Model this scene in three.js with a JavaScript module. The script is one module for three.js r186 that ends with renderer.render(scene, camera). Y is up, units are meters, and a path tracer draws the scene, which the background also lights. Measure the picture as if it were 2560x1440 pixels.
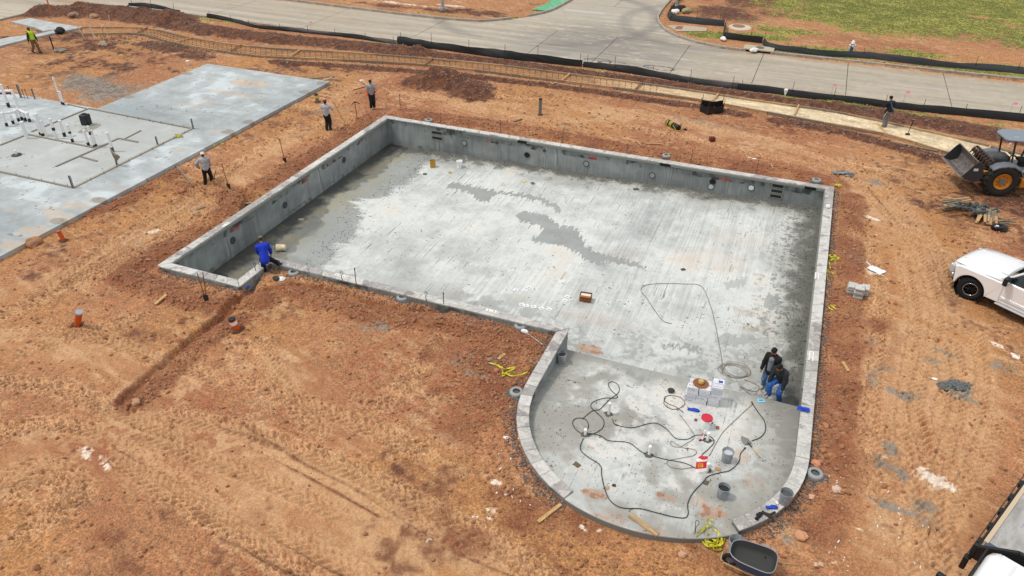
import * as THREE from 'three';
import { RoundedBoxGeometry } from 'three/addons/geometries/RoundedBoxGeometry.js';
import { mergeGeometries, mergeVertices } from 'three/addons/utils/BufferGeometryUtils.js';

// ---------- camera, sky, sun, exposure ----------
const scene = new THREE.Scene();
const camera = new THREE.PerspectiveCamera(41.93, 16 / 9, 0.1, 2000);
camera.position.set(0, 15.85, 0);
camera.rotation.order = 'YXZ';
camera.rotation.set(-0.58340, 0.37378, 0.00945);
camera.updateMatrixWorld();

const renderer = new THREE.WebGLRenderer({ antialias: true });
renderer.toneMapping = THREE.LinearToneMapping;
renderer.toneMappingExposure = 1.26;
renderer.shadowMap.enabled = true;

{ // overcast sky: one bright layer of cloud, brighter overhead than at the horizon
  const w = 256, h = 128, d = new Float32Array(w * h * 4);
  for (let j = 0; j < h; j++) for (let i = 0; i < w; i++) {
    const el = (j + 0.5) / h * Math.PI - Math.PI / 2, s = Math.max(0, Math.sin(el));
    const b = el < 0 ? 0.25 : 0.32 + 0.46 * s, k = (j * w + i) * 4;
    d[k] = b * 0.97; d[k + 1] = b * 1.0; d[k + 2] = b * 1.04; d[k + 3] = 1;
  }
  const t = new THREE.DataTexture(d, w, h, THREE.RGBAFormat, THREE.FloatType);
  t.mapping = THREE.EquirectangularReflectionMapping; t.magFilter = THREE.LinearFilter; t.needsUpdate = true;
  scene.background = t; scene.environment = t;
}
const sun = new THREE.DirectionalLight(0xfff4e6, 1.5);
sun.position.set(-40, 60, -14); sun.target.position.set(-10, 0, -28);
sun.castShadow = true; sun.shadow.radius = 20; sun.shadow.mapSize.set(2048, 2048);
Object.assign(sun.shadow.camera, { left: -60, right: 60, top: 60, bottom: -60, near: 1, far: 200 });
scene.add(sun, sun.target);

// ---------- helpers ----------
let seed = 12345;
const rnd = () => { seed = (seed * 1664525 + 1013904223) >>> 0; return seed / 4294967296; };
const rr = (a, b) => a + (b - a) * rnd();
const clamp = (v, a = 0, b = 1) => v < a ? a : v > b ? b : v;
const sst = (a, b, v) => { const t = clamp((v - a) / (b - a)); return t * t * (3 - 2 * t); };
const lerp = (a, b, t) => a + (b - a) * t;
const PERM = new Uint8Array(1024), NV = new Float32Array(1024);
for (let i = 0; i < 1024; i++) { PERM[i] = rnd() * 256; NV[i] = rnd(); }
const hsh = (x, y) => NV[(PERM[(x & 1023)] + (y & 1023) * 7 + PERM[(y & 1023)] * 3) & 1023];
function vn(x, y) {
  const xi = Math.floor(x), yi = Math.floor(y); let u = x - xi, v = y - yi;
  u = u * u * (3 - 2 * u); v = v * v * (3 - 2 * v);
  const a = hsh(xi, yi), b = hsh(xi + 1, yi), c = hsh(xi, yi + 1), d = hsh(xi + 1, yi + 1);
  return a + (b - a) * u + (c - a + (a - b - c + d) * u) * v;
}
const fbm = (x, y, o = 4) => { let s = 0, a = .5, t = 0; for (let i = 0; i < o; i++) { s += a * vn(x, y); t += a; a *= .55; const q = x * 1.6 - y * 1.2 + 13.7; y = x * 1.2 + y * 1.6 + 7.1; x = q; } return s / t; };
const C = h => new THREE.Color(h);
function M(color, roughness = .85, o = {}) { return new THREE.MeshStandardMaterial({ color, roughness, ...o }); }
function MP(color, roughness, o = {}) { return new THREE.MeshPhysicalMaterial({ color, roughness, ...o }); }
const used = {};
function uname(n) { const k = used[n] = (used[n] || 0) + 1; return k === 1 ? n : n + '_' + String(k - 1).padStart(3, '0'); }
const shadowed = o => { o.castShadow = true; o.receiveShadow = true; return o; };
function tag(o, label, category, group, kind) { o.userData.label = label; if (category) o.userData.category = category; if (group) o.userData.group = group; if (kind) o.userData.kind = kind; return o; }
function thing(name, label, category, x = 0, y = 0, z = 0, turn = 0, group) {
  const o = new THREE.Group(); o.name = uname(name); o.position.set(x, y, z); o.rotation.y = turn; scene.add(o);
  return tag(o, label, category, group);
}
function part(parent, name, geo, m, label) { const o = shadowed(new THREE.Mesh(Array.isArray(geo) ? join(geo) : geo, m)); o.name = name; parent.add(o); if (label) o.userData.label = label; return o; }
function solo(name, geo, m, label, category, group, kind) { const o = shadowed(new THREE.Mesh(Array.isArray(geo) ? join(geo) : geo, m)); o.name = uname(name); scene.add(o); return tag(o, label, category, group, kind); }
function struct(name, geo, m, label) { const o = shadowed(new THREE.Mesh(geo, m)); o.name = uname(name); o.userData.kind = 'structure'; if (label) o.userData.label = label; scene.add(o); return o; }
function join(gs) {
  const keepC = gs.every(g => g.attributes.color);
  return mergeGeometries(gs.map(g => { g = g.index ? g.toNonIndexed() : g; for (const k of Object.keys(g.attributes)) if (!['position', 'normal', 'uv'].includes(k) && !(k === 'color' && keepC)) g.deleteAttribute(k); if (!g.attributes.uv) g.setAttribute('uv', new THREE.BufferAttribute(new Float32Array(g.attributes.position.count * 2), 2)); return g; }));
}
const V = (x, y, z) => new THREE.Vector3(x, y, z);
const mv = (g, x = 0, y = 0, z = 0) => g.translate(x, y, z);
function box(w, h, d, x = 0, y = 0, z = 0, r) { // y = bottom
  const g = r ? new RoundedBoxGeometry(w, h, d, 2, r) : new THREE.BoxGeometry(w, h, d); return g.translate(x, y + h / 2, z); }
function cyl(r1, r2, h, x = 0, y = 0, z = 0, seg = 16, open = false) { return new THREE.CylinderGeometry(r1, r2, h, seg, 1, open).translate(x, y + h / 2, z); } // r1 top
function rod(a, b, r, seg = 8, r2) { // straight bar from a to b
  const A = V(...a), B = V(...b), d = B.clone().sub(A), L = d.length();
  const g = new THREE.CylinderGeometry(r2 ?? r, r, L, seg).translate(0, L / 2, 0);
  g.applyQuaternion(new THREE.Quaternion().setFromUnitVectors(V(0, 1, 0), d.normalize())); return g.translate(...a);
}
function plank(a, b, w, h) { // board lying from a to b (centre line on its underside)
  const dx = b[0] - a[0], dz = b[2] - a[2], dy = b[1] - a[1], L = Math.hypot(dx, dy, dz);
  const g = new THREE.BoxGeometry(L, h, w).translate(L / 2, h / 2, 0);
  g.rotateZ(Math.asin(dy / L)); g.rotateY(-Math.atan2(dz, dx)); return g.translate(...a);
}
function tube(pts, r, seg = 6, n, closed = false, tens = .5) { const c = new THREE.CatmullRomCurve3(pts.map(p => V(...p)), closed, 'catmullrom', tens); return new THREE.TubeGeometry(c, n || pts.length * 6, r, seg, closed); }
function lathe(pr, seg = 24) { return new THREE.LatheGeometry(pr.map(p => new THREE.Vector2(p[0], p[1])), seg); }
function extr(shape, depth, bevel = 0, o = {}) { // outline [[x,y]..] extruded along +z, centred in z
  const s = new THREE.Shape(shape.map(p => new THREE.Vector2(p[0], p[1])));
  return new THREE.ExtrudeGeometry(s, { depth: depth - 2 * bevel, bevelEnabled: bevel > 0, bevelSize: bevel, bevelThickness: bevel, bevelSegments: 2, bevelOffset: -bevel, curveSegments: 6, ...o }).translate(0, 0, -depth / 2 + bevel);
}
function rock(r, sx = 1, sy = .7, sz = 1, rough = .25, det = 1) {
  let g = new THREE.IcosahedronGeometry(r, det); g.deleteAttribute('uv'); g.deleteAttribute('normal'); g = mergeVertices(g, 1e-4);
  const p = g.attributes.position, k = rnd() * 50; for (let i = 0; i < p.count; i++) { const f = 1 + rough * (2 * vn(p.getX(i) / r * 1.7 + k, p.getY(i) / r * 1.7 + p.getZ(i) / r * 2.3 + k) - 1); p.setXYZ(i, p.getX(i) * f * sx, p.getY(i) * f * sy, p.getZ(i) * f * sz); }
  g = g.toNonIndexed(); g.computeVertexNormals(); return g;
}
function tex(w, h, fn, srgb = true, rep) { // fn(i,j,out) fills 0..255
  const d = new Uint8Array(w * h * 4), o = [0, 0, 0, 255];
  for (let j = 0; j < h; j++) for (let i = 0; i < w; i++) { o[3] = 255; fn(i, j, o); const k = (j * w + i) * 4; d[k] = clamp(o[0], 0, 255); d[k + 1] = clamp(o[1], 0, 255); d[k + 2] = clamp(o[2], 0, 255); d[k + 3] = o[3]; }
  const t = new THREE.DataTexture(d, w, h, THREE.RGBAFormat); t.magFilter = THREE.LinearFilter; t.minFilter = THREE.LinearMipmapLinearFilter; t.generateMipmaps = true;
  if (srgb) t.colorSpace = THREE.SRGBColorSpace; if (rep) { t.wrapS = t.wrapT = THREE.RepeatWrapping; } t.needsUpdate = true; return t;
}
function canvasTex(w, h, draw) { const c = document.createElement('canvas'); c.width = w; c.height = h; draw(c.getContext('2d'), w, h); const t = new THREE.CanvasTexture(c); t.colorSpace = THREE.SRGBColorSpace; return t; }
function sheet(w, d, nx, nz, fn) { // flat grid bent by fn(x,z)->y
  const g = new THREE.PlaneGeometry(w, d, nx, nz).rotateX(-Math.PI / 2), p = g.attributes.position; for (let i = 0; i < p.count; i++) p.setY(i, fn(p.getX(i), p.getZ(i))); g.computeVertexNormals(); return g; }
function cumul(pts) { const s = [0]; for (let i = 1; i < pts.length; i++) s.push(s[i - 1] + Math.hypot(pts[i][0] - pts[i - 1][0], pts[i][1] - pts[i - 1][1])); return s; }
function along(pts, s, cs = cumul(pts)) { let i = 1; while (i < pts.length - 1 && cs[i] < s) i++; const t = clamp((s - cs[i - 1]) / (cs[i] - cs[i - 1] || 1)), a = pts[i - 1], b = pts[i], L = cs[i] - cs[i - 1] || 1; return [lerp(a[0], b[0], t), lerp(a[1], b[1], t), (b[0] - a[0]) / L, (b[1] - a[1]) / L]; }
function smooth(pts, step = .5) { const c = new THREE.CatmullRomCurve3(pts.map(p => V(p[0], 0, p[1])), false, 'centripetal'); const n = Math.max(2, Math.ceil(c.getLength() / step)); return c.getSpacedPoints(n).map(p => [p.x, p.z]); }
function inPoly(x, z, P) { let r = false; for (let i = 0, j = P.length - 1; i < P.length; j = i++) { const a = P[i], b = P[j]; if ((a[1] > z) !== (b[1] > z) && x < (b[0] - a[0]) * (z - a[1]) / (b[1] - a[1]) + a[0]) r = !r; } return r; }

// ---------- ground: four sheets of site soil sharing one height field ----------
const POOL_C = [-1.96, -17.35], R_OUT = 4.34, R_IN = 3.96;
const arcPts = (r, a0, a1, n) => Array.from({ length: n + 1 }, (_, i) => { const a = lerp(a0, a1, i / n); return [POOL_C[0] + r * Math.cos(a), POOL_C[1] + r * Math.sin(a)]; });
const POOL_G = [[-22.45, -36.58], [2.38, -36.58], ...arcPts(R_OUT, 0, Math.PI, 40), [-6.3, -20.37], [-18.43, -20.37], [-18.43, -18.47], [-22.45, -18.47]];
const POOL_HOLE = [[-22.3, -36.43], [2.23, -36.43], ...arcPts(R_OUT - .15, 0, Math.PI, 40), [-6.15, -20.52], [-18.58, -20.52], [-18.58, -18.62], [-22.3, -18.62]];
const SLAB = [[-28.78, -40.5], [-38.65, -40.5], [-38.65, -30.92], [-66, -30.92], [-66, -5], [-28.78, -5]];
const ROADP = [[-150, -59.3], [-26.5, -59.4], ...smooth([[-26.5, -59.4], [-24.3, -61.2], [-22.5, -64], [-21.8, -69]], .6), [-21.7, -100], [-13.1, -100], [-13.1, -69], ...smooth([[-13.1, -69], [-12.7, -65.8], [-11, -62.2], [-8.5, -60.2], [-6, -59.35]], .6), [150, -59.9], [150, -51.2], [-55, -51.2], ...smooth([[-55, -51.3], [-58.5, -51.2], [-60.6, -50.4], [-62.2, -48.2], [-62.6, -45]], .6), [-62.6, 20], [-74, 20], [-74, -51], [-150, -51]];
const WALK_FAR = [[-54.44,-44.47],[-51.56,-45.72],[-49.56,-46.33],[-44.31,-45.44],[-38.41,-45.4],[-30.81,-47],[-25.03,-47.9],[-19.17,-48.48],[-14.92,-48.47],[-9.95,-48.5],[-4.96,-48.24],[-1.85,-47.96],[1.9,-47.89],[4.91,-47.17],[8.37,-46.18],[11.7,-44.88],[14.92,-43.62]], WALK_NEAR = [[-52.93,-43.07],[-49.13,-44.84],[-44.71,-43.95],[-39.77,-43.59],[-37.01,-43.59],[-33.27,-44.56],[-24.87,-46.53],[-18.52,-46.84],[-12.59,-46.94],[-6.05,-46.81],[-1.67,-46.16],[1.99,-45.59],[4.93,-45.18],[7.46,-43.85],[11.31,-42.11],[13.55,-40.97]];
const WALKP = [...WALK_FAR, ...[...WALK_NEAR].reverse()];
class Zone {
  constructor(x0, x1, z0, z1, gs, tw) { Object.assign(this, { x0, x1, z0, z1, tw, th: Math.round(tw * (z1 - z0) / (x1 - x0)) }); this.nx = Math.round((x1 - x0) / gs); this.nz = Math.round((z1 - z0) / gs); this.sx = (x1 - x0) / this.nx; this.sz = (z1 - z0) / this.nz; this.L = {}; }
  lay(k) { return this.L[k] || (this.L[k] = new Float32Array((this.nx + 1) * (this.nz + 1))); }
  loc(x, z) { const u = clamp((x - this.x0) / this.sx, 0, this.nx - .001), v = clamp((z - this.z0) / this.sz, 0, this.nz - .001), i = u | 0, j = v | 0; this.f = u - i; this.g = v - j; this.w = this.nx + 1; this.o = j * this.w + i; }
  smp(a) { if (!a) return 0; const o = this.o, w = this.w, f = this.f, g = this.g, p = a[o], q = a[o + 1], r = a[o + w], s = a[o + w + 1]; if (p === 0 && q === 0 && r === 0 && s === 0) return 0; return (p * (1 - f) + q * f) * (1 - g) + (r * (1 - f) + s * f) * g; }
  get(k, x, z) { const a = this.L[k]; if (!a) return 0; const u = clamp((x - this.x0) / this.sx, 0, this.nx - .001), v = clamp((z - this.z0) / this.sz, 0, this.nz - .001), i = u | 0, j = v | 0, f = u - i, g = v - j, w = this.nx + 1, o = j * w + i; return (a[o] * (1 - f) + a[o + 1] * f) * (1 - g) + (a[o + w] * (1 - f) + a[o + w + 1] * f) * g; }
}
const ZONES = [new Zone(-30, -2, -28, -4, .047, 2048), new Zone(-2, 20, -40, -8, .055, 1408), new Zone(-75, -2, -95, -28, .15, 1536), new Zone(-2, 35, -95, -40, .2, 768)];
const zoneAt = (x, z) => { for (const q of ZONES) if (x >= q.x0 && x <= q.x1 && z >= q.z0 && z <= q.z1) return q; return null; };
function stroke(layer, pts, w, fn, mode = 'max') { // fn(t -1..1 across, s metres along) -> value
  const cs = cumul(pts), F = typeof fn === 'number' ? (t) => fn * (1 - sst(.35, 1, Math.abs(t))) : fn;
  for (const q of ZONES) {
    let bx0 = 1e9, bx1 = -1e9, bz0 = 1e9, bz1 = -1e9; for (const p of pts) { bx0 = Math.min(bx0, p[0]); bx1 = Math.max(bx1, p[0]); bz0 = Math.min(bz0, p[1]); bz1 = Math.max(bz1, p[1]); }
    const i0 = Math.max(0, Math.floor((bx0 - w - q.x0) / q.sx)), i1 = Math.min(q.nx, Math.ceil((bx1 + w - q.x0) / q.sx)), j0 = Math.max(0, Math.floor((bz0 - w - q.z0) / q.sz)), j1 = Math.min(q.nz, Math.ceil((bz1 + w - q.z0) / q.sz));
    if (i1 < i0 || j1 < j0) continue;
    const W = i1 - i0 + 1, D = new Float32Array(W * (j1 - j0 + 1)).fill(1e9), S = new Float32Array(D.length), T = new Float32Array(D.length);
    for (let k = 1; k < pts.length; k++) {
      const a = pts[k - 1], b = pts[k], dx = b[0] - a[0], dz = b[1] - a[1], LL = dx * dx + dz * dz || 1e-9, Ln = Math.sqrt(LL);
      const I0 = Math.max(i0, Math.floor((Math.min(a[0], b[0]) - w - q.x0) / q.sx)), I1 = Math.min(i1, Math.ceil((Math.max(a[0], b[0]) + w - q.x0) / q.sx)), J0 = Math.max(j0, Math.floor((Math.min(a[1], b[1]) - w - q.z0) / q.sz)), J1 = Math.min(j1, Math.ceil((Math.max(a[1], b[1]) + w - q.z0) / q.sz));
      for (let j = J0; j <= J1; j++) for (let i = I0; i <= I1; i++) {
        const px = q.x0 + i * q.sx - a[0], pz = q.z0 + j * q.sz - a[1], t = clamp((px * dx + pz * dz) / LL), ex = px - t * dx, ez = pz - t * dz, d = ex * ex + ez * ez, o = (j - j0) * W + i - i0;
        if (d < D[o]) { D[o] = d; S[o] = cs[k - 1] + t * Ln; T[o] = Math.sign(px * dz - pz * dx) * Math.sqrt(d) / w; }
      }
    }
    const A = q.lay(layer);
    for (let j = j0; j <= j1; j++) for (let i = i0; i <= i1; i++) { const o = (j - j0) * W + i - i0; if (Math.abs(T[o]) > 1 || D[o] > 1e8) continue; const v = F(T[o], S[o]), k = j * (q.nx + 1) + i; A[k] = mode === 'add' ? A[k] + v : Math.max(A[k], v); }
  }
}
function blob(layer, x, z, rx, rz, val, rot = 0, mode = 'max', pw = 1) {
  const c = Math.cos(rot), s = Math.sin(rot), R = Math.max(rx, rz) * 1.3;
  for (const q of ZONES) {
    const i0 = Math.max(0, Math.floor((x - R - q.x0) / q.sx)), i1 = Math.min(q.nx, Math.ceil((x + R - q.x0) / q.sx)), j0 = Math.max(0, Math.floor((z - R - q.z0) / q.sz)), j1 = Math.min(q.nz, Math.ceil((z + R - q.z0) / q.sz)); if (i1 < i0 || j1 < j0) continue;
    const A = q.lay(layer);
    for (let j = j0; j <= j1; j++) for (let i = i0; i <= i1; i++) {
      const dx = q.x0 + i * q.sx - x, dz = q.z0 + j * q.sz - z, u = (dx * c + dz * s) / rx, v = (-dx * s + dz * c) / rz, wob = .35 * (vn(dx * 2 / Math.min(rx, 2) + x, dz * 2 / Math.min(rz, 2) + z) - .5), d = Math.sqrt(u * u + v * v) + wob; if (d > 1.2) continue;
      const f = Math.pow(1 - sst(.1, 1.1, d), pw) * val, k = j * (q.nx + 1) + i; A[k] = mode === 'add' ? A[k] + f : Math.max(A[k], f);
    }
  }
}
const clodSpots = []; // [x,z,spread,size,count]
function berm(pts, w, hgt, layer = 'red', clods = 6) { const P = smooth(pts, .4); stroke('h', P, w, (t, s) => hgt * (1 - t * t) * (1 - t * t) * (.6 + .8 * vn(s * 1.3, w * 9)), 'add'); stroke('rough', P, w * 1.35, 1); stroke(layer, P, w * 1.5, layer === 'dark' ? 1.15 : .95); const L = cumul(P).pop(); for (let i = 0; i < L * clods; i++) { const p = along(P, rnd() * L); clodSpots.push([p[0] + rr(-1, 1) * w * .9, p[1] + rr(-1, 1) * w * .9, rr(.4, 1)]); } }
function trench(pts, w, dep) { const P = smooth(pts, .25); stroke('h', P, w, (t, s) => -dep * (1 - sst(.25, 1, Math.abs(t) + .35 * (vn(s * 5, t > 0 ? 3 : 8) - .5))) * (.7 + .6 * vn(s * 2, 3)), 'add'); stroke('red', P, w * 1.3, .9); }
function track(pts, w = .27, amp = 1, smoothT = false) { // tyre print: shallow rut with angled lugs, dusty along its length, colour paler again on the raised lugs, moist crumbs turned up along one edge
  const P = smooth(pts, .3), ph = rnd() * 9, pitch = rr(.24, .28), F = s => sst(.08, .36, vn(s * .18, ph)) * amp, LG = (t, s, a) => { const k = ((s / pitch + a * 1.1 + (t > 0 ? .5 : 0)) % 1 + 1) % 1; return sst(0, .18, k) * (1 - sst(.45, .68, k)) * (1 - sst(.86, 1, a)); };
  stroke('h', P, w * 1.6, (t, s) => { const a = Math.abs(t) * 1.6, f = F(s); if (a > 1) return .04 * (1 - sst(1, 1.6, a)) * f * (.4 + vn(s * 3, ph)); if (smoothT) return f * (-.04 + .012 * Math.sin(a * 16)); return f * (-.055 + .09 * LG(t, s, a) * (.85 + .3 * vn(s * 2.3, a * 3 + ph))); }, 'add');
  stroke('comp', P, w * 2.2, (t, s) => F(s) * (1 - sst(.4, 1, Math.abs(t))));
  if (smoothT) { const cs = cumul(P), E = P.map((p, i) => { const q = along(P, Math.max(.001, cs[i] - 1e-3), cs); return [p[0] - q[3] * w, p[1] + q[2] * w]; }); stroke('edge', E, .12, (t, s) => sst(.25, .6, vn(s * .22, ph + 3)) * (.55 + .6 * vn(s * 2.5, 4)) * (1 - Math.abs(t))); }
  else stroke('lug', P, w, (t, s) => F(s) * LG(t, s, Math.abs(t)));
}
// soil heaps and trenches
berm([[-23.3, -36.9], [-23.2, -31], [-23.4, -26], [-23.2, -21.5], [-23.5, -18.2]], .75, .16, 'red', 26);
berm([[-22, -37.7], [-15, -37.9], [-8, -37.6], [-1, -37.8], [2.4, -37.5]], .9, .16, 'red', 22);
berm([[-23.4, -17.6], [-21.5, -17.4], [-20.1, -17.3], [-18.4, -17.6], [-17.3, -18.2]], .7, .2, 'red', 40);
berm([[-17.42,-12],[-17.38,-13.7],[-17.47,-15.53],[-17.21,-16.93]], .5, .1, 'red', 30);
berm([[-16.87,-19.34],[-14.84,-19],[-12.66,-19.07],[-10.41,-19.46],[-8.44,-19.62]], .6, .14, 'red', 36);
berm([[-27.25,-24.52],[-25.72,-24.69],[-24.53,-24.95],[-23.03,-24.24]], .8, .22, 'red', 40);
trench([[-17.85,-12.03],[-17.99,-13.45],[-18.03,-15.18],[-18,-17.01],[-18.08,-18.25],[-18.55,-19.58]], .3, .26);
trench([[-18.05,-17.97],[-17.41,-19.06],[-16.39,-19.7],[-14.87,-19.87],[-13.39,-19.74],[-12.07,-19.81],[-10.7,-20.37]], .28, .22);
trench([[-26.41,-25.35],[-25.19,-25.76],[-23.94,-25.53],[-22.99,-24.91],[-22.34,-23.88],[-21.91,-22.83]], .34, .3);
berm([[3.3, -36], [3.2, -28], [3.1, -20], [2.9, -15]], .7, .03, 'red', 16);
berm([[-7.3, -19.4], [-8.3, -19.2], [-7.2, -17.5]], 1.0, .05, 'red', 40);
blob('red', -8.5, -18.2, 3.2, 2.2, .9); blob('red', -7, -15.5, 2, 3, .8); blob('rough', -7.4, -18, 1.6, 2.4, .8);
blob('red', -3.5, -12.6, 4.5, 1.1, .85); blob('red', 1, -13, 2.6, 1.2, .7);
for (let i = 0; i < 420; i++) clodSpots.push([-7.6 + rr(-1.3, 1.2), -18.4 + rr(-1.6, 2.6), rr(.3, .8)]);
for (let i = 0; i < 300; i++) { const a = rr(.9, 3.1); clodSpots.push([POOL_C[0] + Math.cos(a) * rr(4.5, 6.2), POOL_C[1] + Math.sin(a) * rr(4.5, 6.2), rr(.3, .8)]); }
// dark topsoil ridge between the pavement forms and the road
berm([[-62, -47.3], [-58, -49], [-54, -49.3], [-50, -49.4]], 2.1, .55, 'dark', 20);
berm([[-50, -48.7], [-44, -48], [-38, -48.2], [-32, -48.9], [-27, -49.2]], 1.3, .3, 'dark', 14);
berm([[-27, -49.3], [-19, -49.4], [-12, -49.4], [-5, -49.2], [2, -49]], .7, .16, 'dark', 10);
berm([[2, -49], [6, -48.7], [10, -48], [16, -47.2]], 1.3, .2, 'dark', 14);
berm([[-23.4, -43.2], [-20.6, -43.6], [-19.6, -42.6]], 1.5, .5, 'dark', 40); blob('h', -22.19,-43.9, 1.9, 1.3, .5, .2, 'add'); blob('dark', -21.59,-43.27, 3, 1.7, 1);
berm([[-35, -43.2], [-28, -44.6], [-20, -45.7], [-10, -45.9], [-3, -45.4]], .5, .12, 'dark', 14);
berm([[-1, -45.2], [3, -44.6], [6, -43.4], [9, -42.2]], .6, .14, 'dark', 16);
berm([[-29.7, -17], [-29.6, -20], [-28.3, -22], [-28.2, -26]], .5, .1, 'red', 22);
for (const [x, z, a, b, v] of [[-50, -41.5, 9, 2.2, .75], [-45, -43, 6, 1.5, 1], [-46, -38, 7, 2, .7], [-54, -43, 5, 1.5, .8], [-57, -36, 4, 3, .6], [-41, -42, 3, 1.2, .8], [-30, -43.5, 4, .9, .6], [-16, -44, 5, 1, .45], [0, -44, 5, 1, .55], [-42, -39, 4, 1.3, .5], [-58, -40, 3, 3, .5], [10.5, -38.5, 4, 2.6, .9], [8.5, -36.3, 3, 1, .75], [12, -34.5, 3, 2, .8], [12, -43.5, 4, 2, .8], [-28, -62, 5, 1.6, .9], [-36, -61, 6, .9, .7], [-30, -61.3, 7, .8, .8], [-8, -70.5, 4.5, 4, 1.1], [-6, -77, 6, 6, 1], [-4, -72, 4, 3, .7]]) blob('dark', x, z, a, b, v);
for (let i = 0; i < 500; i++) clodSpots.push([rr(-58, -40), rr(-44.5, -42), rr(.4, 1.1)]);
for (let i = 0; i < 500; i++) clodSpots.push([rr(7, 14), rr(-46, -33), rr(.3, .8)]);
// patches of red-brown and of dust
for (const [px, z, a, b, v] of [[-14.6, -8.2, 3, 1.6, .9], [-12.7, -7.3, 2.5, 1.1, .9], [-16.3, -9.5, 2, 1.2, .7], [-11, -9.6, 1.6, .8, .6], [-6.2, -11.9, 2.4, 1.5, .5], [-20, -14.6, 3, 1.1, .5], [-12.5, -15.2, 2.6, 1.4, .5], [3.6, -24, 1.1, 5, .8], [3.4, -17, 1, 3, .8], [-25.5, -34, 1.4, 3.5, .4], [-5, -14.4, 2.2, 1.6, .55]]) blob('red', px, z, a, b, v, .4);
for (const [x, z, a, b, v, r] of [[6.65,-22.77, .5, .3, 1, .5], [6.9,-22.24, .45, .12, 1, .5], [4.1,-22.16, .25, .6, .85, 0], [5,-21.67, .5, .3, .95, .2], [4.54,-22.89, .4, .25, .9, .3], [4.37,-24.37, .7, .35, .55, .4], [5.03,-24.76, .4, .2, .6, .6], [6.01,-23.95, .3, .2, .6, 0], [6.42,-24.6, .4, .15, .8, .4], [8.18,-24.38, .45, .5, .8, 0], [4.64,-18.95, .25, .3, .9, 0], [4.36,-18.24, .35, .35, .95, 0], [4.78,-17.92, .4, .25, .95, .4], [4.51,-16.57, .5, .2, 1, .2], [5.45,-16.95, .35, .25, 1, .3], [5.46,-16.24, .4, .3, .85, .6], [2.03,-14.64, .2, .4, .55, 0], [3.99,-15.58, .25, .3, .5, 0], [-8.76,-17.79, .35, .6, .8, .3], [-8.19,-17.35, .5, .2, .85, 0], [-7.76,-18.2, .28, .45, .85, .4], [-12.95,-18.15, .5, .2, .7, 0], [-12.35,-18.53, .5, .25, .85, .3], [-9.46,-19.64, .25, .2, .7, 0], [-24.96,-21.76, .8, .6, .55, .4], [-24.42,-19.34, 1, .5, .5, .3], [-25.17,-23.78, .8, .5, .5, .3], [-41.51,-34.2, 3, 1.7, 1.2, .1], [-43.36,-34.61, 2.4, 1.1, 1.1, .1], [-40.94,-32.95, 2, 1, 1, .1], [-26.11,-36.18, 1.2, .8, .45, 0], [-25.48,-37.04, .5, .3, .7, 0], [-4.52,-43.18, 3, .7, .55, .15], [-6.5,-43.75, 2, .6, .4, .1], [4.13,-38.35, .8, .4, .75, .2], [2.81,-32.29, .5, .8, .3, 0], [3.5,-30.36, .8, .5, .5, .3], [3.65,-30.95, .5, .4, .45, .3]]) blob('grey', x, z, a * 1.7, b * 1.7, v, r);
for (const [x, z, a, b, v, r] of [[5.71,-18.06, .85, .6, 1, .5], [4.42,-18.43, .3, .25, .7, .3], [5.53,-24.48, .4, .8, .4, 0], [8.16,-25.8, .55, .25, .95, .5], [8.71,-25.3, .4, .3, .6, .5], [4.13,-34.25, .65, .3, .95, .5], [4.29,-32.71, .5, .15, .6, .2], [4.24,-29.38, .75, .5, 1, .6], [5.55,-34.22, .6, .2, .5, .3], [7.8,-23.67, .3, .3, .5, .3], [5.14,-15.5, .45, .25, .6, .5], [3.8,-15.5, .25, .2, .6, .3], [2.97,-13.97, .7, .2, .6, -.6], [-5.66,-13.35, .22, .26, .9, .8], [-6.1,-13.66, .12, .1, .8, 0], [-5.36,-12.35, .45, .35, .8, .9], [-5.73,-12.01, .18, .1, .9, -.5], [-5.99,-15.06, .25, .14, .8, 0], [-2.88,-12.72, .28, .2, .75, .5], [-2.5,-12.81, .22, .18, .75, 0], [-6.5,-10.85, .35, .25, .6, .4], [-6.03,-10.71, .2, .3, .4, .4], [-24.86,-20.82, .8, .25, .85, -.6], [-24.9,-22.19, .7, .3, .6, .6], [-24.83,-21.02, .5, .2, .7, 0], [-17.1,-9.93, .7, .4, .7, .5], [-16.14,-9.81, .8, .4, .6, .5], [-16.49,-8.49, 1, .5, .45, .3], [-16.5,-8.11, .8, .4, .35, .3], [-16.07,-6.9, 1, .4, .4, .2], [-23.05,-17.73, .9, .5, .4, .4], [-23.22,-18.97, .9, .4, .4, .4], [-1.76,-39.06, 1.6, .4, .6, .3], [-21.74,-60.32, 2, 1, .4, 0], [-35.58,-62.26, 8, .6, .8, .02], [-30.88,-63.33, 3, .5, .9, .02], [-21.15,-39.02, 1.5, .5, .3, 0], [2.44,-38.66, .5, .3, .7, 0], [-28.88,-36.89, .8, .5, .3, 0], [6.81,-16.58, .5, .4, .3, 0]]) blob('pale', x, z, a, b, v, r);
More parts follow.
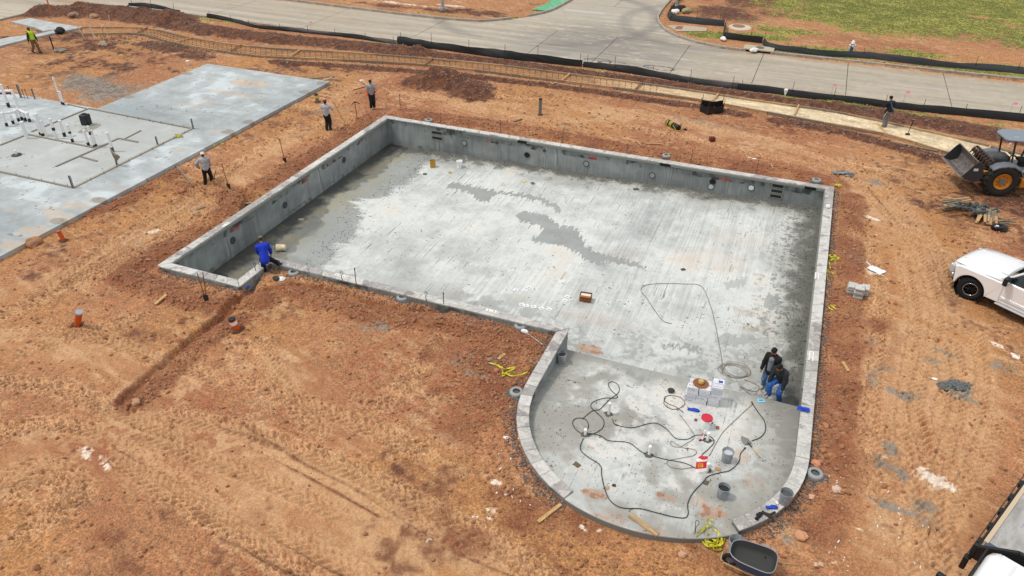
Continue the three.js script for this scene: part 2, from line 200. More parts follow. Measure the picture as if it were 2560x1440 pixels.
// grass
for (const [x, z, a, b, v] of [[6, -77, 15, 12, 1.2], [14, -84, 18, 12, 1.3], [4, -73, 9, 5, 1], [-7, -63, 3.5, 1.3, 1], [-9.6, -63.2, 2, 1.1, .9], [-4, -64, 3, 1.4, 1.1], [-2.5, -66.5, 5, 1.6, .8], [1.5, -62, 5, 1.3, .8], [7, -63.5, 4, 1.6, .7], [13, -62.5, 5, 1.2, .6], [-8.3, -62.3, 2.2, 1.3, 1], [-6, -63.6, 1, 1, .9], [2, -60, 8, .6, 1], [12, -60.6, 9, .6, 1], [-13.2, -66.6, .7, 1.8, .7], [8, -71, 8, 4, .7], [16, -72, 6, 6, .8], [3, -70, 4, 3, .65], [-30, -60.1, 5, .35, .5], [-24, -61.7, 1, .3, .8], [-46, -50.7, 4, .5, .65], [-30.5, -50, 1.6, .5, 1.2], [-27.5, -49.6, 1.6, .3, .5], [-14, -50.1, 5, .3, .5], [-5, -49.7, 4, .3, .6], [2.3, -49.6, 3, .6, 1.4], [6.5, -49.5, 2.8, .5, 1.3], [-.8, -49.7, 1.5, .4, 1.1], [10, -49.6, 2, .4, .5], [-48.4, -43, .6, .4, .9], [15, -49.5, 3, .4, .4], [-58, -57, 3, .3, 0]]) blob('grass', x, z, a, b, v);
for (const [x, z, a, b] of [[10, -66.5, 5, 2.4], [16, -65.5, 5, 2.2], [-1, -69, 3.5, 1.8], [-7, -66.6, 3, .9], [13, -78, 2, 1]]) blob('grass', x, z, a, b, -.7, 0, 'add');
// tyre prints
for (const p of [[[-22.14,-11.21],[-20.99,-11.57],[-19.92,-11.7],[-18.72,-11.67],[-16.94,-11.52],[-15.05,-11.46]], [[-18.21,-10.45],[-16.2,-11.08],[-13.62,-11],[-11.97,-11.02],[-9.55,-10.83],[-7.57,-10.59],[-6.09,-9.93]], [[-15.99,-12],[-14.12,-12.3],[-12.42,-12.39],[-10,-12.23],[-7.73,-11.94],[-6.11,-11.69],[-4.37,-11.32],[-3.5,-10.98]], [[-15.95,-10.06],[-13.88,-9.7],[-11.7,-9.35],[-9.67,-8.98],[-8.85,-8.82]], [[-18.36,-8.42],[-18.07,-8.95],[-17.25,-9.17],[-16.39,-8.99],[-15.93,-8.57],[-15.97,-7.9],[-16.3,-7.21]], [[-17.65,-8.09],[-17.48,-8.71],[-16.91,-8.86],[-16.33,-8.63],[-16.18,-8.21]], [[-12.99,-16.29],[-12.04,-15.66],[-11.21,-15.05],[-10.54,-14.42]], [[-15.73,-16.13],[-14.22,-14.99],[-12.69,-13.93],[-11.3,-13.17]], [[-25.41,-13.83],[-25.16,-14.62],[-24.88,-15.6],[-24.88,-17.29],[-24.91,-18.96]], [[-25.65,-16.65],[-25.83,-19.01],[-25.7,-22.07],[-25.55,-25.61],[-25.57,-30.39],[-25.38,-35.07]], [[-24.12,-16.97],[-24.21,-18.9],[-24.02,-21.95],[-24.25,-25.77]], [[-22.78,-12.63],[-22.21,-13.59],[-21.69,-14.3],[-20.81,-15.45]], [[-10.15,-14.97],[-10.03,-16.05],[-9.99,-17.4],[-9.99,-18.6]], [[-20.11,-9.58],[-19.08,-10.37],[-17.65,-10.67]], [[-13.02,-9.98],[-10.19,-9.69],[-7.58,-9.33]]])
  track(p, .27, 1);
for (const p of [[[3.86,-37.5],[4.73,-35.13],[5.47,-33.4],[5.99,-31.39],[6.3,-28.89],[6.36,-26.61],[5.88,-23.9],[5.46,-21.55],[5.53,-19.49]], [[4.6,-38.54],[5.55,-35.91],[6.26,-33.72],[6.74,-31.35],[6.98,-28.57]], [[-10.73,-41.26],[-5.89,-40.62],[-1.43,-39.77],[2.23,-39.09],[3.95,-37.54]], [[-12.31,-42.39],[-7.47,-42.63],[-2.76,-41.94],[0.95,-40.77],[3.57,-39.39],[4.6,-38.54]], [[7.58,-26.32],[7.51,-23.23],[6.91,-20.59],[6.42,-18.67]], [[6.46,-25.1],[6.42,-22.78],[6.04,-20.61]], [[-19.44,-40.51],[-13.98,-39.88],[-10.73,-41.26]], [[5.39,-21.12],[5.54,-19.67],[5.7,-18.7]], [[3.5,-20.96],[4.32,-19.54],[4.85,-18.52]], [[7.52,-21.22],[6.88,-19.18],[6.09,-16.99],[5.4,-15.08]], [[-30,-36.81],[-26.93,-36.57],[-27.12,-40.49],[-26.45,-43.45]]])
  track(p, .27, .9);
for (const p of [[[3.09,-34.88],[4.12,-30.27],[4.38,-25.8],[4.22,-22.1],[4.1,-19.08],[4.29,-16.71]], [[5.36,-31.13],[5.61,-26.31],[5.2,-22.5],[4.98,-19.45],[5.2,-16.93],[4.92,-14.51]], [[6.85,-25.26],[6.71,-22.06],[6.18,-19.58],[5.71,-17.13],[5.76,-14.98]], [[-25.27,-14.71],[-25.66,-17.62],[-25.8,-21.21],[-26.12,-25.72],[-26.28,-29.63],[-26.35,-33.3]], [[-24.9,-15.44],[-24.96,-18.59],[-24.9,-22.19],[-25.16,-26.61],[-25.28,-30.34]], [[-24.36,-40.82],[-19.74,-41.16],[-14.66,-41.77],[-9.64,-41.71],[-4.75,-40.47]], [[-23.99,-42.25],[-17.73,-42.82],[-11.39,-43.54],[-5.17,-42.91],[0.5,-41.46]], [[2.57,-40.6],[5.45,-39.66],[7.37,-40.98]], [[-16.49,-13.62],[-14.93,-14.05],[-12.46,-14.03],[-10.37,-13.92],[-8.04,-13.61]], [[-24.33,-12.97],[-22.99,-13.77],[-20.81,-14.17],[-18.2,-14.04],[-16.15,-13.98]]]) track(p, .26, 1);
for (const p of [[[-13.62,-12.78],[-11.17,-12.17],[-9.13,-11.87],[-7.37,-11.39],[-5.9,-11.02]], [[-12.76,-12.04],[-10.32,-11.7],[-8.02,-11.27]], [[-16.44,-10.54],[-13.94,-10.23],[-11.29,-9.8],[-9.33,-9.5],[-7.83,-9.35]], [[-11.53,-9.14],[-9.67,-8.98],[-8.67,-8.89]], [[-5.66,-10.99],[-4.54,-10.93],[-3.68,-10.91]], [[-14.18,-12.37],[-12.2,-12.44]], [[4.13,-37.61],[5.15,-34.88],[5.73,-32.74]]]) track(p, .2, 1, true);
for (let i = 0; i < 46; i++) { const x = rr(-58, -26), z = rr(-45, -37); if (x < -38 || z < -41) stroke('h', smooth([[x, z], [x + rr(1, 3), z + rr(-.5, .3)], [x + rr(4, 7), z + rr(-1, .6)]], .4), .22, t => -.05 * (1 - t * t), 'add'); }

for (const [p, w, v] of [[[[-23.93,-12.64],[-21.84,-13.25],[-19.2,-13.63],[-16.71,-13.32]], 1.3, .7], [[[-16.82,-10.92],[-14.06,-11.51],[-10.56,-11.28],[-7.57,-10.89],[-5.04,-10.36]], 1.5, .95], [[[-13.73,-10.47],[-10.5,-10.12],[-7.83,-9.73]], 1.2, .85], [[[-18.48,-9.03],[-16.72,-10.08],[-14.56,-10.13]], 1.3, .8], [[[-26.56,-14.76],[-25.65,-16.65],[-25.21,-19.92],[-25.08,-24.5],[-25.58,-32.97]], 1.0, .75], [[[4.66,-36.43],[5.86,-32.05],[6.37,-27.73],[6.01,-23.95],[5.47,-20.57],[5.66,-18.04],[5.02,-14.93]], 2.2, .85], [[[7.39,-27.04],[7.29,-23.35],[6.77,-20.17],[6.11,-17.3]], 1.3, .75], [[[-12.42,-42.72],[-5.06,-42.28],[1.62,-39.64],[4.48,-36.36]], 2.0, .8], [[[-22.37,-40.84],[-14.43,-41.13],[-10.91,-41.89]], 2.2, .75], [[[-1.79,-43],[2.54,-41.73],[6.45,-41.12]], 1.5, .6], [[[-31.82,-36.83],[-28.64,-37.38],[-27.54,-41.18],[-25.96,-43.66]], 1.6, .6], [[[-50.47,-37.08],[-48.96,-39.85],[-47.63,-42.69]], 1.2, .7], [[[-14.48,-15.56],[-12.1,-14.38],[-10.1,-13.48]], 1.2, .6], [[[7.82,-31.8],[7,-25.57],[7.08,-21.23]], 1.2, .6]]) stroke('dust', smooth(p, .6), w, v);
for (const [px, z, a, b, v] of [[-19.87,-15.05, 2.4, 1.6, .8], [-16.07,-16.36, 1.6, 1, .5], [-10.19,-13.62, 2.2, .8, .9], [-8.31,-12.67, 1.2, .5, .6], [-13.24,-9.01, 1.6, .6, .9], [-15.52,-8.66, .8, .6, .7], [-10.77,-9.45, .9, .4, .6], [-13.45,-7.58, 2.2, .8, 1], [-10.81,-8.27, 1.3, .5, .8], [-20.06,-10.93, 1.2, .4, .5], [-9.28,-16.58, 2, 1, .6], [-26.92,-17.78, 2, .9, .6], [-26.95,-16.12, 1.2, .8, .5], [8.56,-30.45, 1.2, 1.2, .7], [3.69,-26.63, .8, 1.6, .8], [3.51,-20.75, .7, 1.6, .7], [6.53,-17.62, 1.2, .8, .4], [7.95,-41.22, 2, 1, .7], [-17.73,-42.82, 2, .8, .5], [-5.55,-38.92, 3, .5, .4], [-52, -39.5, 9, 4, .85], [-44, -40.5, 6, 3, .8], [-42, -36, 4, 4, .7], [-33, -42.3, 5, 1, .6], [-58, -36, 5, 4, .8], [9, -37.5, 4, 2.5, .8], [4, -41, 4, 1.2, .5]]) blob('brown', px, z, a, b, v, .3);
function groundY(x, z) {
  const q = zoneAt(x, z); if (!q) return -.22;
  let y = -.2 + .07 * (fbm(x * .22 + 3, z * .22, 2) - .5) + .035 * (fbm(x * 1.3, z * 1.3 + 9, 2) - .5);
  const r = q.get('rough', x, z); const cm = (1 - .9 * clamp(q.get('comp', x, z))) * (1 - .85 * clamp(q.get('dust', x, z) * 1.3)); y += cm * (.026 * (vn(x * 4.5, z * 4.5) - .5) + .014 * (vn(x * 11, z * 11 + 3) - .5)) + r * (.11 * (fbm(x * 2.6 + 40, z * 2.6, 3) - .42) + .05 * (vn(x * 9, z * 9 + 5) - .4));
  y += q.get('h', x, z); return y;
}
const NEARROAD = (x, z) => inPoly(x, z, ROADP);
function levelY(x, z) { // ground, dug out below the things that lie in it
  if (z < -43 && (inPoly(x, z, ROADP))) return -.42;
  if (x < -28.9 && z > -40.4 && inPoly(x, z, SLAB)) return -.5;
  if (z < -42.5 && inPoly(x, z, WALKP)) return -.25;
  return groundY(x, z);
}
const soilMix = (o, c, t) => { if (t <= 0) return; o[0] += (c[0] - o[0]) * t; o[1] += (c[1] - o[1]) * t; o[2] += (c[2] - o[2]) * t; };
const S_TAN = [170, 121, 84], S_LIGHT = [196, 155, 115], S_YEL = [176, 126, 79], S_RED = [136, 80, 53], S_DARK = [76, 47, 36], S_BRN = [106, 67, 46], S_GREY = [134, 128, 120], S_GREYD = [108, 106, 103], S_PALE = [226, 214, 200], S_GRS = [104, 112, 46], S_GRSL = [152, 150, 72], S_FAR = [150, 110, 84];
ZONES.forEach((q, zi) => {
  const n = (q.nx + 1) * (q.nz + 1), pos = new Float32Array(n * 3), uv = new Float32Array(n * 2), idx = [];
  for (let j = 0; j <= q.nz; j++) for (let i = 0; i <= q.nx; i++) { const k = j * (q.nx + 1) + i, x = q.x0 + i * q.sx, z = q.z0 + j * q.sz; pos[k * 3] = x; pos[k * 3 + 1] = levelY(x, z); pos[k * 3 + 2] = z; uv[k * 2] = i / q.nx; uv[k * 2 + 1] = j / q.nz; }
  const mayHole = !(q.z1 < -40.1);
  for (let j = 0; j < q.nz; j++) for (let i = 0; i < q.nx; i++) { const x = q.x0 + (i + .5) * q.sx, z = q.z0 + (j + .5) * q.sz; if (mayHole && x > -22.4 && x < 2.3 && z > -36.5 && z < -13 && inPoly(x, z, POOL_HOLE)) continue; const a = j * (q.nx + 1) + i, b = a + 1, c = a + q.nx + 1, d = c + 1; idx.push(a, c, b, b, c, d); }
  const g = new THREE.BufferGeometry(); g.setAttribute('position', new THREE.BufferAttribute(pos, 3)); g.setAttribute('uv', new THREE.BufferAttribute(uv, 2)); g.setIndex(idx); g.computeVertexNormals();
  const bw = q.tw, bh = q.th, bump = new Uint8Array(bw * bh * 4), far = zi > 1;
  const LY = q.L; const map = tex(q.tw, q.th, (i, j, o) => {
    const x = q.x0 + (i + .5) / q.tw * (q.x1 - q.x0), z = q.z0 + (j + .5) / q.th * (q.z1 - q.z0);
    if ((x > -21.6 && x < 1.6 && z > -35.7 && z < -21) || (x < -30 && z > -39.8 && (x > -38 || z > -30) && z < -6) || (z < -52 && z > -58.8)) { o[0] = 150; o[1] = 110; o[2] = 80; return; } q.loc(x, z); const n1 = fbm(x * .17 + 5, z * .17, 2), n2 = fbm(x * .9, z * .9 + 21, 3), n3 = fbm(x * 4.3 + 7, z * 4.3, 2), n4 = vn(x * 17, z * 17), n5 = hsh(i * 3 + zi, j * 5), n6 = vn(x * 38, z * 38), st = vn((x + z * .25) * 1.1, (z - x * .3) * 5);
    o[0] = S_TAN[0]; o[1] = S_TAN[1]; o[2] = S_TAN[2];
    const du = q.smp(LY.dust), bw2 = q.smp(LY.brown); soilMix(o, S_YEL, sst(.45, .7, n1) * .8); if (du > 0) soilMix(o, n2 > .5 ? S_LIGHT : [188, 146, 106], sst(.25, .8, du * .8 + (n2 - .5) * .9 + (st - .5) * .5) * .8); soilMix(o, S_LIGHT, sst(.5, .72, n2 * .6 + st * .4) * .75); soilMix(o, S_BRN, sst(.55, .78, n2 * .35 + n1 * .35 + n3 * .3) * .85); soilMix(o, S_RED, sst(.5, .75, 1 - n1) * sst(.35, .6, n3) * .6);
    if (bw2 > 0) soilMix(o, n3 > .56 ? S_DARK : S_BRN, sst(.3, .85, bw2 * .75 + (n2 - .5) * 1.1 + (n3 - .5) * .6) * .6); const ed = q.smp(LY.edge), lg = q.smp(LY.lug); const jit = (n3 - .5) * .9 + (n4 - .5) * .35;
    const red = q.smp(LY.red), dk = q.smp(LY.dark), gy = q.smp(LY.grey), pl = q.smp(LY.pale), gr = q.smp(LY.grass), cp = q.smp(LY.comp), ro = q.smp(LY.rough);
    if (cp > 0) soilMix(o, S_LIGHT, cp * .7 * sst(.1, .6, n4 + jit));
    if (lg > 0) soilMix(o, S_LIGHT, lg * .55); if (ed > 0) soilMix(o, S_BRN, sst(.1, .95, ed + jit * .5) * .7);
    if (red > 0) soilMix(o, n4 > .62 ? S_BRN : S_RED, sst(.3, .95, red * .8 + jit * .45 + (n2 - .5) * 1.1) * .78);
    if (dk > 0) { soilMix(o, n3 > .52 ? S_DARK : S_BRN, sst(.25, .75, dk * .85 + jit * .5 + (n2 - .5) * .9) * .95); }
    if (gy > 0) soilMix(o, n3 > .5 ? S_GREY : S_GREYD, sst(.35, 1, gy * .95 + jit * 1.1 + (n2 - .5) * .8) * .85);
    if (pl > 0) soilMix(o, S_PALE, sst(.4, .75, pl * .85 + jit * .75) * .92);
    if (z < -41 && gr > 0) { const t = sst(.25, .6, gr + jit * .9 + (n2 - .5) * .7); soilMix(o, n2 * .6 + n4 * .4 > .52 ? S_GRSL : S_GRS, t * .95); }
    const sm = 1 - .65 * clamp(du * 1.2), m = 1 + ((n4 - .5) * .22 + (n6 - .5) * .3 + (n3 - .5) * .2) * sm + (n5 - .5) * .13 + (n6 - .5) * .08; o[0] *= m; o[1] *= m; o[2] *= m;
    if (n5 > .994 && n6 > .45) soilMix(o, [222, 200, 180], .75); else if (n5 < .009 && n6 > .5) soilMix(o, [80, 52, 42], .7);
    const h = .5 + ((n4 - .5) * .3 + (n6 - .5) * .3 + (n3 - .5) * .5) * sm; const k = (j * bw + i) * 4; bump[k] = bump[k + 1] = bump[k + 2] = clamp(h * 255, 0, 255); bump[k + 3] = 255;
  });
  const bt = new THREE.DataTexture(bump, bw, bh, THREE.RGBAFormat); bt.magFilter = THREE.LinearFilter; bt.needsUpdate = true;
  struct('ground', g, new THREE.MeshStandardMaterial({ map, bumpMap: bt, bumpScale: far ? .08 : .06, roughness: .95 }), ['tan and red soil left of the pool, printed with tyre tracks', 'tan soil right of the pool with grey cement patches', 'soil and topsoil behind the pool up to the street', 'grassy lot across the street, top right'][zi]);
});
{ const rc = [[-400, -75, -400, 300], [-75, 35, -400, -95], [35, 400, -400, 300], [-75, 35, -4, 300], [-75, -30, -28, -4], [-2, 20, -8, -4], [20, 35, -40, -4]].map(([a, b, c, d]) => new THREE.PlaneGeometry(b - a, d - c).rotateX(-Math.PI / 2).translate((a + b) / 2, -.3, (c + d) / 2)); struct('ground', join(rc), M(0xa3764f, .95), 'bare soil beyond the site'); }

// ---------- pool ----------
const POOL_P = [[-22.07, -36.2], [2, -36.2], ...arcPts(R_IN, 0, Math.PI, 40), [-5.92, -20.75], [-18.81, -20.75], [-18.81, -18.85], [-22.07, -18.85]];
const SHORE = [[-36.3, -18.9], [-33.7, -18.8], [-32.1, -18.6], [-31, -18.9], [-30.1, -18.7], [-29.4, -19.7], [-28.8, -20.2], [-28.3, -19.4], [-27.3, -18.8], [-26, -18.3], [-25.3, -18.2], [-24.8, -18.5], [-23.9, -18.1], [-22.8, -18], [-18, -18.4]];
function shoreX(z) { for (let i = 1; i < SHORE.length; i++) if (z <= SHORE[i][0]) { const a = SHORE[i - 1], b = SHORE[i]; return lerp(a[1], b[1], clamp((z - a[0]) / (b[0] - a[0]))); } return -18.4; }
const WATER_Y = -1.6;
function floorY(x, z) { const k = sst(-10, -17, x); return -1.555 + .0245 * (x - lerp(-18.6, shoreX(z), k)) + .010 * (fbm(x * .9, z * 2.1, 3) - .5) + .012 * k * (vn(x * 1.5, z * 7) - .5); }
const beachY = z => -.75 + clamp((z + 20.45) / 7, 0, 1.07) * .70;
const pool = thing('swimming_pool', 'unfinished grey concrete swimming pool with a rounded shallow end', 'pool');
const FX0 = -22.3, FX1 = 2.3, FZ0 = -36.5, FZ1 = -12.9;
// poured concrete: broom lines run away from the camera; wet patches, cement splashes and mud where the photo has them
const wetPolys = [[[[-16.49,-32.52],[-15.91,-32.87],[-14.89,-32.66],[-14.07,-32.59],[-13.21,-32.54],[-12.49,-32.84],[-11.85,-32.61],[-11.32,-32.64],[-10.97,-32.39],[-11.57,-32.14],[-12.51,-32.34],[-13.28,-32.32],[-13.7,-31.99],[-13.5,-31.43],[-13.99,-31.13],[-14.43,-31.53],[-14.87,-31.85],[-15.5,-31.99],[-16.24,-32.1]], 1],
[[[-11.6,-33.11],[-10.99,-32.63],[-10.4,-32.15],[-9.83,-31.55],[-9.82,-31.28],[-10.38,-31.69],[-11.02,-32.13]], .9],
[[[-11.73,-30.34],[-11.52,-30.88],[-10.81,-30.95],[-10.18,-30.76],[-9.61,-30.29],[-9.32,-30.03],[-8.8,-30.24],[-8.39,-29.78],[-8,-29.13],[-7.55,-28.61],[-7.05,-28.2],[-6.34,-28.27],[-5.76,-28.14],[-4.99,-27.92],[-4.6,-27.62],[-4.9,-27.57],[-5.63,-27.66],[-6.36,-27.71],[-6.72,-27.68],[-6.05,-27.23],[-6.62,-27.35],[-7.18,-27.38],[-7.57,-27.77],[-8.36,-28.19],[-8.9,-28.36],[-9.53,-28.26],[-10.08,-28.15],[-10.33,-28.4],[-9.97,-28.92],[-10.03,-29.52],[-10.48,-29.76],[-11.03,-29.88],[-11.41,-29.8]], 1],
[[[-2.86,-22.52],[-2.41,-22.78],[-2.25,-22.72],[-1.93,-22.95],[-1.63,-22.92],[-1.38,-22.77],[-1.63,-22.54],[-1.91,-22.45],[-2.14,-22.51],[-2.22,-22.57],[-2.5,-22.46],[-2.69,-22.33]], 1],
[[[0.26,-26.55],[0.47,-27.56],[0.86,-27.57],[0.92,-26.52],[0.53,-26.21]], .8], [[[0.3,-25.53],[0.57,-25.79],[0.6,-25.18],[0.38,-25.01]], .7], [[[-1.39,-27.69],[-0.52,-28.55],[-0.51,-27.82],[-1.16,-27.23]], .55], [[[-1.28,-23.91],[0.13,-24.36],[0.47,-23.96],[-0.34,-23.5],[-1.05,-23.42]], .6], [[[-2.9,-20.95],[-2.03,-21.54],[-1.17,-22.26],[-0.96,-21.86],[-1.88,-20.78],[-2.63,-20.36]], .5],
[[[-12.53,-25.61],[-10.67,-25.3],[-10.58,-24.65],[-12.27,-24.64]], .3]];
const mudSpots = [[-5.3,-21.4, .55, .3, 1], [-2.99,-13.9, .35, .2, 1], [-1.16,-14.56, .3, .15, .9], [0.15,-14.54, .45, .35, 1], [-2.39,-13.13, .5, .35, .45], [-1.23,-13.19, .5, .2, .35], [-0.25,-14.81, .3, .3, .4], [-3.62,-15.68, .15, .1, .7], [-2.74,-14.25, .1, .1, .8], [0.55,-17.03, .3, .5, .3], [0.99,-16.17, .3, .4, .35], [-2.15,-29.46, 2, 1.2, .16], [-1.25,-31.74, 1.6, 1, .14], [-5.85,-28.48, 1, .8, .1], [-5.78,-23.26, 1.8, .5, .16]];
const floorMap = [], NT = 2048, wetMask = new Float32Array(NT * NT / 16), NW = NT / 4;
for (const [P, v] of wetPolys) { let a = 1e9, b = -1e9, c = 1e9, d = -1e9; for (const p of P) { a = Math.min(a, p[0]); b = Math.max(b, p[0]); c = Math.min(c, p[1]); d = Math.max(d, p[1]); } const tu = x => (x - FX0) / (FX1 - FX0) * NW, tv = z => (z - FZ0) / (FZ1 - FZ0) * NW; for (let j = Math.max(0, tv(c) | 0); j <= tv(d) && j < NW; j++) for (let i = Math.max(0, tu(a) | 0); i <= tu(b) && i < NW; i++) { const x = FX0 + (i + .5) / NW * (FX1 - FX0), z = FZ0 + (j + .5) / NW * (FZ1 - FZ0); if (inPoly(x + .12 * (vn(x * 9, z * 2) - .5), z + .5 * (vn(x * 14, z * 1.5) - .5), P)) wetMask[j * NW + i] = v; } }
const rghArr = new Uint8Array(NT * NT * 4), bmpArr = new Uint8Array(NT * NT * 4);
const poolMap = tex(NT, NT, (i, j, o) => {
  const x = FX0 + (i + .5) / NT * (FX1 - FX0), z = FZ0 + (j + .5) / NT * (FZ1 - FZ0), shallow = z > -20.45 && x > -6;
  const br = vn(x * 22, z * .35) * .5 + vn(x * 47, z * .9 + 3) * .3 + vn(x * 9, z * .2) * .2, n1 = fbm(x * .35, z * .35 + 3, 3), n2 = fbm(x * 1.7, z * 1.7, 3), n3 = fbm(x * 7, z * 7, 2), n4 = hsh(i, j), n5 = vn(x * 40, z * 40);
  let g = shallow ? 194 : 200; g += (n1 - .5) * 60 + (n2 - .5) * 40 + (n3 - .5) * 16 + (br - .5) * lerp(14, 50, sst(.35, .65, vn(x * .3 + 9, z * .3))) + (n4 - .5) * 8;
  o[0] = g - 3; o[1] = g + 1; o[2] = g - 1;
  if (br > .66) soilMix(o, [120, 124, 124], sst(.66, .8, br) * sst(.45, .65, n2) * .8);
  soilMix(o, [196, 186, 172], sst(.58, .8, n1 * .6 + n2 * .4) * .5);
  let wet = 0;
  { const d = x - shoreX(z) - .5 * (vn(x * 2, z * 6) - .5); if (!shallow && x < -15 && z < -18) wet = 1 - sst(-.15, .35, d + .4 * (vn(x * 3, z * 13) - .5)); }
  wet = Math.max(wet, wetMask[(j >> 2) * NW + (i >> 2)] * sst(.2, .3, n5 * .3 + .25 + br * .2));
  // floor greyer towards the walls, with dark debris at their foot
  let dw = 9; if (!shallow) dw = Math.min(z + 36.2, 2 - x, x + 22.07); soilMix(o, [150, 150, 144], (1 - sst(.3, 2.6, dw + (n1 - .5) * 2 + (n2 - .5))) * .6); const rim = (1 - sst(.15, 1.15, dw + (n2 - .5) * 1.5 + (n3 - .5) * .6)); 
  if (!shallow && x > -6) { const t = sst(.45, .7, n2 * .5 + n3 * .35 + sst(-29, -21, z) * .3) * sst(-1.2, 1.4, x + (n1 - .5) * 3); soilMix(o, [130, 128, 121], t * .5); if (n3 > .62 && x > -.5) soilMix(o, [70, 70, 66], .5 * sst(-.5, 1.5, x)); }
  if (!shallow && z > -24.5) { const t = sst(-24.5, -21.5, z + (n1 - .5) * 3) * sst(.3, .6, n2); soilMix(o, [140, 144, 142], t * .7); if (x > -8 && n3 + n2 > 1.12) soilMix(o, [206, 208, 206], .5); }
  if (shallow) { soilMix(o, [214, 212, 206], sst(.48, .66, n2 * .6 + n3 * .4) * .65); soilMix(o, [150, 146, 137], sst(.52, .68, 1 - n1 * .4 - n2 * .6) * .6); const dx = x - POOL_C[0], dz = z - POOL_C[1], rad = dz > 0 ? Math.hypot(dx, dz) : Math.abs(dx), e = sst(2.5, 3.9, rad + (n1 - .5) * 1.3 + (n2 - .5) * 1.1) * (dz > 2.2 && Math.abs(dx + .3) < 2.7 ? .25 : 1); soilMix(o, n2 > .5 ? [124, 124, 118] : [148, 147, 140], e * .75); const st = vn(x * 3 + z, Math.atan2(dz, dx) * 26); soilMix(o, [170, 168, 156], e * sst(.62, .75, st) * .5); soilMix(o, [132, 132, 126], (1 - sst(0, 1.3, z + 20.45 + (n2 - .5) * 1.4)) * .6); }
  if (wet > 0) { const silt = sst(-19.2, -21, x) * (x < -15 ? 1 : 0); soilMix(o, [142, 146, 143], wet * (.6 + .4 * n2)); soilMix(o, [166, 160, 138], wet * silt * sst(.3, .6, n2) * .8); }
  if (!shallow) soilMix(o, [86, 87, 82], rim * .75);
  for (const m of mudSpots) { const u = (x - m[0]) / m[2], v = (z - m[1]) / m[3]; const d = u * u + v * v; if (d < 2.5) soilMix(o, n3 > .6 ? [152, 104, 78] : [180, 140, 114], m[4] * .75 * sst(.3, .6, (1 - sst(.1, 1.6, d)) * .75 + (n3 - .5) * .9 + (n5 - .5) * .5)); }
  const fl = vn(x * 16 + 5, z * 16), fl2 = vn(x * 2.2 + 31, z * 2.2); if (fl > .9 && fl2 > .6) soilMix(o, n5 > .5 ? [70, 66, 60] : [110, 86, 70], .75);
  const k = (j * NT + i) * 4, rg = wet > .3 ? lerp(225, 105, wet) : 225; rghArr[k] = rghArr[k + 1] = rghArr[k + 2] = rg; rghArr[k + 3] = 255; const b = 110 + br * 60 + n3 * 50; bmpArr[k] = bmpArr[k + 1] = bmpArr[k + 2] = b; bmpArr[k + 3] = 255;
});
const dtex = (a, w, h) => { const t = new THREE.DataTexture(a, w, h, THREE.RGBAFormat); t.magFilter = THREE.LinearFilter; t.needsUpdate = true; return t; };
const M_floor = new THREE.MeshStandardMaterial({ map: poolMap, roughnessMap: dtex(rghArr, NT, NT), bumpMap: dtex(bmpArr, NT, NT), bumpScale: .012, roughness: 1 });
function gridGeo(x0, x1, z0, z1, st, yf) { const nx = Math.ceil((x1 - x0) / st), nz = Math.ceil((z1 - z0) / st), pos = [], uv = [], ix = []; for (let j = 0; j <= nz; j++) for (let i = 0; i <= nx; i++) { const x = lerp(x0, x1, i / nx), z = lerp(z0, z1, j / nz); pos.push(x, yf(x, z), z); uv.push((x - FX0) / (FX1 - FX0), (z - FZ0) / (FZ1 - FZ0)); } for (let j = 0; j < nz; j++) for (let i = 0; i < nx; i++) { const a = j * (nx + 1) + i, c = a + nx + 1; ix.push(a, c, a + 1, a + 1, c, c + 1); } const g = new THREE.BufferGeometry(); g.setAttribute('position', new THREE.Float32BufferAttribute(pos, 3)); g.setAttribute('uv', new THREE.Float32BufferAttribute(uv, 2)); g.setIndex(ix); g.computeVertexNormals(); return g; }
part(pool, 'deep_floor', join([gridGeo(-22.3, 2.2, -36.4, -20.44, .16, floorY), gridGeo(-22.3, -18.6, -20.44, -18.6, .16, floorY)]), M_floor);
{ // shallow end: sloping half-round floor with a step down at its straight edge
  const P = [[-6.1, -20.46], [2.2, -20.46], ...arcPts(R_IN + .08, 0, .86, 12), ...arcPts(R_OUT - .004, .868, 1.975, 26), ...arcPts(R_IN + .08, 1.985, Math.PI, 12)];
  const sh = new THREE.Shape(P.map(p => new THREE.Vector2(p[0], -p[1]))); const g0 = new THREE.ShapeGeometry(sh, 1).rotateX(-Math.PI / 2);
  const pos = g0.attributes.position, uv = g0.attributes.uv; for (let i = 0; i < pos.count; i++) { pos.setY(i, beachY(pos.getZ(i))); uv.setXY(i, (pos.getX(i) - FX0) / (FX1 - FX0), (pos.getZ(i) - FZ0) / (FZ1 - FZ0)); } g0.computeVertexNormals();
  part(pool, 'shallow_floor', g0, M_floor);
  part(pool, 'floor_step', box(8, .5, .14, -1.96, -1.26, -20.395), M(0xa3a49e, .9));
  const edge = [], q = arcPts(R_OUT, .868, 1.975, 26); for (let i = 0; i < 26; i++) { const a = q[i], b = q[i + 1]; edge.push(plank([a[0], -.5, a[1]], [b[0], -.5, b[1]], .03, .5 + beachY((a[1] + b[1]) / 2) - .004)); } part(pool, 'slab_edge', edge, M(0x7c7b76, .9));
}
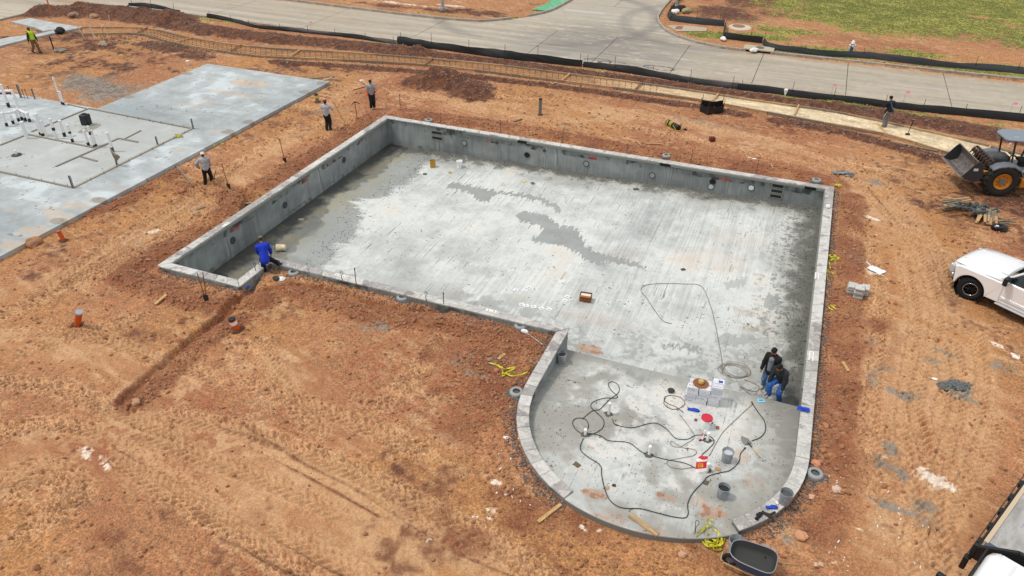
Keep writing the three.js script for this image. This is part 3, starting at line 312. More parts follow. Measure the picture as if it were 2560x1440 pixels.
// walls
const M_wall = new THREE.MeshStandardMaterial({ roughness: .9, bumpScale: .01 });
{ const W = 2048, Hh = 160; const m = tex(W, Hh, (i, j, o) => { const s = i / W * 26, y = j / Hh * 2; const a = vn(s * 5, y * .5), b = fbm(s * .5, y * .6, 3), c = fbm(s * 2.3, y * 3, 3), d = vn(s * 24, y * 1.2); let g = 150 + (b - .5) * 60 + (a - .5) * 26 + (c - .5) * 22 + (d - .5) * 14; o[0] = g - 3; o[1] = g + 3; o[2] = g + 2; if (y > 1.3) soilMix(o, [58, 62, 60], sst(.44, .76, c * .75 + a * .25) * .9 * sst(1.3, 1.6, y + (c - .5))); soilMix(o, [176, 184, 182], sst(.62, .78, a * .6 + b * .4) * .6); if (y < .4) soilMix(o, [88, 90, 84], sst(.5, .7, c) * .6); soilMix(o, [84, 88, 86], sst(.66, .76, d * .5 + a * .5) * .5); }, true, true); M_wall.map = m; }
function wallStrip(pl, yTop, yBot, out = .34) { // pl: pool-side line; solid strip reaching back to the ground side
  const pos = [], uv = [], ix = [], cs = cumul(pl);
  pl.forEach((p, i) => { const q = along(pl, cs[i] - 1e-4 + (i ? 0 : 2e-4)), nx = -q[3], nz = q[2]; const t = typeof yTop === 'function' ? yTop(p[0], p[1]) : yTop, b = typeof yBot === 'function' ? yBot(p[0], p[1]) : yBot; const O = [p[0] + nx * out * wallStrip.sgn, p[1] + nz * out * wallStrip.sgn]; for (const [x, y, z] of [[p[0], b, p[1]], [p[0], t, p[1]], [O[0], t, O[1]], [O[0], b, O[1]]]) { pos.push(x, y, z); uv.push(cs[i] / 26, (y + 1.8) / 2); } });
  for (let i = 0; i < pl.length - 1; i++) for (const k of [0, 1, 2]) { const a = i * 4 + k, b = a + 1, c = a + 4, d = c + 1; ix.push(a, b, c, b, d, c); }
  const e = (pl.length - 1) * 4; ix.push(0, 2, 1, 0, 3, 2, e, e + 1, e + 2, e, e + 2, e + 3);
  let g = new THREE.BufferGeometry(); g.setAttribute('position', new THREE.Float32BufferAttribute(pos, 3)); g.setAttribute('uv', new THREE.Float32BufferAttribute(uv, 2)); g.setIndex(ix); g = g.toNonIndexed(); g.computeVertexNormals(); return g;
}
const shoots = [];
function wallLine(name, a, b, sgn, bot) { wallStrip.sgn = sgn; const n = Math.ceil(Math.hypot(b[0] - a[0], b[1] - a[1]) / .5), l = Array.from({ length: n + 1 }, (_, i) => [lerp(a[0], b[0], i / n), lerp(a[1], b[1], i / n)]); const g = wallStrip(l, -.045, bot); const m = part(pool, 'wall', g, M_wall); return m; }
const deepBot = (x, z) => floorY(x, z) - .12;
const WP = .05; // wall face sits back under the coping
wallLine('back', [-22.3, -36.2 - WP], [2.3, -36.2 - WP], 0 || -1 * -1 * 0 + 1 * -1, deepBot);
wallLine('left', [-22.07 - WP, -18.6], [-22.07 - WP, -36.24], -1, deepBot);
wallLine('right', [2 + WP, -36.24], [2 + WP, -17.35], -1, (x, z) => z > -20.4 ? beachY(z) - .12 : deepBot(x, z));
wallLine('near', [-6, -20.75 + WP], [-18.4, -20.75 + WP], -1, deepBot);
wallLine('legside', [-18.81 + WP, -20.72], [-18.81 + WP, -18.6], -1, deepBot);
wallLine('legend', [-18.5, -18.85 + WP], [-22.2, -18.85 + WP], -1, deepBot);
wallLine('ledge', [-5.92 - WP, -17.35], [-5.92 - WP, -20.72], -1, (x, z) => beachY(z) - .3);
for (const [a0, a1] of [[0, .864], [1.978, Math.PI]]) { wallStrip.sgn = -1; part(pool, 'wall', wallStrip(arcPts(R_IN + WP, a0, a1, 14), -.045, (x, z) => beachY(z) - .12, .3), M_wall); }
// beam under the coping, with openings left for the skimmers
const M_beam = M(0x83857f, .9);
for (const [a, b] of [[-17.1, -13.95], [-13.4, -6.1], [-5.5, 1.05], [1.6, 2.04]]) part(pool, 'beam', box(b - a, .11, .1, (a + b) / 2, -.157, -36.205), M_beam);
part(pool, 'beam', box(.1, .1, 17.3, -22.075, -.15, -27.5), M_beam); part(pool, 'beam', box(.1, .09, 15.6, 2.005, -.14, -28.35), M_beam);
for (const x of [-13.67, -5.8, 1.32]) part(pool, 'skimmer_mouth', [box(.5, .03, .05, x, -.07, -36.235), box(.5, .02, .05, x, -.2, -36.235), box(.03, .13, .05, x - .235, -.185, -36.235), box(.03, .13, .05, x + .235, -.185, -36.235), box(.44, .1, .02, x, -.175, -36.247)], M(0x1f2121, .8));
// recessed foot holes, light rings and return fittings
function niche(x, y, z, w, h, rotY) { const g = [box(w + .12, .035, .03, 0, -h / 2 - .035, 0), box(w + .12, .035, .03, 0, h / 2, 0), box(.06, h, .03, -w / 2 - .03, -h / 2, 0), box(.06, h, .03, w / 2 + .03, -h / 2, 0)]; const m = part(pool, 'foot_hole', g, M_beam); m.position.set(x, y, z); m.rotation.y = rotY; const k = part(m, 'recess', box(w, h, .012, 0, -h / 2, -.004), M(0x26292a, .9)); return m; }
for (const y of [-.42, -.74]) niche(-18.9, y, -36.235, .62, .15, 0); for (const y of [-.28, -.56, -.84]) niche(-.17, y, -36.235, .52, .15, 0);
function lightRing(x, y, z, ry, fill) { const o = part(pool, 'light_ring', new THREE.TorusGeometry(.15, .018, 8, 28), M(0x3d4141, .8)); o.position.set(x, y, z); o.rotation.y = ry; part(o, 'cover', new THREE.CircleGeometry(.145, 24).translate(0, 0, .004), fill || M(0x9aa19f, .8)); }
const dkHole = M(0x15171a, .8), whiteCap = M(0xe4e8ea, .6);
for (const [x, y, f] of [[-17.2, -.75], [-13.4, -.85, dkHole], [-10.0, -.78], [-6.4, -.82], [-3.3, -.62, dkHole], [-3.35, -.9, M(0xc9cfd0, .7)], [-1.4, -.6, whiteCap]]) lightRing(x, y, -36.232, 0, f);
for (const [z, y] of [[-22.4, -.85], [-26.2, -.9], [-31.5, -.7]]) lightRing(-22.1, y, z, Math.PI / 2, M(0x4a4e4e, .9));
for (const [x, y] of [[-18.1, -.3], [-15.2, -.42], [-12.4, -.42], [-4.3, -.35], [-.9, -.32]]) { const o = part(pool, 'return_fitting', [cyl(.06, .06, .1, 0, 0, 0, 14).rotateX(Math.PI / 2), new THREE.TorusGeometry(.075, .02, 6, 18).translate(0, 0, .02)], M(0x4b4f4f, .6)); o.position.set(x, y, -36.24); }
for (const z of [-25.5, -27.8, -30, -33]) { const o = part(pool, 'return_fitting', cyl(.05, .05, .08, 0, 0, 0, 14).rotateZ(Math.PI / 2), M(0x3b3e3e, .6)); o.position.set(-22.1, -.38, z); }
for (const z of [-22.2, -23.6, -28.9]) { const o = part(pool, 'return_fitting', cyl(.03, .03, .12, 0, 0, 0, 10).rotateZ(Math.PI / 2), M(0x55595a, .6)); o.position.set(1.98, -.32, z); }
// coping stones
const stoneTex = k => tex(192, 192, (i, j, o) => { const x = i / 60 + k * 31, y = j / 60; const a = fbm(x, y * 1.4 + k, 4), b = fbm(x * 3 + 9, y * 3, 3), c = vn(x * 14, y * 14); const base = [[192, 191, 188], [180, 178, 175], [200, 199, 196], [164, 161, 159]][k]; for (let q = 0; q < 3; q++) o[q] = base[q] + (a - .5) * 60 + (b - .5) * 40 + (c - .5) * 18; if (a > .55) soilMix(o, [104, 98, 98], sst(.55, .75, a) * .6); if (b < .36) soilMix(o, [222, 218, 210], .5); });
const M_stone = [0, 1, 2, 3].map(k => new THREE.MeshStandardMaterial({ map: stoneTex(k), roughness: .8 }));
function quadStone(a, b, c, d) { // plan corners, 5 cm thick, chamfered top
  const y0 = -.045, y1 = -.008, y2 = 0, m = [(a[0] + b[0] + c[0] + d[0]) / 4, (a[1] + b[1] + c[1] + d[1]) / 4]; const ins = p => { const dx = m[0] - p[0], dz = m[1] - p[1], L = Math.hypot(dx, dz); return [p[0] + dx / L * .012, p[1] + dz / L * .012]; };
  const ring = [[a, b, c, d].map(p => [p[0], y0, p[1]]), [a, b, c, d].map(p => [p[0], y1, p[1]]), [a, b, c, d].map(ins).map(p => [p[0], y2, p[1]])], pos = [], uv = [], ox = rnd(), oz = rnd(); const tri = (p, q, r) => { for (const v of [p, q, r]) { pos.push(...v); uv.push(v[0] * .5 + ox, v[2] * .5 + oz + v[1]); } };
  for (let k = 0; k < 2; k++) for (let i = 0; i < 4; i++) { const n = (i + 1) % 4; tri(ring[k][i], ring[k][n], ring[k + 1][i]); tri(ring[k][n], ring[k + 1][n], ring[k + 1][i]); } tri(ring[2][0], ring[2][1], ring[2][2]); tri(ring[2][0], ring[2][2], ring[2][3]); tri(ring[0][0], ring[0][2], ring[0][1]); tri(ring[0][0], ring[0][3], ring[0][2]);
  const g = new THREE.BufferGeometry(); g.setAttribute('position', new THREE.Float32BufferAttribute(pos, 3)); g.setAttribute('uv', new THREE.Float32BufferAttribute(uv, 2)); g.computeVertexNormals(); return g;
}
for (const m of M_stone) m.map.wrapS = m.map.wrapT = THREE.RepeatWrapping, m.side = THREE.DoubleSide;
let stoneRun = 0;
function coping(Gp, Pp, len = .61) { // matching ground-side and pool-side lines
  const g = .004; const cg = cumul(Gp), cp = cumul(Pp), n = Math.max(1, Math.round(cg[cg.length - 1] / len));
  for (let i = 0; i < n; i++) { const t0 = i / n, t1 = (i + 1) / n, LG = cg[cg.length - 1], LP = cp[cp.length - 1]; const A = along(Gp, LG * t0 + g, cg), B = along(Gp, LG * t1 - g, cg), Cc = along(Pp, LP * t1 - g, cp), D = along(Pp, LP * t0 + g, cp); if (rnd() < .42) stoneRun = (rnd() * 4) | 0; const o = part(pool, 'coping_stone', quadStone(A, B, Cc, D), M_stone[stoneRun]); o.position.y = rr(-.004, .004); }
}
coping([[-22.45, -36.58], [2.38, -36.58]], [[-22.07, -36.2], [2, -36.2]]);
coping([[2.38, -36.57], [2.38, -17.35]], [[2, -36.19], [2, -17.35]]);
coping(arcPts(R_OUT, .004, .864, 12), arcPts(R_IN, .004, .864, 12), .42); coping(arcPts(R_OUT, 1.978, 3.137, 16), arcPts(R_IN, 1.978, 3.137, 16), .5);
coping([[-6.3, -17.35], [-6.3, -20.36]], [[-5.92, -17.35], [-5.92, -20.74]]);
coping([[-6.31, -20.37], [-18.42, -20.37]], [[-5.93, -20.75], [-18.8, -20.75]]); coping([[-18.43, -20.36], [-18.43, -18.48]], [[-18.81, -20.74], [-18.81, -18.86]]);
coping([[-18.44, -18.47], [-22.44, -18.47]], [[-18.82, -18.85], [-22.06, -18.85]]); coping([[-22.45, -18.48], [-22.45, -36.56]], [[-22.07, -18.86], [-22.07, -36.18]]);
// white depth tiles set on the coping
function depthTile(text, x, z, ry, w = .52) { const t = canvasTex(256, 80, (c, W, H) => { c.fillStyle = '#eceae6'; c.fillRect(0, 0, W, H); c.strokeStyle = '#9b9894'; c.lineWidth = 3; for (let i = 1; i < 4; i++) { c.beginPath(); c.moveTo(W * i / 4, 0); c.lineTo(W * i / 4, H); c.stroke(); } c.fillStyle = '#2a2a2c'; c.font = 'bold 50px sans-serif'; c.textAlign = 'center'; c.textBaseline = 'middle'; const ch = text.split(' '); ch.forEach((s, i) => c.fillText(s, W * (i + .5) / ch.length, H / 2 + 2)); }); const o = part(pool, 'depth_tile', new THREE.PlaneGeometry(w, .16).rotateX(-Math.PI / 2), new THREE.MeshStandardMaterial({ map: t, roughness: .4 }), 'white depth tile reading ' + text); o.position.set(x, .009, z); o.rotation.y = ry; }
depthTile('3 FT 6 IN', 2.14,-22.33, -Math.PI / 2); depthTile('3 FT 6 IN', 2.04,-27.74, -Math.PI / 2); depthTile('4 FT', 2.18,-34.31, -Math.PI / 2, .36); depthTile('4 FT', -8.91,-20.66, 0, .42); depthTile('5 FT 1 IN', -15.23,-20.61, 0, .62); depthTile('5 FT', -22.15,-22.25, Math.PI / 2, .4); depthTile('5 FT', -22.22,-29.28, Math.PI / 2, .4); depthTile('4 FT 10 IN', -3.16,-36.41, 0, .6); depthTile('5 FT', -20.29,-36.37, 0, .4);
// numbers sprayed in red on the walls
function spray(text, x, y, z, ry, w = .75) { const t = canvasTex(256, 96, (c, W, H) => { c.clearRect(0, 0, W, H); c.fillStyle = '#d2452f'; c.strokeStyle = '#d2452f'; c.lineWidth = 5; c.font = '54px sans-serif'; c.textAlign = 'center'; c.textBaseline = 'middle'; c.strokeText(text, W / 2, H / 2); }); const o = part(pool, 'sprayed_number', new THREE.PlaneGeometry(w, w * .375), new THREE.MeshStandardMaterial({ map: t, transparent: true, alphaTest: .4, roughness: .9 }), 'depth sprayed on the wall in red'); o.position.set(x, y, z); o.rotation.y = ry; }
spray('4F 10IN', -2.75, -.38, -36.243, 0, .8); spray('4F 8IN', -9.7, -.4, -36.243, 0, .8); spray('4F 6', -15.7, -.42, -36.243, 0, .7); spray('5F 1IN', -22.113, -.42, -22.7, Math.PI / 2, .8); spray('5F 1IN', -22.113, -.42, -28, Math.PI / 2, .8); spray('5F', -22.113, -.42, -34.6, Math.PI / 2, .45);
// rain water standing at the deep side
{ const P = [[-22.1, -36.2]]; for (let z = -36.2; z < -18.9; z += .3) P.push([Math.min(shoreX(z) + .6, z > -20.7 ? -18.8 : 9), z]); P.push([-22.1, -18.9]);
  const g = new THREE.ShapeGeometry(new THREE.Shape(P.map(p => new THREE.Vector2(p[0], -p[1])))).rotateX(-Math.PI / 2).translate(0, WATER_Y, 0);
  const w = struct('water', g, MP(0xffffff, .04, { transmission: 1, ior: 1.33, thickness: .1, attenuationColor: C(0xc4bf9e), attenuationDistance: 2.5 }), 'shallow murky rain water along the deep wall of the pool'); w.castShadow = false; }

// ---------- house slab ----------
function plateGeo(P, top, thick, uvf) { const sh = new THREE.Shape(P.map(p => new THREE.Vector2(p[0], -p[1]))); const g = new THREE.ExtrudeGeometry(sh, { depth: thick, bevelEnabled: false, curveSegments: 1 }).rotateX(-Math.PI / 2).translate(0, top - thick, 0); const p = g.attributes.position, uv = g.attributes.uv; for (let i = 0; i < p.count; i++) { const r = uvf(p.getX(i), p.getZ(i), p.getY(i)); uv.setXY(i, r[0], r[1]); } return g; }
const SLAB_IN = [...[[-39.05,-30.7],[-31.27,-30.54],[-31.22,-25.09],[-31.19,-22.43],[-35.97,-22.38],[-43.93,-22.87],[-39.2,-24.97],[-38.9,-26.44]]], BAG_PATCH = [-36.52,-28.33];
const house = thing('house_slab', 'large blue-grey concrete house slab with pipe stubs rising from it, at left', 'slab');
{
  const x0 = -66, x1 = -28.7, z0 = -40.6, z1 = -12, W = 2048, Hh = 1570;
  const mud = [[-33.32,-38.23, 1.5, .9, 1], [-32.79,-36.19, 2.5, .4, .6], [-33.4,-34.36, 1, .4, .5], [-34.17,-33.5, .8, .3, .5], [-29.12,-20.03, 1.2, .4, .8], [-29.02,-18.71, 1.3, .5, .8], [-28.92,-17.46, 1.2, .5, .8], [-29.17,-23.27, 1, .25, .7], [-29.57,-21.09, .8, .4, .7], [-30.24,-20.39, .7, .3, .6], [-29.78,-27.94, .6, .3, .5], [-29.83,-30.64, .5, .3, .4], [-29.22,-21.89, .8, .2, .5], [-29.32,-30.85, .8, .2, .5], [-31.89,-19.71, .7, .3, .4]];
  const plates = [[-38.53,-33.2], [-38.4,-38.21], [-29.12,-30.93], [-29.03,-32.61], [-29.09,-21.95], [-29.15,-19.74], [-39.09,-31.42], [-29.11,-40.11], [-29.13,-38.15]];
  const map = tex(W, Hh, (i, j, o) => { const x = lerp(x0, x1, (i + .5) / W), z = lerp(z0, z1, (j + .5) / Hh); const a = fbm(x * .22 + 40, z * .22, 4), b = fbm(x * 1.2, z * 1.2 + 8, 3), c = fbm(x * 5, z * 5, 2), d = hsh(i, j), st = vn(x * .8 + z * .3, z * 3.5); const inner = x < -31 && x > -52; let g = 176 + (a - .5) * 46 + (b - .5) * 34 + (c - .5) * 18 + (d - .5) * 7 + (st - .5) * 14; o[0] = g - 6; o[1] = g + 1; o[2] = g + 3; soilMix(o, [201, 212, 216], sst(.54, .7, b * .5 + a * .5) * .8); soilMix(o, [142, 156, 162], sst(.55, .75, 1 - a) * sst(.35, .6, b) * .55); if (x > -41 && z > -33 && false) o[0] += 0;
    if (inPoly(x, z, SLAB_IN)) soilMix(o, [182, 184, 180], .62); 
    for (const m of mud) { const u = (x - m[0]) / m[2], v = (z - m[1]) / m[3], q = u * u + v * v; if (q < 2.4) soilMix(o, [196, 172, 148], m[4] * .6 * sst(.3, .65, (1 - sst(0, 1.6, q)) * .8 + (b - .5) * .9 + (c - .5) * .5)); }
    for (const p of plates) { const u = Math.hypot((x - p[0]) / .42, (z - p[1]) / .3); if (u < 1.1) soilMix(o, [132, 126, 112], (1 - sst(.8, 1.1, u + (c - .5) * .3)) * .6); }
    if (c > .78 && b > .55) soilMix(o, [120, 96, 84], .5); const u = Math.hypot((x - BAG_PATCH[0]) / .35, (z - BAG_PATCH[1]) / .75); if (u < 1.3) soilMix(o, [140, 136, 122], (1 - sst(.9, 1.1, u + (b - .5) * .4)) * .85); });  // ends with a darker oval patch on the slab beside the black bag
  part(house, 'slab', plateGeo(SLAB, 0, .42, (x, z, y) => [(x - x0) / (x1 - x0), (z - z0) / (z1 - z0) + (y < -.01 ? .002 : 0)]), new THREE.MeshStandardMaterial({ map, roughness: .8 }));
  const M_ledge = M(0x8a8378, .9), M_ledge2 = M(0x9d978b, .9);
  for (const [p, w] of [[[[-39.05,-30.7],[-31.27,-30.54]], .1], [[[-31.25,-30.55],[-31.19,-22.43]], .13], [[[-39.04,-30.63],[-39,-26.77]], .1], [[[-38.85,-26.4],[-34.11,-26.41]], .1], [[[-34.05,-26.37],[-33.86,-27.16]], .14], [[[-33.86,-27.16],[-33.96,-23.89]], .1], [[[-33.75,-25.26],[-32.58,-25.16]], .1], [[[-33.93,-27.31],[-33.89,-27.87]], .1], [[[-33.87,-27.88],[-32.56,-27.88]], .1], [[[-33.55,-27.95],[-33.64,-29.22]], .05], [[[-38.88,-26.32],[-38.91,-24.74]], .1], [[[-31.21,-22.42],[-35.97,-22.38]], .1], [[[-40.72,-30.73],[-39.18,-30.64]], .09]]) part(house, 'ledge_strip', plank([p[0][0], .002, p[0][1]], [p[1][0], .002, p[1][1]], w, .045), w > .11 ? M_ledge2 : M_ledge);
  for (const [l, n] of [[[[-36.31,-30.36],[-31.52,-30.5]], 6], [[[-31.19,-30.13],[-31.18,-22.91]], 9], [[[-35.36,-22.33],[-31.26,-22.4]], 5], [[[-36.16,-32.36],[-32.97,-32.48]], 3]]) for (let i = 0; i < n; i++) { const p = along(l, cumul(l).pop() * (i + .5) / n); part(house, 'anchor_bolt', rod([p[0] + .1, 0, p[1] - .06], [p[0] + .1, .15, p[1] - .06], .011, 6), M(0x5d5750, .6, { metalness: .6 })); }
}
// stub pipes: [x, z, height] from base and top
const M_pvc = M(0xe9eaea, .45), M_band = M(0x1e1f21, .5), M_pvcDirty = M(0xcfc9be, .6);
function stub(x, z, h, r0, bands, label, y0 = 0, m = M_pvc) { const r = r0 * 1.25; h *= 1.4; const t = thing('pipe_stub', label, 'pipe', x, y0, z, 0, 'white pipe stubs on the house slab'); part(t, 'pipe', lathe([[0, h - .01], [r - .01, h - .01], [r - .006, h], [r, h - .004], [r, 0]], 18), m); part(t, 'socket', lathe([[r, h - .1], [r + .01, h - .1], [r + .01, h - .004], [r - .002, h + .002]], 18), m); for (const [a, b] of bands) part(t, 'tape_band', cyl(r + .006, r + .006, (b - a) * h, 0, a * h, 0, 18, true), M_band); return t; }
for (const [x, z, h, r, b, l] of [
  [-38.45,-26.01,0.68, .075, [], 'thick plain white pipe stub standing alone beside the corner of the ledge strips'],
  [-38.23,-26.66,0.64, .045, [[0, .18]], 'thin white pipe stub, left one in the cluster of three'],
  [-38,-26.63,0.89, .07, [[0, .12]], 'tallest white pipe stub, rising at the back of the cluster of three'],
  [-37.67,-26.58,0.68, .05, [], 'white pipe stub without tape, right one in the cluster of three'],
  [-36.95,-26.58,0.82, .06, [[.42, .56]], 'white pipe stub with one black band at mid height and red stain at its foot'],
  [-36.83,-27,0.66, .06, [[0, .26]], 'white pipe stub with black foot, between the mid-banded and the double-banded stub'],
  [-35.79,-26.58,0.7, .055, [[0, .2], [.5, .62]], 'white pipe stub with two black bands'],
  [-34.62,-26.54,0.63, .055, [[0, .22]], 'white pipe stub with black foot next to the leaning pair near the ledge corner'],
  [-34.14,-26.46,0.86, .04, [[0, .12], [.6, .74]], 'tall thin stub of the pair at the ledge corner, black band near its top'],
  [-34.17,-26.62,0.65, .04, [[0, .16]], 'short thin stub of the pair at the ledge corner'],
  [-32.84,-26.43,0.76, .06, [[0, .24]], 'lone white pipe stub with black foot near the cloth-wrapped pipe']]) stub(x, z, h, r, b, l);
{ // pipe manifolds at the frame's left edge
  const mk = (label, legs, run, extra) => { const t = thing('pipe_manifold', label, 'pipes'); for (const [x, z, h] of legs) { part(t, 'riser', rod([x, 0, z], [x, h, z], .07, 14), M_pvc); part(t, 'tape_band', cyl(.076, .076, .2, x, .02, z, 14, true), M_band); } part(t, 'header', tube(run, .075, 10, 40, false, .05), M_pvc); for (const e of extra) part(t, 'elbow', new THREE.SphereGeometry(.1, 12, 10).translate(...e), M_pvc); return t; };
  const A = [-40.97,-26.84], B = [-40.96,-27.24], Cc = [-41,-27.63], D = [-40.99,-27.83], E = [-40.7,-27.82], F = [-40.38,-27.82];
  mk('white pipe manifold with three black-footed legs and a tall riser, at the left edge', [[...A, .75], [...B, .5], [...Cc, .62]], [[A[0], .75, A[1]], [B[0], .66, B[1]], [Cc[0], .62, Cc[1]]], [[A[0], .76, A[1]], [Cc[0], .63, Cc[1]], [B[0], .66, B[1]]]);
  const t2 = mk('white pipe manifold with three short legs joined to the tall riser, right of the other', [[...D, .6], [...E, .5], [...F, .5]], [[F[0], .5, F[1]], [E[0], .55, E[1]], [D[0], .66, D[1]]], [[F[0], .5, F[1]], [D[0], .66, D[1]]]);
  part(t2, 'tall_riser', rod([D[0], .66, D[1]], [D[0] - .1, 1.75, D[1] - .1], .07, 14), M_pvc); part(t2, 'cap', cyl(.1, .1, .25, D[0] - .07, 1.15, D[1] - .07, 14), M_pvc);
  const G0 = [-43.5,-29.03]; const v = thing('vent_pipe', 'tall white vent pipe with a red and white cross pipe at the left edge', 'pipe', G0[0], 0, G0[1]); part(v, 'riser', rod([0, 0, 0], [0, 1.25, 0], .08, 14), M_pvc); part(v, 'tape_band', cyl(.086, .086, .28, 0, .03, 0, 14, true), M_band); part(v, 'cap', cyl(.075, .075, .2, 0, 1.2, 0, 14), M_pvc); part(v, 'cross_pipe', rod([.3, .95, -.35], [-1.6, .85, .3], .07, 14), M(0xf0eeee, .5)); part(v, 'red_pipe', rod([.3, .8, -.35], [-1.6, .7, .3], .06, 14), M(0x7d2c3c, .5));
  const G1 = [-40.98,-30.61]; const w = thing('conduit_riser', 'three slim white conduits joining into one tall capped riser at the slab edge', 'conduit', G1[0], 0, G1[1]); for (const k of [-.13, 0, .13]) { part(w, 'conduit', rod([k, 0, k * .2], [k, .75 - Math.abs(k - .13) * .2, k * .2], .032, 10), M_pvc); part(w, 'tape_band', cyl(.037, .037, .18, k, 0, k * .2, 10, true), M_band); } part(w, 'bend', tube([[.13, .72, .03], [.08, .8, 0], [-.1, .82, 0], [-.13, .8, -.03]], .034, 8, 14), M_pvc); part(w, 'tall_riser', rod([-.13, .74, -.03], [-.15, 1.5, -.05], .04, 10), M_pvc); part(w, 'cap', [cyl(.075, .075, .15, -.15, 1.45, -.05, 12), cyl(.03, .03, .08, -.15, 1.6, -.05, 8)], M(0xdfe1e1, .5));
}
{ const f = thing('floor_drain', 'black floor drain flange with a short white stub, alone on the slab', 'drain', -37,0,-24.17); part(f, 'flange', lathe([[0, .05], [.14, .06], [.24, .035], [.25, 0]], 24), M(0x34383b, .6)); part(f, 'stub', cyl(.055, .055, .24, 0, .04, 0, 14), M_pvc);
  const b = thing('covered_box', 'black plastic bag tied over a box in the middle of the slab', 'bag', -37.15,0,-28.78, .2); const g = new RoundedBoxGeometry(.48, .62, .42, 6, .09); { const p = g.attributes.position; for (let i = 0; i < p.count; i++) { const n = .05 * (vn(p.getX(i) * 9 + 3, p.getY(i) * 9 + p.getZ(i) * 7) - .5); p.setXYZ(i, p.getX(i) * (1 + n * 3), p.getY(i) * (1 + n), p.getZ(i) * (1 + n * 3)); } } g.computeVertexNormals(); part(b, 'bag', g.translate(0, .3, 0), M(0x17181b, .38)); part(b, 'knot', rock(.09, 1.3, .7, 1, .3, 2).translate(.05, .62, .02), M(0x141518, .4));
  const c = thing('wrapped_pipe', 'grey pipe wrapped in a brown cloth at the corner of the ledge strips', 'pipe', -31.27,0,-25.17); part(c, 'pipe', rod([0, 0, 0], [.02, .35, 0], .05, 12), M(0x77716a, .7)); const cl = []; for (let k = 0; k < 5; k++) cl.push(tube([[-.06 + k * .03, .85 - k * .05, .02], [.02 + k * .05, .75 - k * .03, .07], [.06 + k * .06, .5 + (k % 2) * .08, .06 - k * .02], [.1 + k * .05, .3 + k * .05, 0]], .05, 8, 12)); part(c, 'cloth', cl, M(0x8d8172, .95)); part(c, 'upper_pipe', rod([.02, .35, 0], [-.04, .95, 0], .045, 12), M(0x6b655c, .8)); }
const M_steel = M(0x8d9196, .5, { metalness: .6 });
for (const [x, z, h, w, l] of [[-44.34,-30.57,0.83, .13, 'widest steel channel post at the left edge of the slab'], [-43.4,-30.73,0.64, .06, 'steel post at the slab edge beside three short rods'], [-31.3,-28,0.49, .07, 'steel post on the slab near the yellow twine'], [-31.19,-30.58,0.59, .06, 'steel post at the far corner of the ledge strip'], [-31.19,-22.43,0.64, .1, 'steel channel post at the near corner of the ledge strip']]) { const t = thing('steel_post', l, 'post', x, 0, z); part(t, 'post', extr([[-w / 2, 0], [w / 2, 0], [w / 2, h], [-w / 2, h]], .03), M_steel); part(t, 'flange', [box(.012, h, .05, -w / 2, 0, .02), box(.012, h, .05, w / 2, 0, .02)], M_steel); part(t, 'foot', box(w * 1.6, .012, .12, 0, 0, 0), M_steel); }
for (const [px, py, l] of [[-44.04,-30.54,0.49, 'short rod nearest the wide steel channel'], [-43.8,-30.56,0.53, 'short rod between two others at the slab edge'], [-45.32,-30.63,0.51, 'thin rod behind the pipes at the left edge']].map(([x, z, h, l]) => [[x, z, h], 0, l])) { const t = thing('steel_rod', l, 'rod', px[0], 0, px[1]); part(t, 'rod', rod([0, 0, 0], [0, px[2], 0], .02, 8), M(0x74706a, .6)); part(t, 'tip', cyl(.035, .035, .08, 0, px[2] - .02, 0, 8), M(0x4f3d36, .7)); }

// ---------- street ----------
const RX0 = -75, RX1 = 36, RZ0 = -96, RZ1 = -38;
const roadMap = tex(2048, 1070, (i, j, o) => { const x = lerp(RX0, RX1, (i + .5) / 2048), z = lerp(RZ0, RZ1, (j + .5) / 1070); const main = z > -59.6, a = fbm(x * .08, z * .3 + 4, 3), b = fbm(x * .5, z * 2.2, 3), c = fbm(x * 3, z * 3, 2), d = hsh(i, j), ln = vn(x * .12, z * 3.1); let g = 172 + (a - .5) * 30 + (b - .5) * 20 + (c - .5) * 14 + (d - .5) * 6 + (ln - .5) * 16; o[0] = g + 6; o[1] = g - 3; o[2] = g - 19;
  soilMix(o, [142, 140, 136], sst(.48, .66, a * .6 + ln * .4) * .4 * sst(-30, -16, x)); soilMix(o, [168, 138, 108], sst(.5, .7, b * .6 + c * .2 + (x < -20 ? .1 : 0) - .02) * .4);
  const ex = x + 15, ez = z + 57.5, er = Math.hypot(ex * .8, ez); soilMix(o, [116, 114, 112], (1 - sst(2, 7, er + (b - .5) * 6)) * .5 * sst(.3, .6, b + .15)); const arc = Math.abs(Math.hypot(x + 22, z + 64) - 9.5); soilMix(o, [104, 102, 102], (1 - sst(.1, 1, arc)) * .35 * (z < -55 ? 1 : 0)); const arc2 = Math.abs(Math.hypot(x + 8, z + 66) - 7.5); soilMix(o, [110, 108, 106], (1 - sst(.1, .9, arc2)) * .3 * (z < -56 ? 1 : 0));
  if (b > .62 && er < 9 && c > .5) soilMix(o, [204, 198, 188], .35); const ky = Math.min(x < -26 || x > -6 ? Math.abs(z + 59.3) : 9, Math.abs(z + 51.2)); if (main) soilMix(o, [172, 136, 104], (1 - sst(0, .9, ky + (c - .5) * .8 + (b - .5) * .5)) * .75);
  if (main) for (const lz of [-53.1, -54.6, -56.3, -57.7]) soilMix(o, [128, 122, 114], (1 - sst(.1, .55, Math.abs(z - lz + (ln - .5) * .5))) * .3 * sst(.3, .6, a)); const sx = x + 12.5, sz = z + 52.4; for (let k = 0; k < 5; k++) { const r = Math.hypot((sx - (k - 2) * .9 - Math.sin(k * 5)) / 1.7, sz - .35 * Math.cos(k * 4)) - .55 - .12 * Math.sin(k * 3 + sx * 2); if (Math.abs(r) < .045 && c > .36) soilMix(o, [72, 72, 74], .8); } });
const M_road = new THREE.MeshStandardMaterial({ map: roadMap, roughness: .9 });
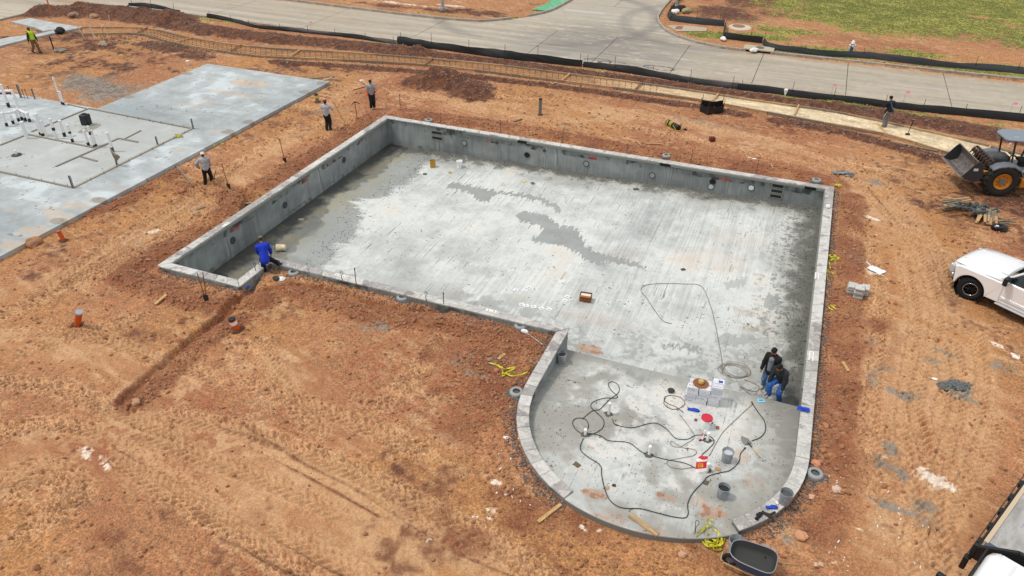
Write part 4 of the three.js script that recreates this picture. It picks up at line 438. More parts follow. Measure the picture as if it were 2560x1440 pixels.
const ROAD_Y = -.26, ruv = (x, z) => [(x - RX0) / (RX1 - RX0), (z - RZ0) / (RZ1 - RZ0)];
const road = new THREE.Group(); road.name = 'street'; road.userData = { kind: 'structure', label: 'pale concrete street and its junction behind the site' }; scene.add(road);
part(road, 'road_base', plateGeo(ROADP, ROAD_Y - .03, .1, ruv), M(0x4a4642, .95));
{ const near = -51.22, far = -59.36, mid = -55.1, J = [-150, -100, -74.2, -68, -57.5, -48.3, -38.8, -29.35, -19.5, -14.5, -8.8, -3.3, 2.6, 8.8, 15, 21, 27, 33, 80, 150], g = .022;
  for (let i = 0; i < J.length - 1; i++) for (const [a, b] of [[far + .04, mid], [mid, near]]) { const x0 = J[i] + g, x1 = J[i + 1] - g; if (x1 < -74 && i > 1) continue; part(road, 'road_panel', plateGeo([[x0, a + .01], [x1, a + .01], [x1, b - .01], [x0, b - .01]], ROAD_Y, .06, ruv), M_road); }
  const L = [...smooth([[-26.4, -59.35], [-24.3, -61.2], [-22.5, -64], [-21.8, -69]], .6)], R = [...smooth([[-13.1, -69], [-12.7, -65.8], [-11, -62.2], [-8.5, -60.2], [-6, -59.37]], .6)];
  part(road, 'road_panel', plateGeo([...L, ...R], ROAD_Y, .06, ruv), M_road); for (const [a, b] of [[-69.04, -75], [-75.04, -81], [-81.04, -90], [-90.04, -100]]) for (const [p, q] of [[-21.75, -17.46], [-17.42, -13.1]]) part(road, 'road_panel', plateGeo([[p, a], [q, a], [q, b], [p, b]], ROAD_Y, .06, ruv), M_road);
  const W = smooth([[-57.6, -51.26], [-60.6, -50.4], [-62.2, -48.2], [-62.6, -45]], .5); part(road, 'road_panel', plateGeo([...W, [-68, -45], [-68, -51.2], [-57.6, -51.2]], ROAD_Y + .002, .06, ruv), M_road); for (const [a, b] of [[-44.96, -38], [-37.96, -30], [-29.96, -20]]) part(road, 'road_panel', plateGeo([[-68, a], [-62.6, a], [-62.6, b], [-68, b]], ROAD_Y, .06, ruv), M_road); part(road, 'road_panel', plateGeo([[-74, -51.2], [-68.04, -51.2], [-68.04, -20], [-74, -20]], ROAD_Y, .06, ruv), M_road);
  const sb = [[-21.3,-66.55],[-17.38,-66.51],[-17.42,-65.88],[-21.19,-65.79]]; part(road, 'stop_line', plateGeo(sb, ROAD_Y + .006, .004, ruv), M(0xb9b5ac, .8));
}
const M_kerb = new THREE.MeshStandardMaterial({ map: tex(256, 64, (i, j, o) => { const a = fbm(i * .06, j * .08, 3), b = hsh(i, j); const g = 158 + (a - .5) * 60 + (b - .5) * 14; o[0] = g + 4; o[1] = g - 4; o[2] = g - 14; }, true, true), roughness: .9 });
function kerb(pts, label, seg = 3) { const k = new THREE.Group(); k.name = uname('kerb'); k.userData = { kind: 'structure', label }; scene.add(k); const P = smooth(pts, .3), L = cumul(P).pop(), n = Math.max(1, Math.round(L / seg)); for (let i = 0; i < n; i++) { const a = L * i / n + .012, b = L * (i + 1) / n - .012, m = Math.max(1, Math.ceil((b - a) / .5)), pos = [], uv = [], ix = []; const prof = [[-.09, -.3], [-.075, -.1], [-.05, -.07], [.06, -.07], [.09, -.1], [.1, -.3]]; for (let j = 0; j <= m; j++) { const p = along(P, lerp(a, b, j / m)); prof.forEach(([u, y], q) => { pos.push(p[0] - p[3] * u, y, p[1] + p[2] * u); uv.push(lerp(a, b, j / m) / 2, q / 5); }); } for (let j = 0; j < m; j++) for (let q = 0; q < 5; q++) { const e = j * 6 + q; ix.push(e, e + 6, e + 1, e + 1, e + 6, e + 7); } let e = m * 6; ix.push(0, 1, 2, 0, 2, 3, 0, 3, 4, 0, 4, 5, e, e + 2, e + 1, e, e + 3, e + 2, e, e + 4, e + 3, e, e + 5, e + 4); let g = new THREE.BufferGeometry(); g.setAttribute('position', new THREE.Float32BufferAttribute(pos, 3)); g.setAttribute('uv', new THREE.Float32BufferAttribute(uv, 2)); g.setIndex(ix); g = g.toNonIndexed(); g.computeVertexNormals(); part(k, 'kerb_stone', g, M_kerb); } }
M_kerb.side = THREE.DoubleSide;
kerb([[-74, -59.45], [-50, -59.4], [-26.5, -59.4], [-24.3, -61.2]], 'kerb on the far side of the street, left of the junction'); kerb([[-23.3, -62.6], [-22.3, -64.6], [-21.8, -69], [-21.7, -80]], 'kerb at the left of the side street');
kerb([[-13.1, -90], [-13.1, -69], [-12.7, -65.8], [-11, -62.2], [-8.5, -60.2], [-6, -59.4], [-4.9, -59.4]], 'curved kerb round the grassy corner'); kerb([[-2.6, -59.45], [6, -59.6], [20, -59.8], [40, -60]], 'kerb along the far side of the street, right of the drain'); kerb([[-62.6, -22], [-62.6, -45], [-62.2, -48.2], [-60.6, -50.4], [-58, -51.2], [-40, -51.15], [0, -51.15], [40, -51.15]], 'kerb on the near side behind the silt fence', 3);
{ // storm drain in the far kerb
  const d = thing('storm_drain', 'concrete storm drain box with round iron lid and dark slot in the kerb', 'drain', -3.75, 0, -59.7); part(d, 'top_slab', box(2.2, .1, 1.1, 0, -.15, -.25, .02), M(0xb5ab98, .9)); part(d, 'lid', cyl(.32, .33, .02, .05, -.05, -.3, 24), M(0x5d5f5e, .7)); part(d, 'slot', box(1.7, .1, .04, 0, -.25, .27), M(0x0c0c0d, .9)); part(d, 'end_block', [box(.22, .22, .25, -1.02, -.29, .25), box(.22, .22, .25, 1.02, -.29, .25)], M_kerb);
  const m = thing('manhole', 'round brown manhole lid with a pale concrete collar in the grass', 'manhole', -5.94,-0.2,-66.08); part(m, 'collar', lathe([[0, .06], [.78, .07], [.9, .03], [.95, -.05]], 28), M(0xc9bfae, .9)); part(m, 'lid', cyl(.5, .52, .03, -.12, .07, -.05, 28), M(0x8d6c58, .8));
  const r = thing('kerb_ramp', 'pale concrete pavement ramp with a red tactile square at the street corner', 'ramp'); part(r, 'ramp_slab', plateGeo([[-11.53,-63.92],[-10.45,-62.5],[-8.28,-63.45],[-8.35,-64.48],[-9.95,-64.61]], -.12, .15, ruv), M(0xb3a48d, .9)); part(r, 'tactile_square', plateGeo([[-10.75,-63.99],[-10.27,-64.2],[-10.19,-63.15],[-10.76,-63.04]], -.11, .05, ruv), M(0x8f5f4c, .85)); }
// ---------- finished pavement at the top left ----------
{ const p = thing('pavement', 'new pale concrete pavement corner at the top left', 'pavement'); const m = new THREE.MeshStandardMaterial({ map: tex(256, 256, (i, j, o) => { const a = fbm(i * .03, j * .03, 4), b = hsh(i, j); const g = 182 + (a - .5) * 50 + (b - .5) * 8; o[0] = g - 4; o[1] = g; o[2] = g; }, true, true), roughness: .85 }), u = (x, z) => [x / 4, z / 4]; const Q = [[[-55.64,-38.09],[-55.58,-39.03],[-57.11,-40.15],[-57.24,-39.37]], [[-55.58,-39.03],[-55.39,-40.77],[-56.07,-41.46],[-57.11,-40.15]], [[-55.39,-40.77],[-54.91,-42.71],[-55.63,-43.43],[-56.01,-41.48]], [[-54.91,-42.71],[-54.44,-44.47],[-57.24,-44.6],[-57.86,-42.98],[-56.23,-42.39],[-55.63,-43.43]], [[-57.24,-44.6],[-60.7,-44.91],[-61.09,-43.47],[-57.86,-42.98]], [[-56.04,-36.48],[-55.64,-38.09],[-57.24,-39.37],[-57.43,-37.54]]]; Q.forEach((q, i) => part(p, 'pavement_slab', plateGeo(q, -.06 - i * .0025, .14, u), m)); }
// ---------- pavement forms ----------
const WOOD = (r, g, b, k) => new THREE.MeshStandardMaterial({ map: tex(256, 32, (i, j, o) => { const a = vn(i * .03 + k, j * .5), c = fbm(i * .02 + k * 7, j * .12, 3), d = hsh(i, j); const m = 1 + (a - .5) * .3 + (c - .5) * .35 + (d - .5) * .08; o[0] = r * m; o[1] = g * m; o[2] = b * m; }, true, true), roughness: .85 });
const M_wood = [WOOD(156, 132, 104, 1), WOOD(176, 148, 112, 2), WOOD(138, 124, 106, 3), WOOD(196, 158, 108, 4), WOOD(132, 84, 66, 5)];
{
  const f = thing('pavement_form', 'long curved timber formwork for a pavement, between pool and street', 'formwork');
  const rail = (P, L0) => { const L = cumul(P).pop(), n = Math.round(L / 3.2); for (let i = 0; i < n; i++) { const a = along(P, L * i / n + .01), b = along(P, L * (i + 1) / n - .01), mid = along(P, L * (i + .5) / n); const y = -.27; const m = M_wood[(i * 7 + L0) % 3]; part(f, 'rail_board', [plank([a[0], y, a[1]], [mid[0], y, mid[1]], .12, .22), plank([mid[0], y + .003, mid[1]], [b[0], y + .003, b[1]], .12, .217)], m); } const k = Math.round(L / 1.2); for (let i = 0; i < k; i++) { const q = along(P, L * (i + .4) / k), s = L0 ? 1 : -1; part(f, 'stake', box(.045, .42, .045, q[0] - q[3] * .07 * s, -.45, q[1] + q[2] * .07 * s), M_wood[1]); } };
  const SF = smooth(WALK_FAR, .8), SN = smooth(WALK_NEAR, .8); rail(SF, 0); rail(SN, 1);
  for (const p of [[[-49.64,-46.42],[-49.13,-44.84]], [[-44.31,-45.44],[-44.71,-43.95]], [[-39.62,-45.33],[-39.36,-43.87]], [[-34.89,-45.91],[-34.59,-44.31]], [[-25.03,-47.9],[-24.83,-46.45]], [[-14.92,-48.47],[-14.97,-46.8]], [[-9.95,-48.5],[-10.04,-47]], [[-4.96,-48.24],[-5.11,-46.82]], [[-0.06,-48.11],[-0.18,-46.28]], [[10.12,-45.44],[9.64,-43.78]]]) part(f, 'spreader', plank([p[0][0], -.06, p[0][1]], [p[1][0], -.06, p[1][1]], .09, .045), M_wood[(p[0][0] * 7 & 1) ? 4 : 3]);
  const bedTex = tex(1024, 64, (i, j, o) => { const x = i / 1024 * 74, y = j / 64 * 1.6, a = fbm(x * 1.2, y * 3, 3), b = vn(x * 12, y * 12), s = sst(38, 56, x); o[0] = lerp(164, 210, s); o[1] = lerp(119, 191, s); o[2] = lerp(80, 158, s); const m = 1 + (a - .5) * .35 + (b - .5) * .22; o[0] *= m; o[1] *= m; o[2] *= m; }); const n = 110, LF = cumul(SF).pop(), LN = cumul(SN).pop(), pos = [], uv = [], ix = []; for (let i = 0; i <= n; i++) { const a = along(SF, LF * i / n), b = along(SN, LN * i / n); for (let k = 0; k <= 4; k++) { const t = k / 4; pos.push(lerp(a[0], b[0], t), -.15 + .03 * (vn(i * .9, k * 3) - .5), lerp(a[1], b[1], t)); uv.push(i / n, t); } if (i) for (let k = 0; k < 4; k++) { const e = (i - 1) * 5 + k; ix.push(e, e + 1, e + 5, e + 1, e + 6, e + 5); } } const g = new THREE.BufferGeometry(); g.setAttribute('position', new THREE.Float32BufferAttribute(pos, 3)); g.setAttribute('uv', new THREE.Float32BufferAttribute(uv, 2)); g.setIndex(ix); g.computeVertexNormals(); part(f, 'sand_bed', g, new THREE.MeshStandardMaterial({ map: bedTex, roughness: .95, side: THREE.DoubleSide }));
  const bars = []; for (const t of [.2, .4, .6, .8]) { const l = []; for (let i = 6; i <= 66; i++) { const a = along(SF, LF * i / n), b = along(SN, LN * i / n); l.push([lerp(a[0], b[0], t), -.09, lerp(a[1], b[1], t)]); } bars.push(tube(l, .008, 5, 240)); } bars.forEach(b => part(f, 'rebar', b, M(0x7a5a40, .8))); const ch = []; for (let i = 30; i < 330; i++) { const a = along(SF, LF * i / 500), b = along(SN, LN * i / 500), t = .2 + .3 * (i % 3); ch.push(box(.04, .06, .04, lerp(a[0], b[0], t), -.15, lerp(a[1], b[1], t))); } const cm = part(f, 'bar_chairs', ch, M(0x2a2522, .8)); cm.userData.kind = 'stuff';
}
// ---------- silt fences ----------
function siltFence(pts, hgt, label, posts = 2.4, m = M_silt, slump = .35) {
  const f = thing('silt_fence', label, 'fence', 0, 0, 0, 0, 'black silt fences'); const P = smooth(pts, .5), L = cumul(P).pop(), n = Math.ceil(L / .3), pos = [], uv = [], ix = [], k0 = rnd() * 50, R = 5; 
  for (let i = 0; i <= n; i++) { const s = L * i / n, p = along(P, s), hh = hgt * .62 * (1 - slump * vn(s * .35 + k0, 2) - .12 * vn(s * 1.5, k0)), lean = .18 * (vn(s * .5, k0 + 9) - .5) + .1; const base = -.16; for (let j = 0; j <= R; j++) { const t = j / R, off = lean * t * t * 1.3 + .05 * Math.sin(t * 3) * (vn(s * 2.2, j + k0) - .5); pos.push(p[0] + p[3] * off, base + hh * t - .06 * (1 - t), p[1] - p[2] * off); uv.push(s, t); } }
  for (let i = 0; i < n; i++) for (let j = 0; j < R; j++) { const a = i * (R + 1) + j, c = a + R + 1; ix.push(a, c, a + 1, a + 1, c, c + 1); } const g = new THREE.BufferGeometry(); g.setAttribute('position', new THREE.Float32BufferAttribute(pos, 3)); g.setAttribute('uv', new THREE.Float32BufferAttribute(uv, 2)); g.setIndex(ix); g.computeVertexNormals(); part(f, 'fabric', g, m);
  for (let s = .3; s < L; s += posts * rr(.8, 1.2)) { const p = along(P, s), l = rr(-.05, .12); part(f, 'post', rod([p[0] + p[3] * .06, -.3, p[1] - p[2] * .06], [p[0] + p[3] * (.1 + l) + rr(-.04, .04), -.2 + hgt * rr(.85, 1.3), p[1] - p[2] * (.1 + l)], .016, 6), M_post); } return f; }
const M_silt = M(0x17181b, .55, { side: THREE.DoubleSide }), M_silt2 = M(0x33373b, .7, { side: THREE.DoubleSide }), M_post = M(0x3a342e, .8);
siltFence([[-56.56,-51.41],[-55.57,-51.68],[-54.03,-51.57],[-52.38,-51.36],[-50.51,-50.96]], .7, 'slack black silt fence ending at the soil heap, top left'); siltFence([[-47.89,-51.21],[-44.94,-50.78],[-42.04,-50.12],[-38.9,-50.3],[-36.26,-50.54],[-33.49,-50.61],[-31.39,-50.54],[-29.42,-50.44]], .55, 'black silt fence left of the dip, along the near side of the street', 2.6, M_silt, .55);
siltFence([[-29.36,-50.46],[-25.65,-50.45],[-22.75,-50.36],[-19.86,-50.22],[-17.2,-50.43],[-14.73,-50.58]], .95, 'tall smooth black silt fence in the middle of the street edge', 3, M_silt, .2); siltFence([[-14.68,-50.6],[-12.85,-50.59],[-10.78,-50.43],[-9.13,-50.2],[-7.26,-49.91],[-5.35,-49.93],[-4,-49.82]], .8, 'crumpled black silt fence with weeds, right of the middle', 2.4, M_silt, .35); siltFence([[-4,-49.82],[-2.06,-49.97],[-0.09,-49.98],[1.82,-50],[5.07,-50.13],[7.87,-50.27],[12.52,-50.72],[15.38,-50.77]], .75, 'black silt fence with pink flags, running off to the right', 2.6, M_silt, .2);
siltFence([[-12, -80], [[-12.52,-72.06]][0], [[-12.32,-67.64]][0], [[-11.73,-65.82]][0]], .8, 'dark silt fence beside the side street, bundled at its corner', 2, M_silt2); siltFence([[-11.73,-65.82],[-9.48,-65.65],[-7.2,-65.81]], .85, 'grey silt fence crossing the grass corner', 2.2, M_silt2, .1); siltFence([[-7.2,-65.81],[-6.96,-63.76],[-6.72,-61.94]], .7, 'short silt fence return by the manhole', 1.4, M_silt2, .1); siltFence([[-6.72,-61.94],[-5.08,-61.91],[-3.72,-61.89]], .8, 'black silt fence panel behind the storm drain', 1.6, M_silt, .1); siltFence([[-3.72,-61.89],[-3.13,-60.49],[-1.09,-60.24],[1.17,-60.21],[3.91,-60.74],[6.32,-60.62],[8.54,-60.64],[11.23,-60.9],[13.97,-61.1],[17.34,-61.22]], .75, 'black silt fence along the grass lot past the hydrant', 2.6, M_silt2, .2);

// ---------- people ----------
const smin = (a, b, k) => { const h = clamp(.5 + .5 * (b - a) / k); return b + (a - b) * h - k * h * (1 - h); };
function boneDist(b, x, y, z) { const [ax, ay, az, ar, dx, dy, dz, dr, LL] = b; const px = x - ax, py = y - ay, pz = z - az; let t = (px * dx + py * dy + pz * dz) / LL; t = t < 0 ? 0 : t > 1 ? 1 : t; const ex = px - dx * t, ey = py - dy * t, ez = pz - dz * t; return Math.sqrt(ex * ex + ey * ey + ez * ez) - (ar + dr * t); }
const bone = (a, b, r1, r2 = r1) => [a[0], a[1], a[2], r1, b[0] - a[0], b[1] - a[1], b[2] - a[2], r2 - r1, Math.max(1e-8, (b[0] - a[0]) ** 2 + (b[1] - a[1]) ** 2 + (b[2] - a[2]) ** 2)];
function skinMesh(bones, cell, k = .03, grow = 0, wob = 0, keep) { // smooth skin over a set of tapered bones (surface nets)
  let lo = [1e9, 1e9, 1e9], hi = [-1e9, -1e9, -1e9]; for (const b of bones) for (let q = 0; q < 3; q++) { const r = Math.max(b[3], b[3] + b[7]) + grow + cell * 2 + .02; lo[q] = Math.min(lo[q], b[q] - r, b[q] + b[4 + q] - r); hi[q] = Math.max(hi[q], b[q] + r, b[q] + b[4 + q] + r); }
  const n = [0, 1, 2].map(q => Math.ceil((hi[q] - lo[q]) / cell) + 1), [nx, ny, nz] = n, F = new Float32Array(nx * ny * nz); let o = 0;
  for (let kz = 0; kz < nz; kz++) for (let j = 0; j < ny; j++) for (let i = 0; i < nx; i++) { const x = lo[0] + i * cell, y = lo[1] + j * cell, z = lo[2] + kz * cell; let d = 1; for (const b of bones) { const e = boneDist(b, x, y, z); if (e < d + k) d = smin(d, e, k); } d -= grow; if (wob) d += wob * (vn(x * 14 + y * 9, z * 14 + y * 17) - .5); if (keep) d = Math.max(d, keep(x, y, z)); F[o++] = d; }
  const vi = new Int32Array(nx * ny * nz).fill(-1), pos = [], ix = [], id = (i, j, q) => i + nx * (j + ny * q);
  for (let q = 0; q < nz - 1; q++) for (let j = 0; j < ny - 1; j++) for (let i = 0; i < nx - 1; i++) { let m = 0, c = 0, sx = 0, sy = 0, sz = 0; for (let e = 0; e < 8; e++) if (F[id(i + (e & 1), j + (e >> 1 & 1), q + (e >> 2))] < 0) m |= 1 << e; if (m === 0 || m === 255) continue; for (const [a, b] of NETS) { const s = (m >> a & 1), t = (m >> b & 1); if (s === t) continue; const fa = F[id(i + (a & 1), j + (a >> 1 & 1), q + (a >> 2))], fb = F[id(i + (b & 1), j + (b >> 1 & 1), q + (b >> 2))], u = fa / (fa - fb); sx += lerp(a & 1, b & 1, u); sy += lerp(a >> 1 & 1, b >> 1 & 1, u); sz += lerp(a >> 2, b >> 2, u); c++; } vi[id(i, j, q)] = pos.length / 3; pos.push(lo[0] + (i + sx / c) * cell, lo[1] + (j + sy / c) * cell, lo[2] + (q + sz / c) * cell); }
  for (let q = 1; q < nz - 1; q++) for (let j = 1; j < ny - 1; j++) for (let i = 1; i < nx - 1; i++) { const s = F[id(i, j, q)] < 0; const quad = (a, b, c, d, fl) => { if (fl) ix.push(a, b, c, a, c, d); else ix.push(a, c, b, a, d, c); }; if (s !== F[id(i + 1, j, q)] < 0) quad(vi[id(i, j - 1, q - 1)], vi[id(i, j, q - 1)], vi[id(i, j, q)], vi[id(i, j - 1, q)], s); if (s !== F[id(i, j + 1, q)] < 0) quad(vi[id(i - 1, j, q - 1)], vi[id(i - 1, j, q)], vi[id(i, j, q)], vi[id(i, j, q - 1)], s); if (s !== F[id(i, j, q + 1)] < 0) quad(vi[id(i - 1, j - 1, q)], vi[id(i, j - 1, q)], vi[id(i, j, q)], vi[id(i - 1, j, q)], s); }
  const g = new THREE.BufferGeometry(); g.setAttribute('position', new THREE.Float32BufferAttribute(pos, 3)); g.setIndex(ix); g.computeVertexNormals(); const col = new Float32Array(pos.length); for (let i = 0; i < pos.length; i += 3) { const m = .8 + .28 * vn(pos[i] * 11 + pos[i + 1] * 7, pos[i + 2] * 11 + pos[i + 1] * 13) + .12 * vn(pos[i] * 40, pos[i + 1] * 40 + pos[i + 2] * 30); col[i] = m; col[i + 1] = m * .98; col[i + 2] = m * .96; } g.setAttribute('color', new THREE.BufferAttribute(col, 3)); return g;
}
const NETS = [[0, 1], [2, 3], [4, 5], [6, 7], [0, 2], [1, 3], [4, 6], [5, 7], [0, 4], [1, 5], [2, 6], [3, 7]];
const add3 = (a, b, s = 1) => [a[0] + b[0] * s, a[1] + b[1] * s, a[2] + b[2] * s], sub3 = (a, b) => [a[0] - b[0], a[1] - b[1], a[2] - b[2]], len3 = a => Math.hypot(...a), nrm3 = a => { const l = len3(a) || 1; return [a[0] / l, a[1] / l, a[2] / l]; };
const crs = (a, b) => [a[1] * b[2] - a[2] * b[1], a[2] * b[0] - a[0] * b[2], a[0] * b[1] - a[1] * b[0]];
function ik(a, c, l1, l2, hint) { let d = sub3(c, a), L = len3(d); if (L > (l1 + l2) * .995) { c = add3(a, nrm3(d), (l1 + l2) * .995); d = sub3(c, a); L = len3(d); } const u = nrm3(d), x = (l1 * l1 - l2 * l2 + L * L) / (2 * L), h = Math.sqrt(Math.max(0, l1 * l1 - x * x)); const dot = hint[0] * u[0] + hint[1] * u[1] + hint[2] * u[2]; const v = nrm3(add3(hint, u, -dot)); return [add3(add3(a, u, x), v, h), c]; }
function hand(w, dir, up, curl, side) { // palm and five bent fingers; dir = along the fingers, up = back of the hand
  const d = nrm3(dir), s = nrm3(crs(d, up)), u = crs(s, d), B = []; const P = (f, l, h) => [w[0] + d[0] * f + s[0] * l + u[0] * h, w[1] + d[1] * f + s[1] * l + u[1] * h, w[2] + d[2] * f + s[2] * l + u[2] * h];
  for (const l of [-.026, -.009, .009, .026]) B.push(bone(P(0, l * .6, 0), P(.075, l, 0), .016, .013));
  [[-.032, .062], [-.011, .074], [.011, .07], [.031, .055]].forEach(([l, L]) => { const a = curl, p1 = P(.08 + L * .5 * Math.cos(a), l, -L * .5 * Math.sin(a)), p2 = P(.08 + L * .5 * Math.cos(a) + L * .55 * Math.cos(2.1 * a), l * .95, -L * .5 * Math.sin(a) - L * .55 * Math.sin(2.1 * a)); B.push(bone(P(.072, l, 0), p1, .0105, .0095), bone(p1, p2, .0095, .0078)); });
  const t0 = P(.02, -.03 * side, -.004), t1 = P(.055, -.055 * side, -.016), t2 = P(.085, -.058 * side + .02 * side * curl, -.03 - .012 * curl); B.push(bone(t0, t1, .014, .011), bone(t1, t2, .011, .009)); return B;
}
const SKIN = [0x9c6a4c, 0x87583f, 0xa87756];
function person(o) { // o: position, turn, joints in metres with the figure facing +z
  const t = thing('person', o.label, 'person', ...o.at, o.turn); const lean = o.lean || [0, 0], pel = o.pelvis || [0, .95, 0];
  const chest = add3(pel, [lean[0] * .42, .42 * Math.sqrt(1 - Math.min(.95, lean[0] ** 2 + lean[1] ** 2)), lean[1] * .42]), up = nrm3(sub3(chest, pel)), neck = add3(chest, up, .13), hd = o.head || [0, 0], headC = add3(add3(neck, up, .1), [hd[0] * .1, .04, hd[1] * .1]);
  const shX = o.twist ? [Math.cos(o.twist), 0, -Math.sin(o.twist)] : [1, 0, 0], sh = s => add3(add3(chest, shX, .185 * s), up, .05), hip = s => add3(pel, [.095 * s, -.04, 0]);
  const arm = {}, leg = {}; for (const s of [1, -1]) { const A = o.arms[s > 0 ? 0 : 1]; const [el, wr] = ik(sh(s), A.w, .285, .26, A.h || [s * .5, -.2, -1]); arm[s] = { el, wr, ...A }; const Lg = o.legs[s > 0 ? 0 : 1]; const [kn, an] = ik(hip(s), Lg.a, .44, .43, Lg.h || [0, .1, 1]); leg[s] = { kn, an, toe: Lg.t || [0, -.05, .17] }; }
  const MV = (c, r) => M(c, r, { vertexColors: true }), skin = MV(SKIN[o.skin || 0], .6), bones = [bone(pel, chest, .13, .13), bone(chest, neck, .1, .055), bone(neck, headC, .055, .06)], hands = [];
  for (const s of [1, -1]) { const a = arm[s], l = leg[s]; bones.push(bone(add3(chest, shX, .1 * s), sh(s), .08, .062), bone(sh(s), a.el, .052, .042), bone(a.el, a.wr, .042, .028), bone(hip(s), l.kn, .085, .055), bone(l.kn, l.an, .055, .038), bone(l.an, add3(l.an, l.toe), .036, .03)); hands.push(...hand(a.wr, a.d || sub3(a.wr, a.el), a.u || [s, .1, .2], a.c ?? .5, s)); }
  const fw = nrm3([hd[0] * .9, -.15 + (o.nod || 0), .9]), rt = nrm3(crs([0, 1, 0], fw)), hu = crs(fw, rt), HP = (r, u, f) => [headC[0] + rt[0] * r + hu[0] * u + fw[0] * f, headC[1] + rt[1] * r + hu[1] * u + fw[1] * f, headC[2] + rt[2] * r + hu[2] * u + fw[2] * f];
  const headB = [bone(HP(0, .05, -.02), HP(0, .03, .025), .083, .078), bone(HP(0, -.03, .02), HP(0, -.085, .05), .062, .032), bone(HP(0, .01, .088), HP(0, -.022, .108), .012, .015), bone(HP(.078, -.005, -.01), HP(.082, .02, -.014), .014, .012), bone(HP(-.078, -.005, -.01), HP(-.082, .02, -.014), .014, .012), bone(HP(-.02, -.058, .082), HP(.02, -.058, .082), .009, .009), bone(neck, HP(0, -.04, -.01), .05, .052)];
  const body = part(t, 'body', [skinMesh(bones, .036), skinMesh(hands, .0085, .006), skinMesh(headB, .012, .02)], skin); part(body, 'eyes', [-1, 1].map(s => new THREE.SphereGeometry(.011, 8, 6).translate(...HP(.03 * s, .015, .088))), M(0x1a1512, .4));
  // clothes
  const shirt = [bone(add3(pel, up, .02), chest, .145, .15), bone(add3(chest, shX, -.1), add3(chest, shX, .1), .12, .12), bone(chest, add3(neck, up, -.03), .1, .07)]; for (const s of [1, -1]) { const a = arm[s], e = o.sleeve ?? 1; shirt.push(bone(add3(chest, shX, .1 * s), sh(s), .09, .075), bone(sh(s), a.el, .068, .055)); if (e >= 1) shirt.push(bone(a.el, add3(a.el, sub3(a.wr, a.el), .93), .055, .042)); }
  part(t, o.topName || 'shirt', skinMesh(shirt, .026, .035, .02, .02), MV(o.top, .9)); if (o.skirt) part(t, 'jacket_hem', skinMesh([bone(add3(pel, up, -.1), add3(pel, up, .12), .185, .18)], .03, .03, 0, .014), MV(o.top, .9));
  const tr = [bone(add3(pel, up, -.02), add3(pel, up, .07), .138, .13)]; for (const s of [1, -1]) { const l = leg[s]; tr.push(bone(hip(s), l.kn, .1, .075), bone(l.kn, add3(l.kn, sub3(l.an, l.kn), .95), .072, .066)); } part(t, 'trousers', skinMesh(tr, .027, .03, .014, .02), MV(o.pants, .9));
  for (const s of [1, -1]) { const l = leg[s]; part(t, 'shoe', skinMesh([bone(add3(l.an, [0, -.01, 0]), add3(l.an, [l.toe[0] * .95, l.toe[1] + .005, l.toe[2] * .95]), .05, .042), bone(add3(l.an, [0, -.035, 0]), add3(l.an, [-l.toe[0] * .25, -.045, -l.toe[2] * .25]), .045, .04)], .017, .02), MV(o.shoes ?? 0x2b2622, .8)); }
  if (o.hair !== undefined) part(t, 'hair', skinMesh([bone(HP(0, .062, -.032), HP(0, .062, .012), .092, .085), bone(HP(0, -.02, -.06), HP(0, .03, -.06), .05, .07)], .014, .02, 0, .012, (x, y, z) => { const d = sub3([x, y, z], headC), f = d[0] * fw[0] + d[1] * fw[1] + d[2] * fw[2], u = d[0] * hu[0] + d[1] * hu[1] + d[2] * hu[2]; return .8 * f - .55 * u - .03; }), M(o.hair, .85));
  if (o.cap !== undefined) { const c = part(t, 'cap', skinMesh([bone(HP(0, .055, -.03), HP(0, .055, .012), .1, .096)], .014, .02, 0, 0, (x, y, z) => { const d = sub3([x, y, z], headC), u = d[0] * hu[0] + d[1] * hu[1] + d[2] * hu[2]; return .035 - u; }), M(o.cap, .8)); part(c, 'peak', skinMesh([bone(HP(-.04, .045, .1), HP(.04, .045, .1), .03, .03), bone(HP(-.025, .035, .145), HP(.025, .035, .145), .02, .02)], .012, .03, 0, 0, (x, y, z) => { const d = sub3([x, y, z], headC), u = d[0] * hu[0] + d[1] * hu[1] + d[2] * hu[2]; return Math.abs(u - .042) - .012; }), M(o.cap, .8)); }
  return { t, arm, leg, chest, pel, neck, headC, sh, HP, up, hip };
}
const STAND = [{ a: [.1, .08, -.02] }, { a: [-.1, .08, .03] }], HANG = [{ w: [.3, .82, .08], h: [.4, 0, -1] }, { w: [-.3, .82, .08], h: [-.4, 0, -1] }];
{ // walker in the lime vest
  const p = person({ label: 'person in lime safety vest and khaki trousers walking at the top left', at: [-52.16,-0.2,-38.26], turn: 1.7, top: 0x33393c, pants: 0x7a6247, hair: 0x2a2523, arms: [{ w: [.28, .86, .12] }, { w: [-.28, .86, -.1] }], legs: [{ a: [.09, .08, .2] }, { a: [-.09, .11, -.26], t: [0, -.07, .15] }], lean: [0, -.06], skin: 1 });
  part(p.t, 'vest', skinMesh([bone(add3(p.pel, p.up, .06), p.chest, .155, .165), bone(add3(p.chest, [-.1, .02, 0]), add3(p.chest, [.1, .02, 0]), .135, .135), bone(p.chest, add3(p.neck, [0, -.05, 0]), .11, .085)], .026, .035, .02, .012), M(0xb4e628, .7, { emissive: 0x000000 }));
}
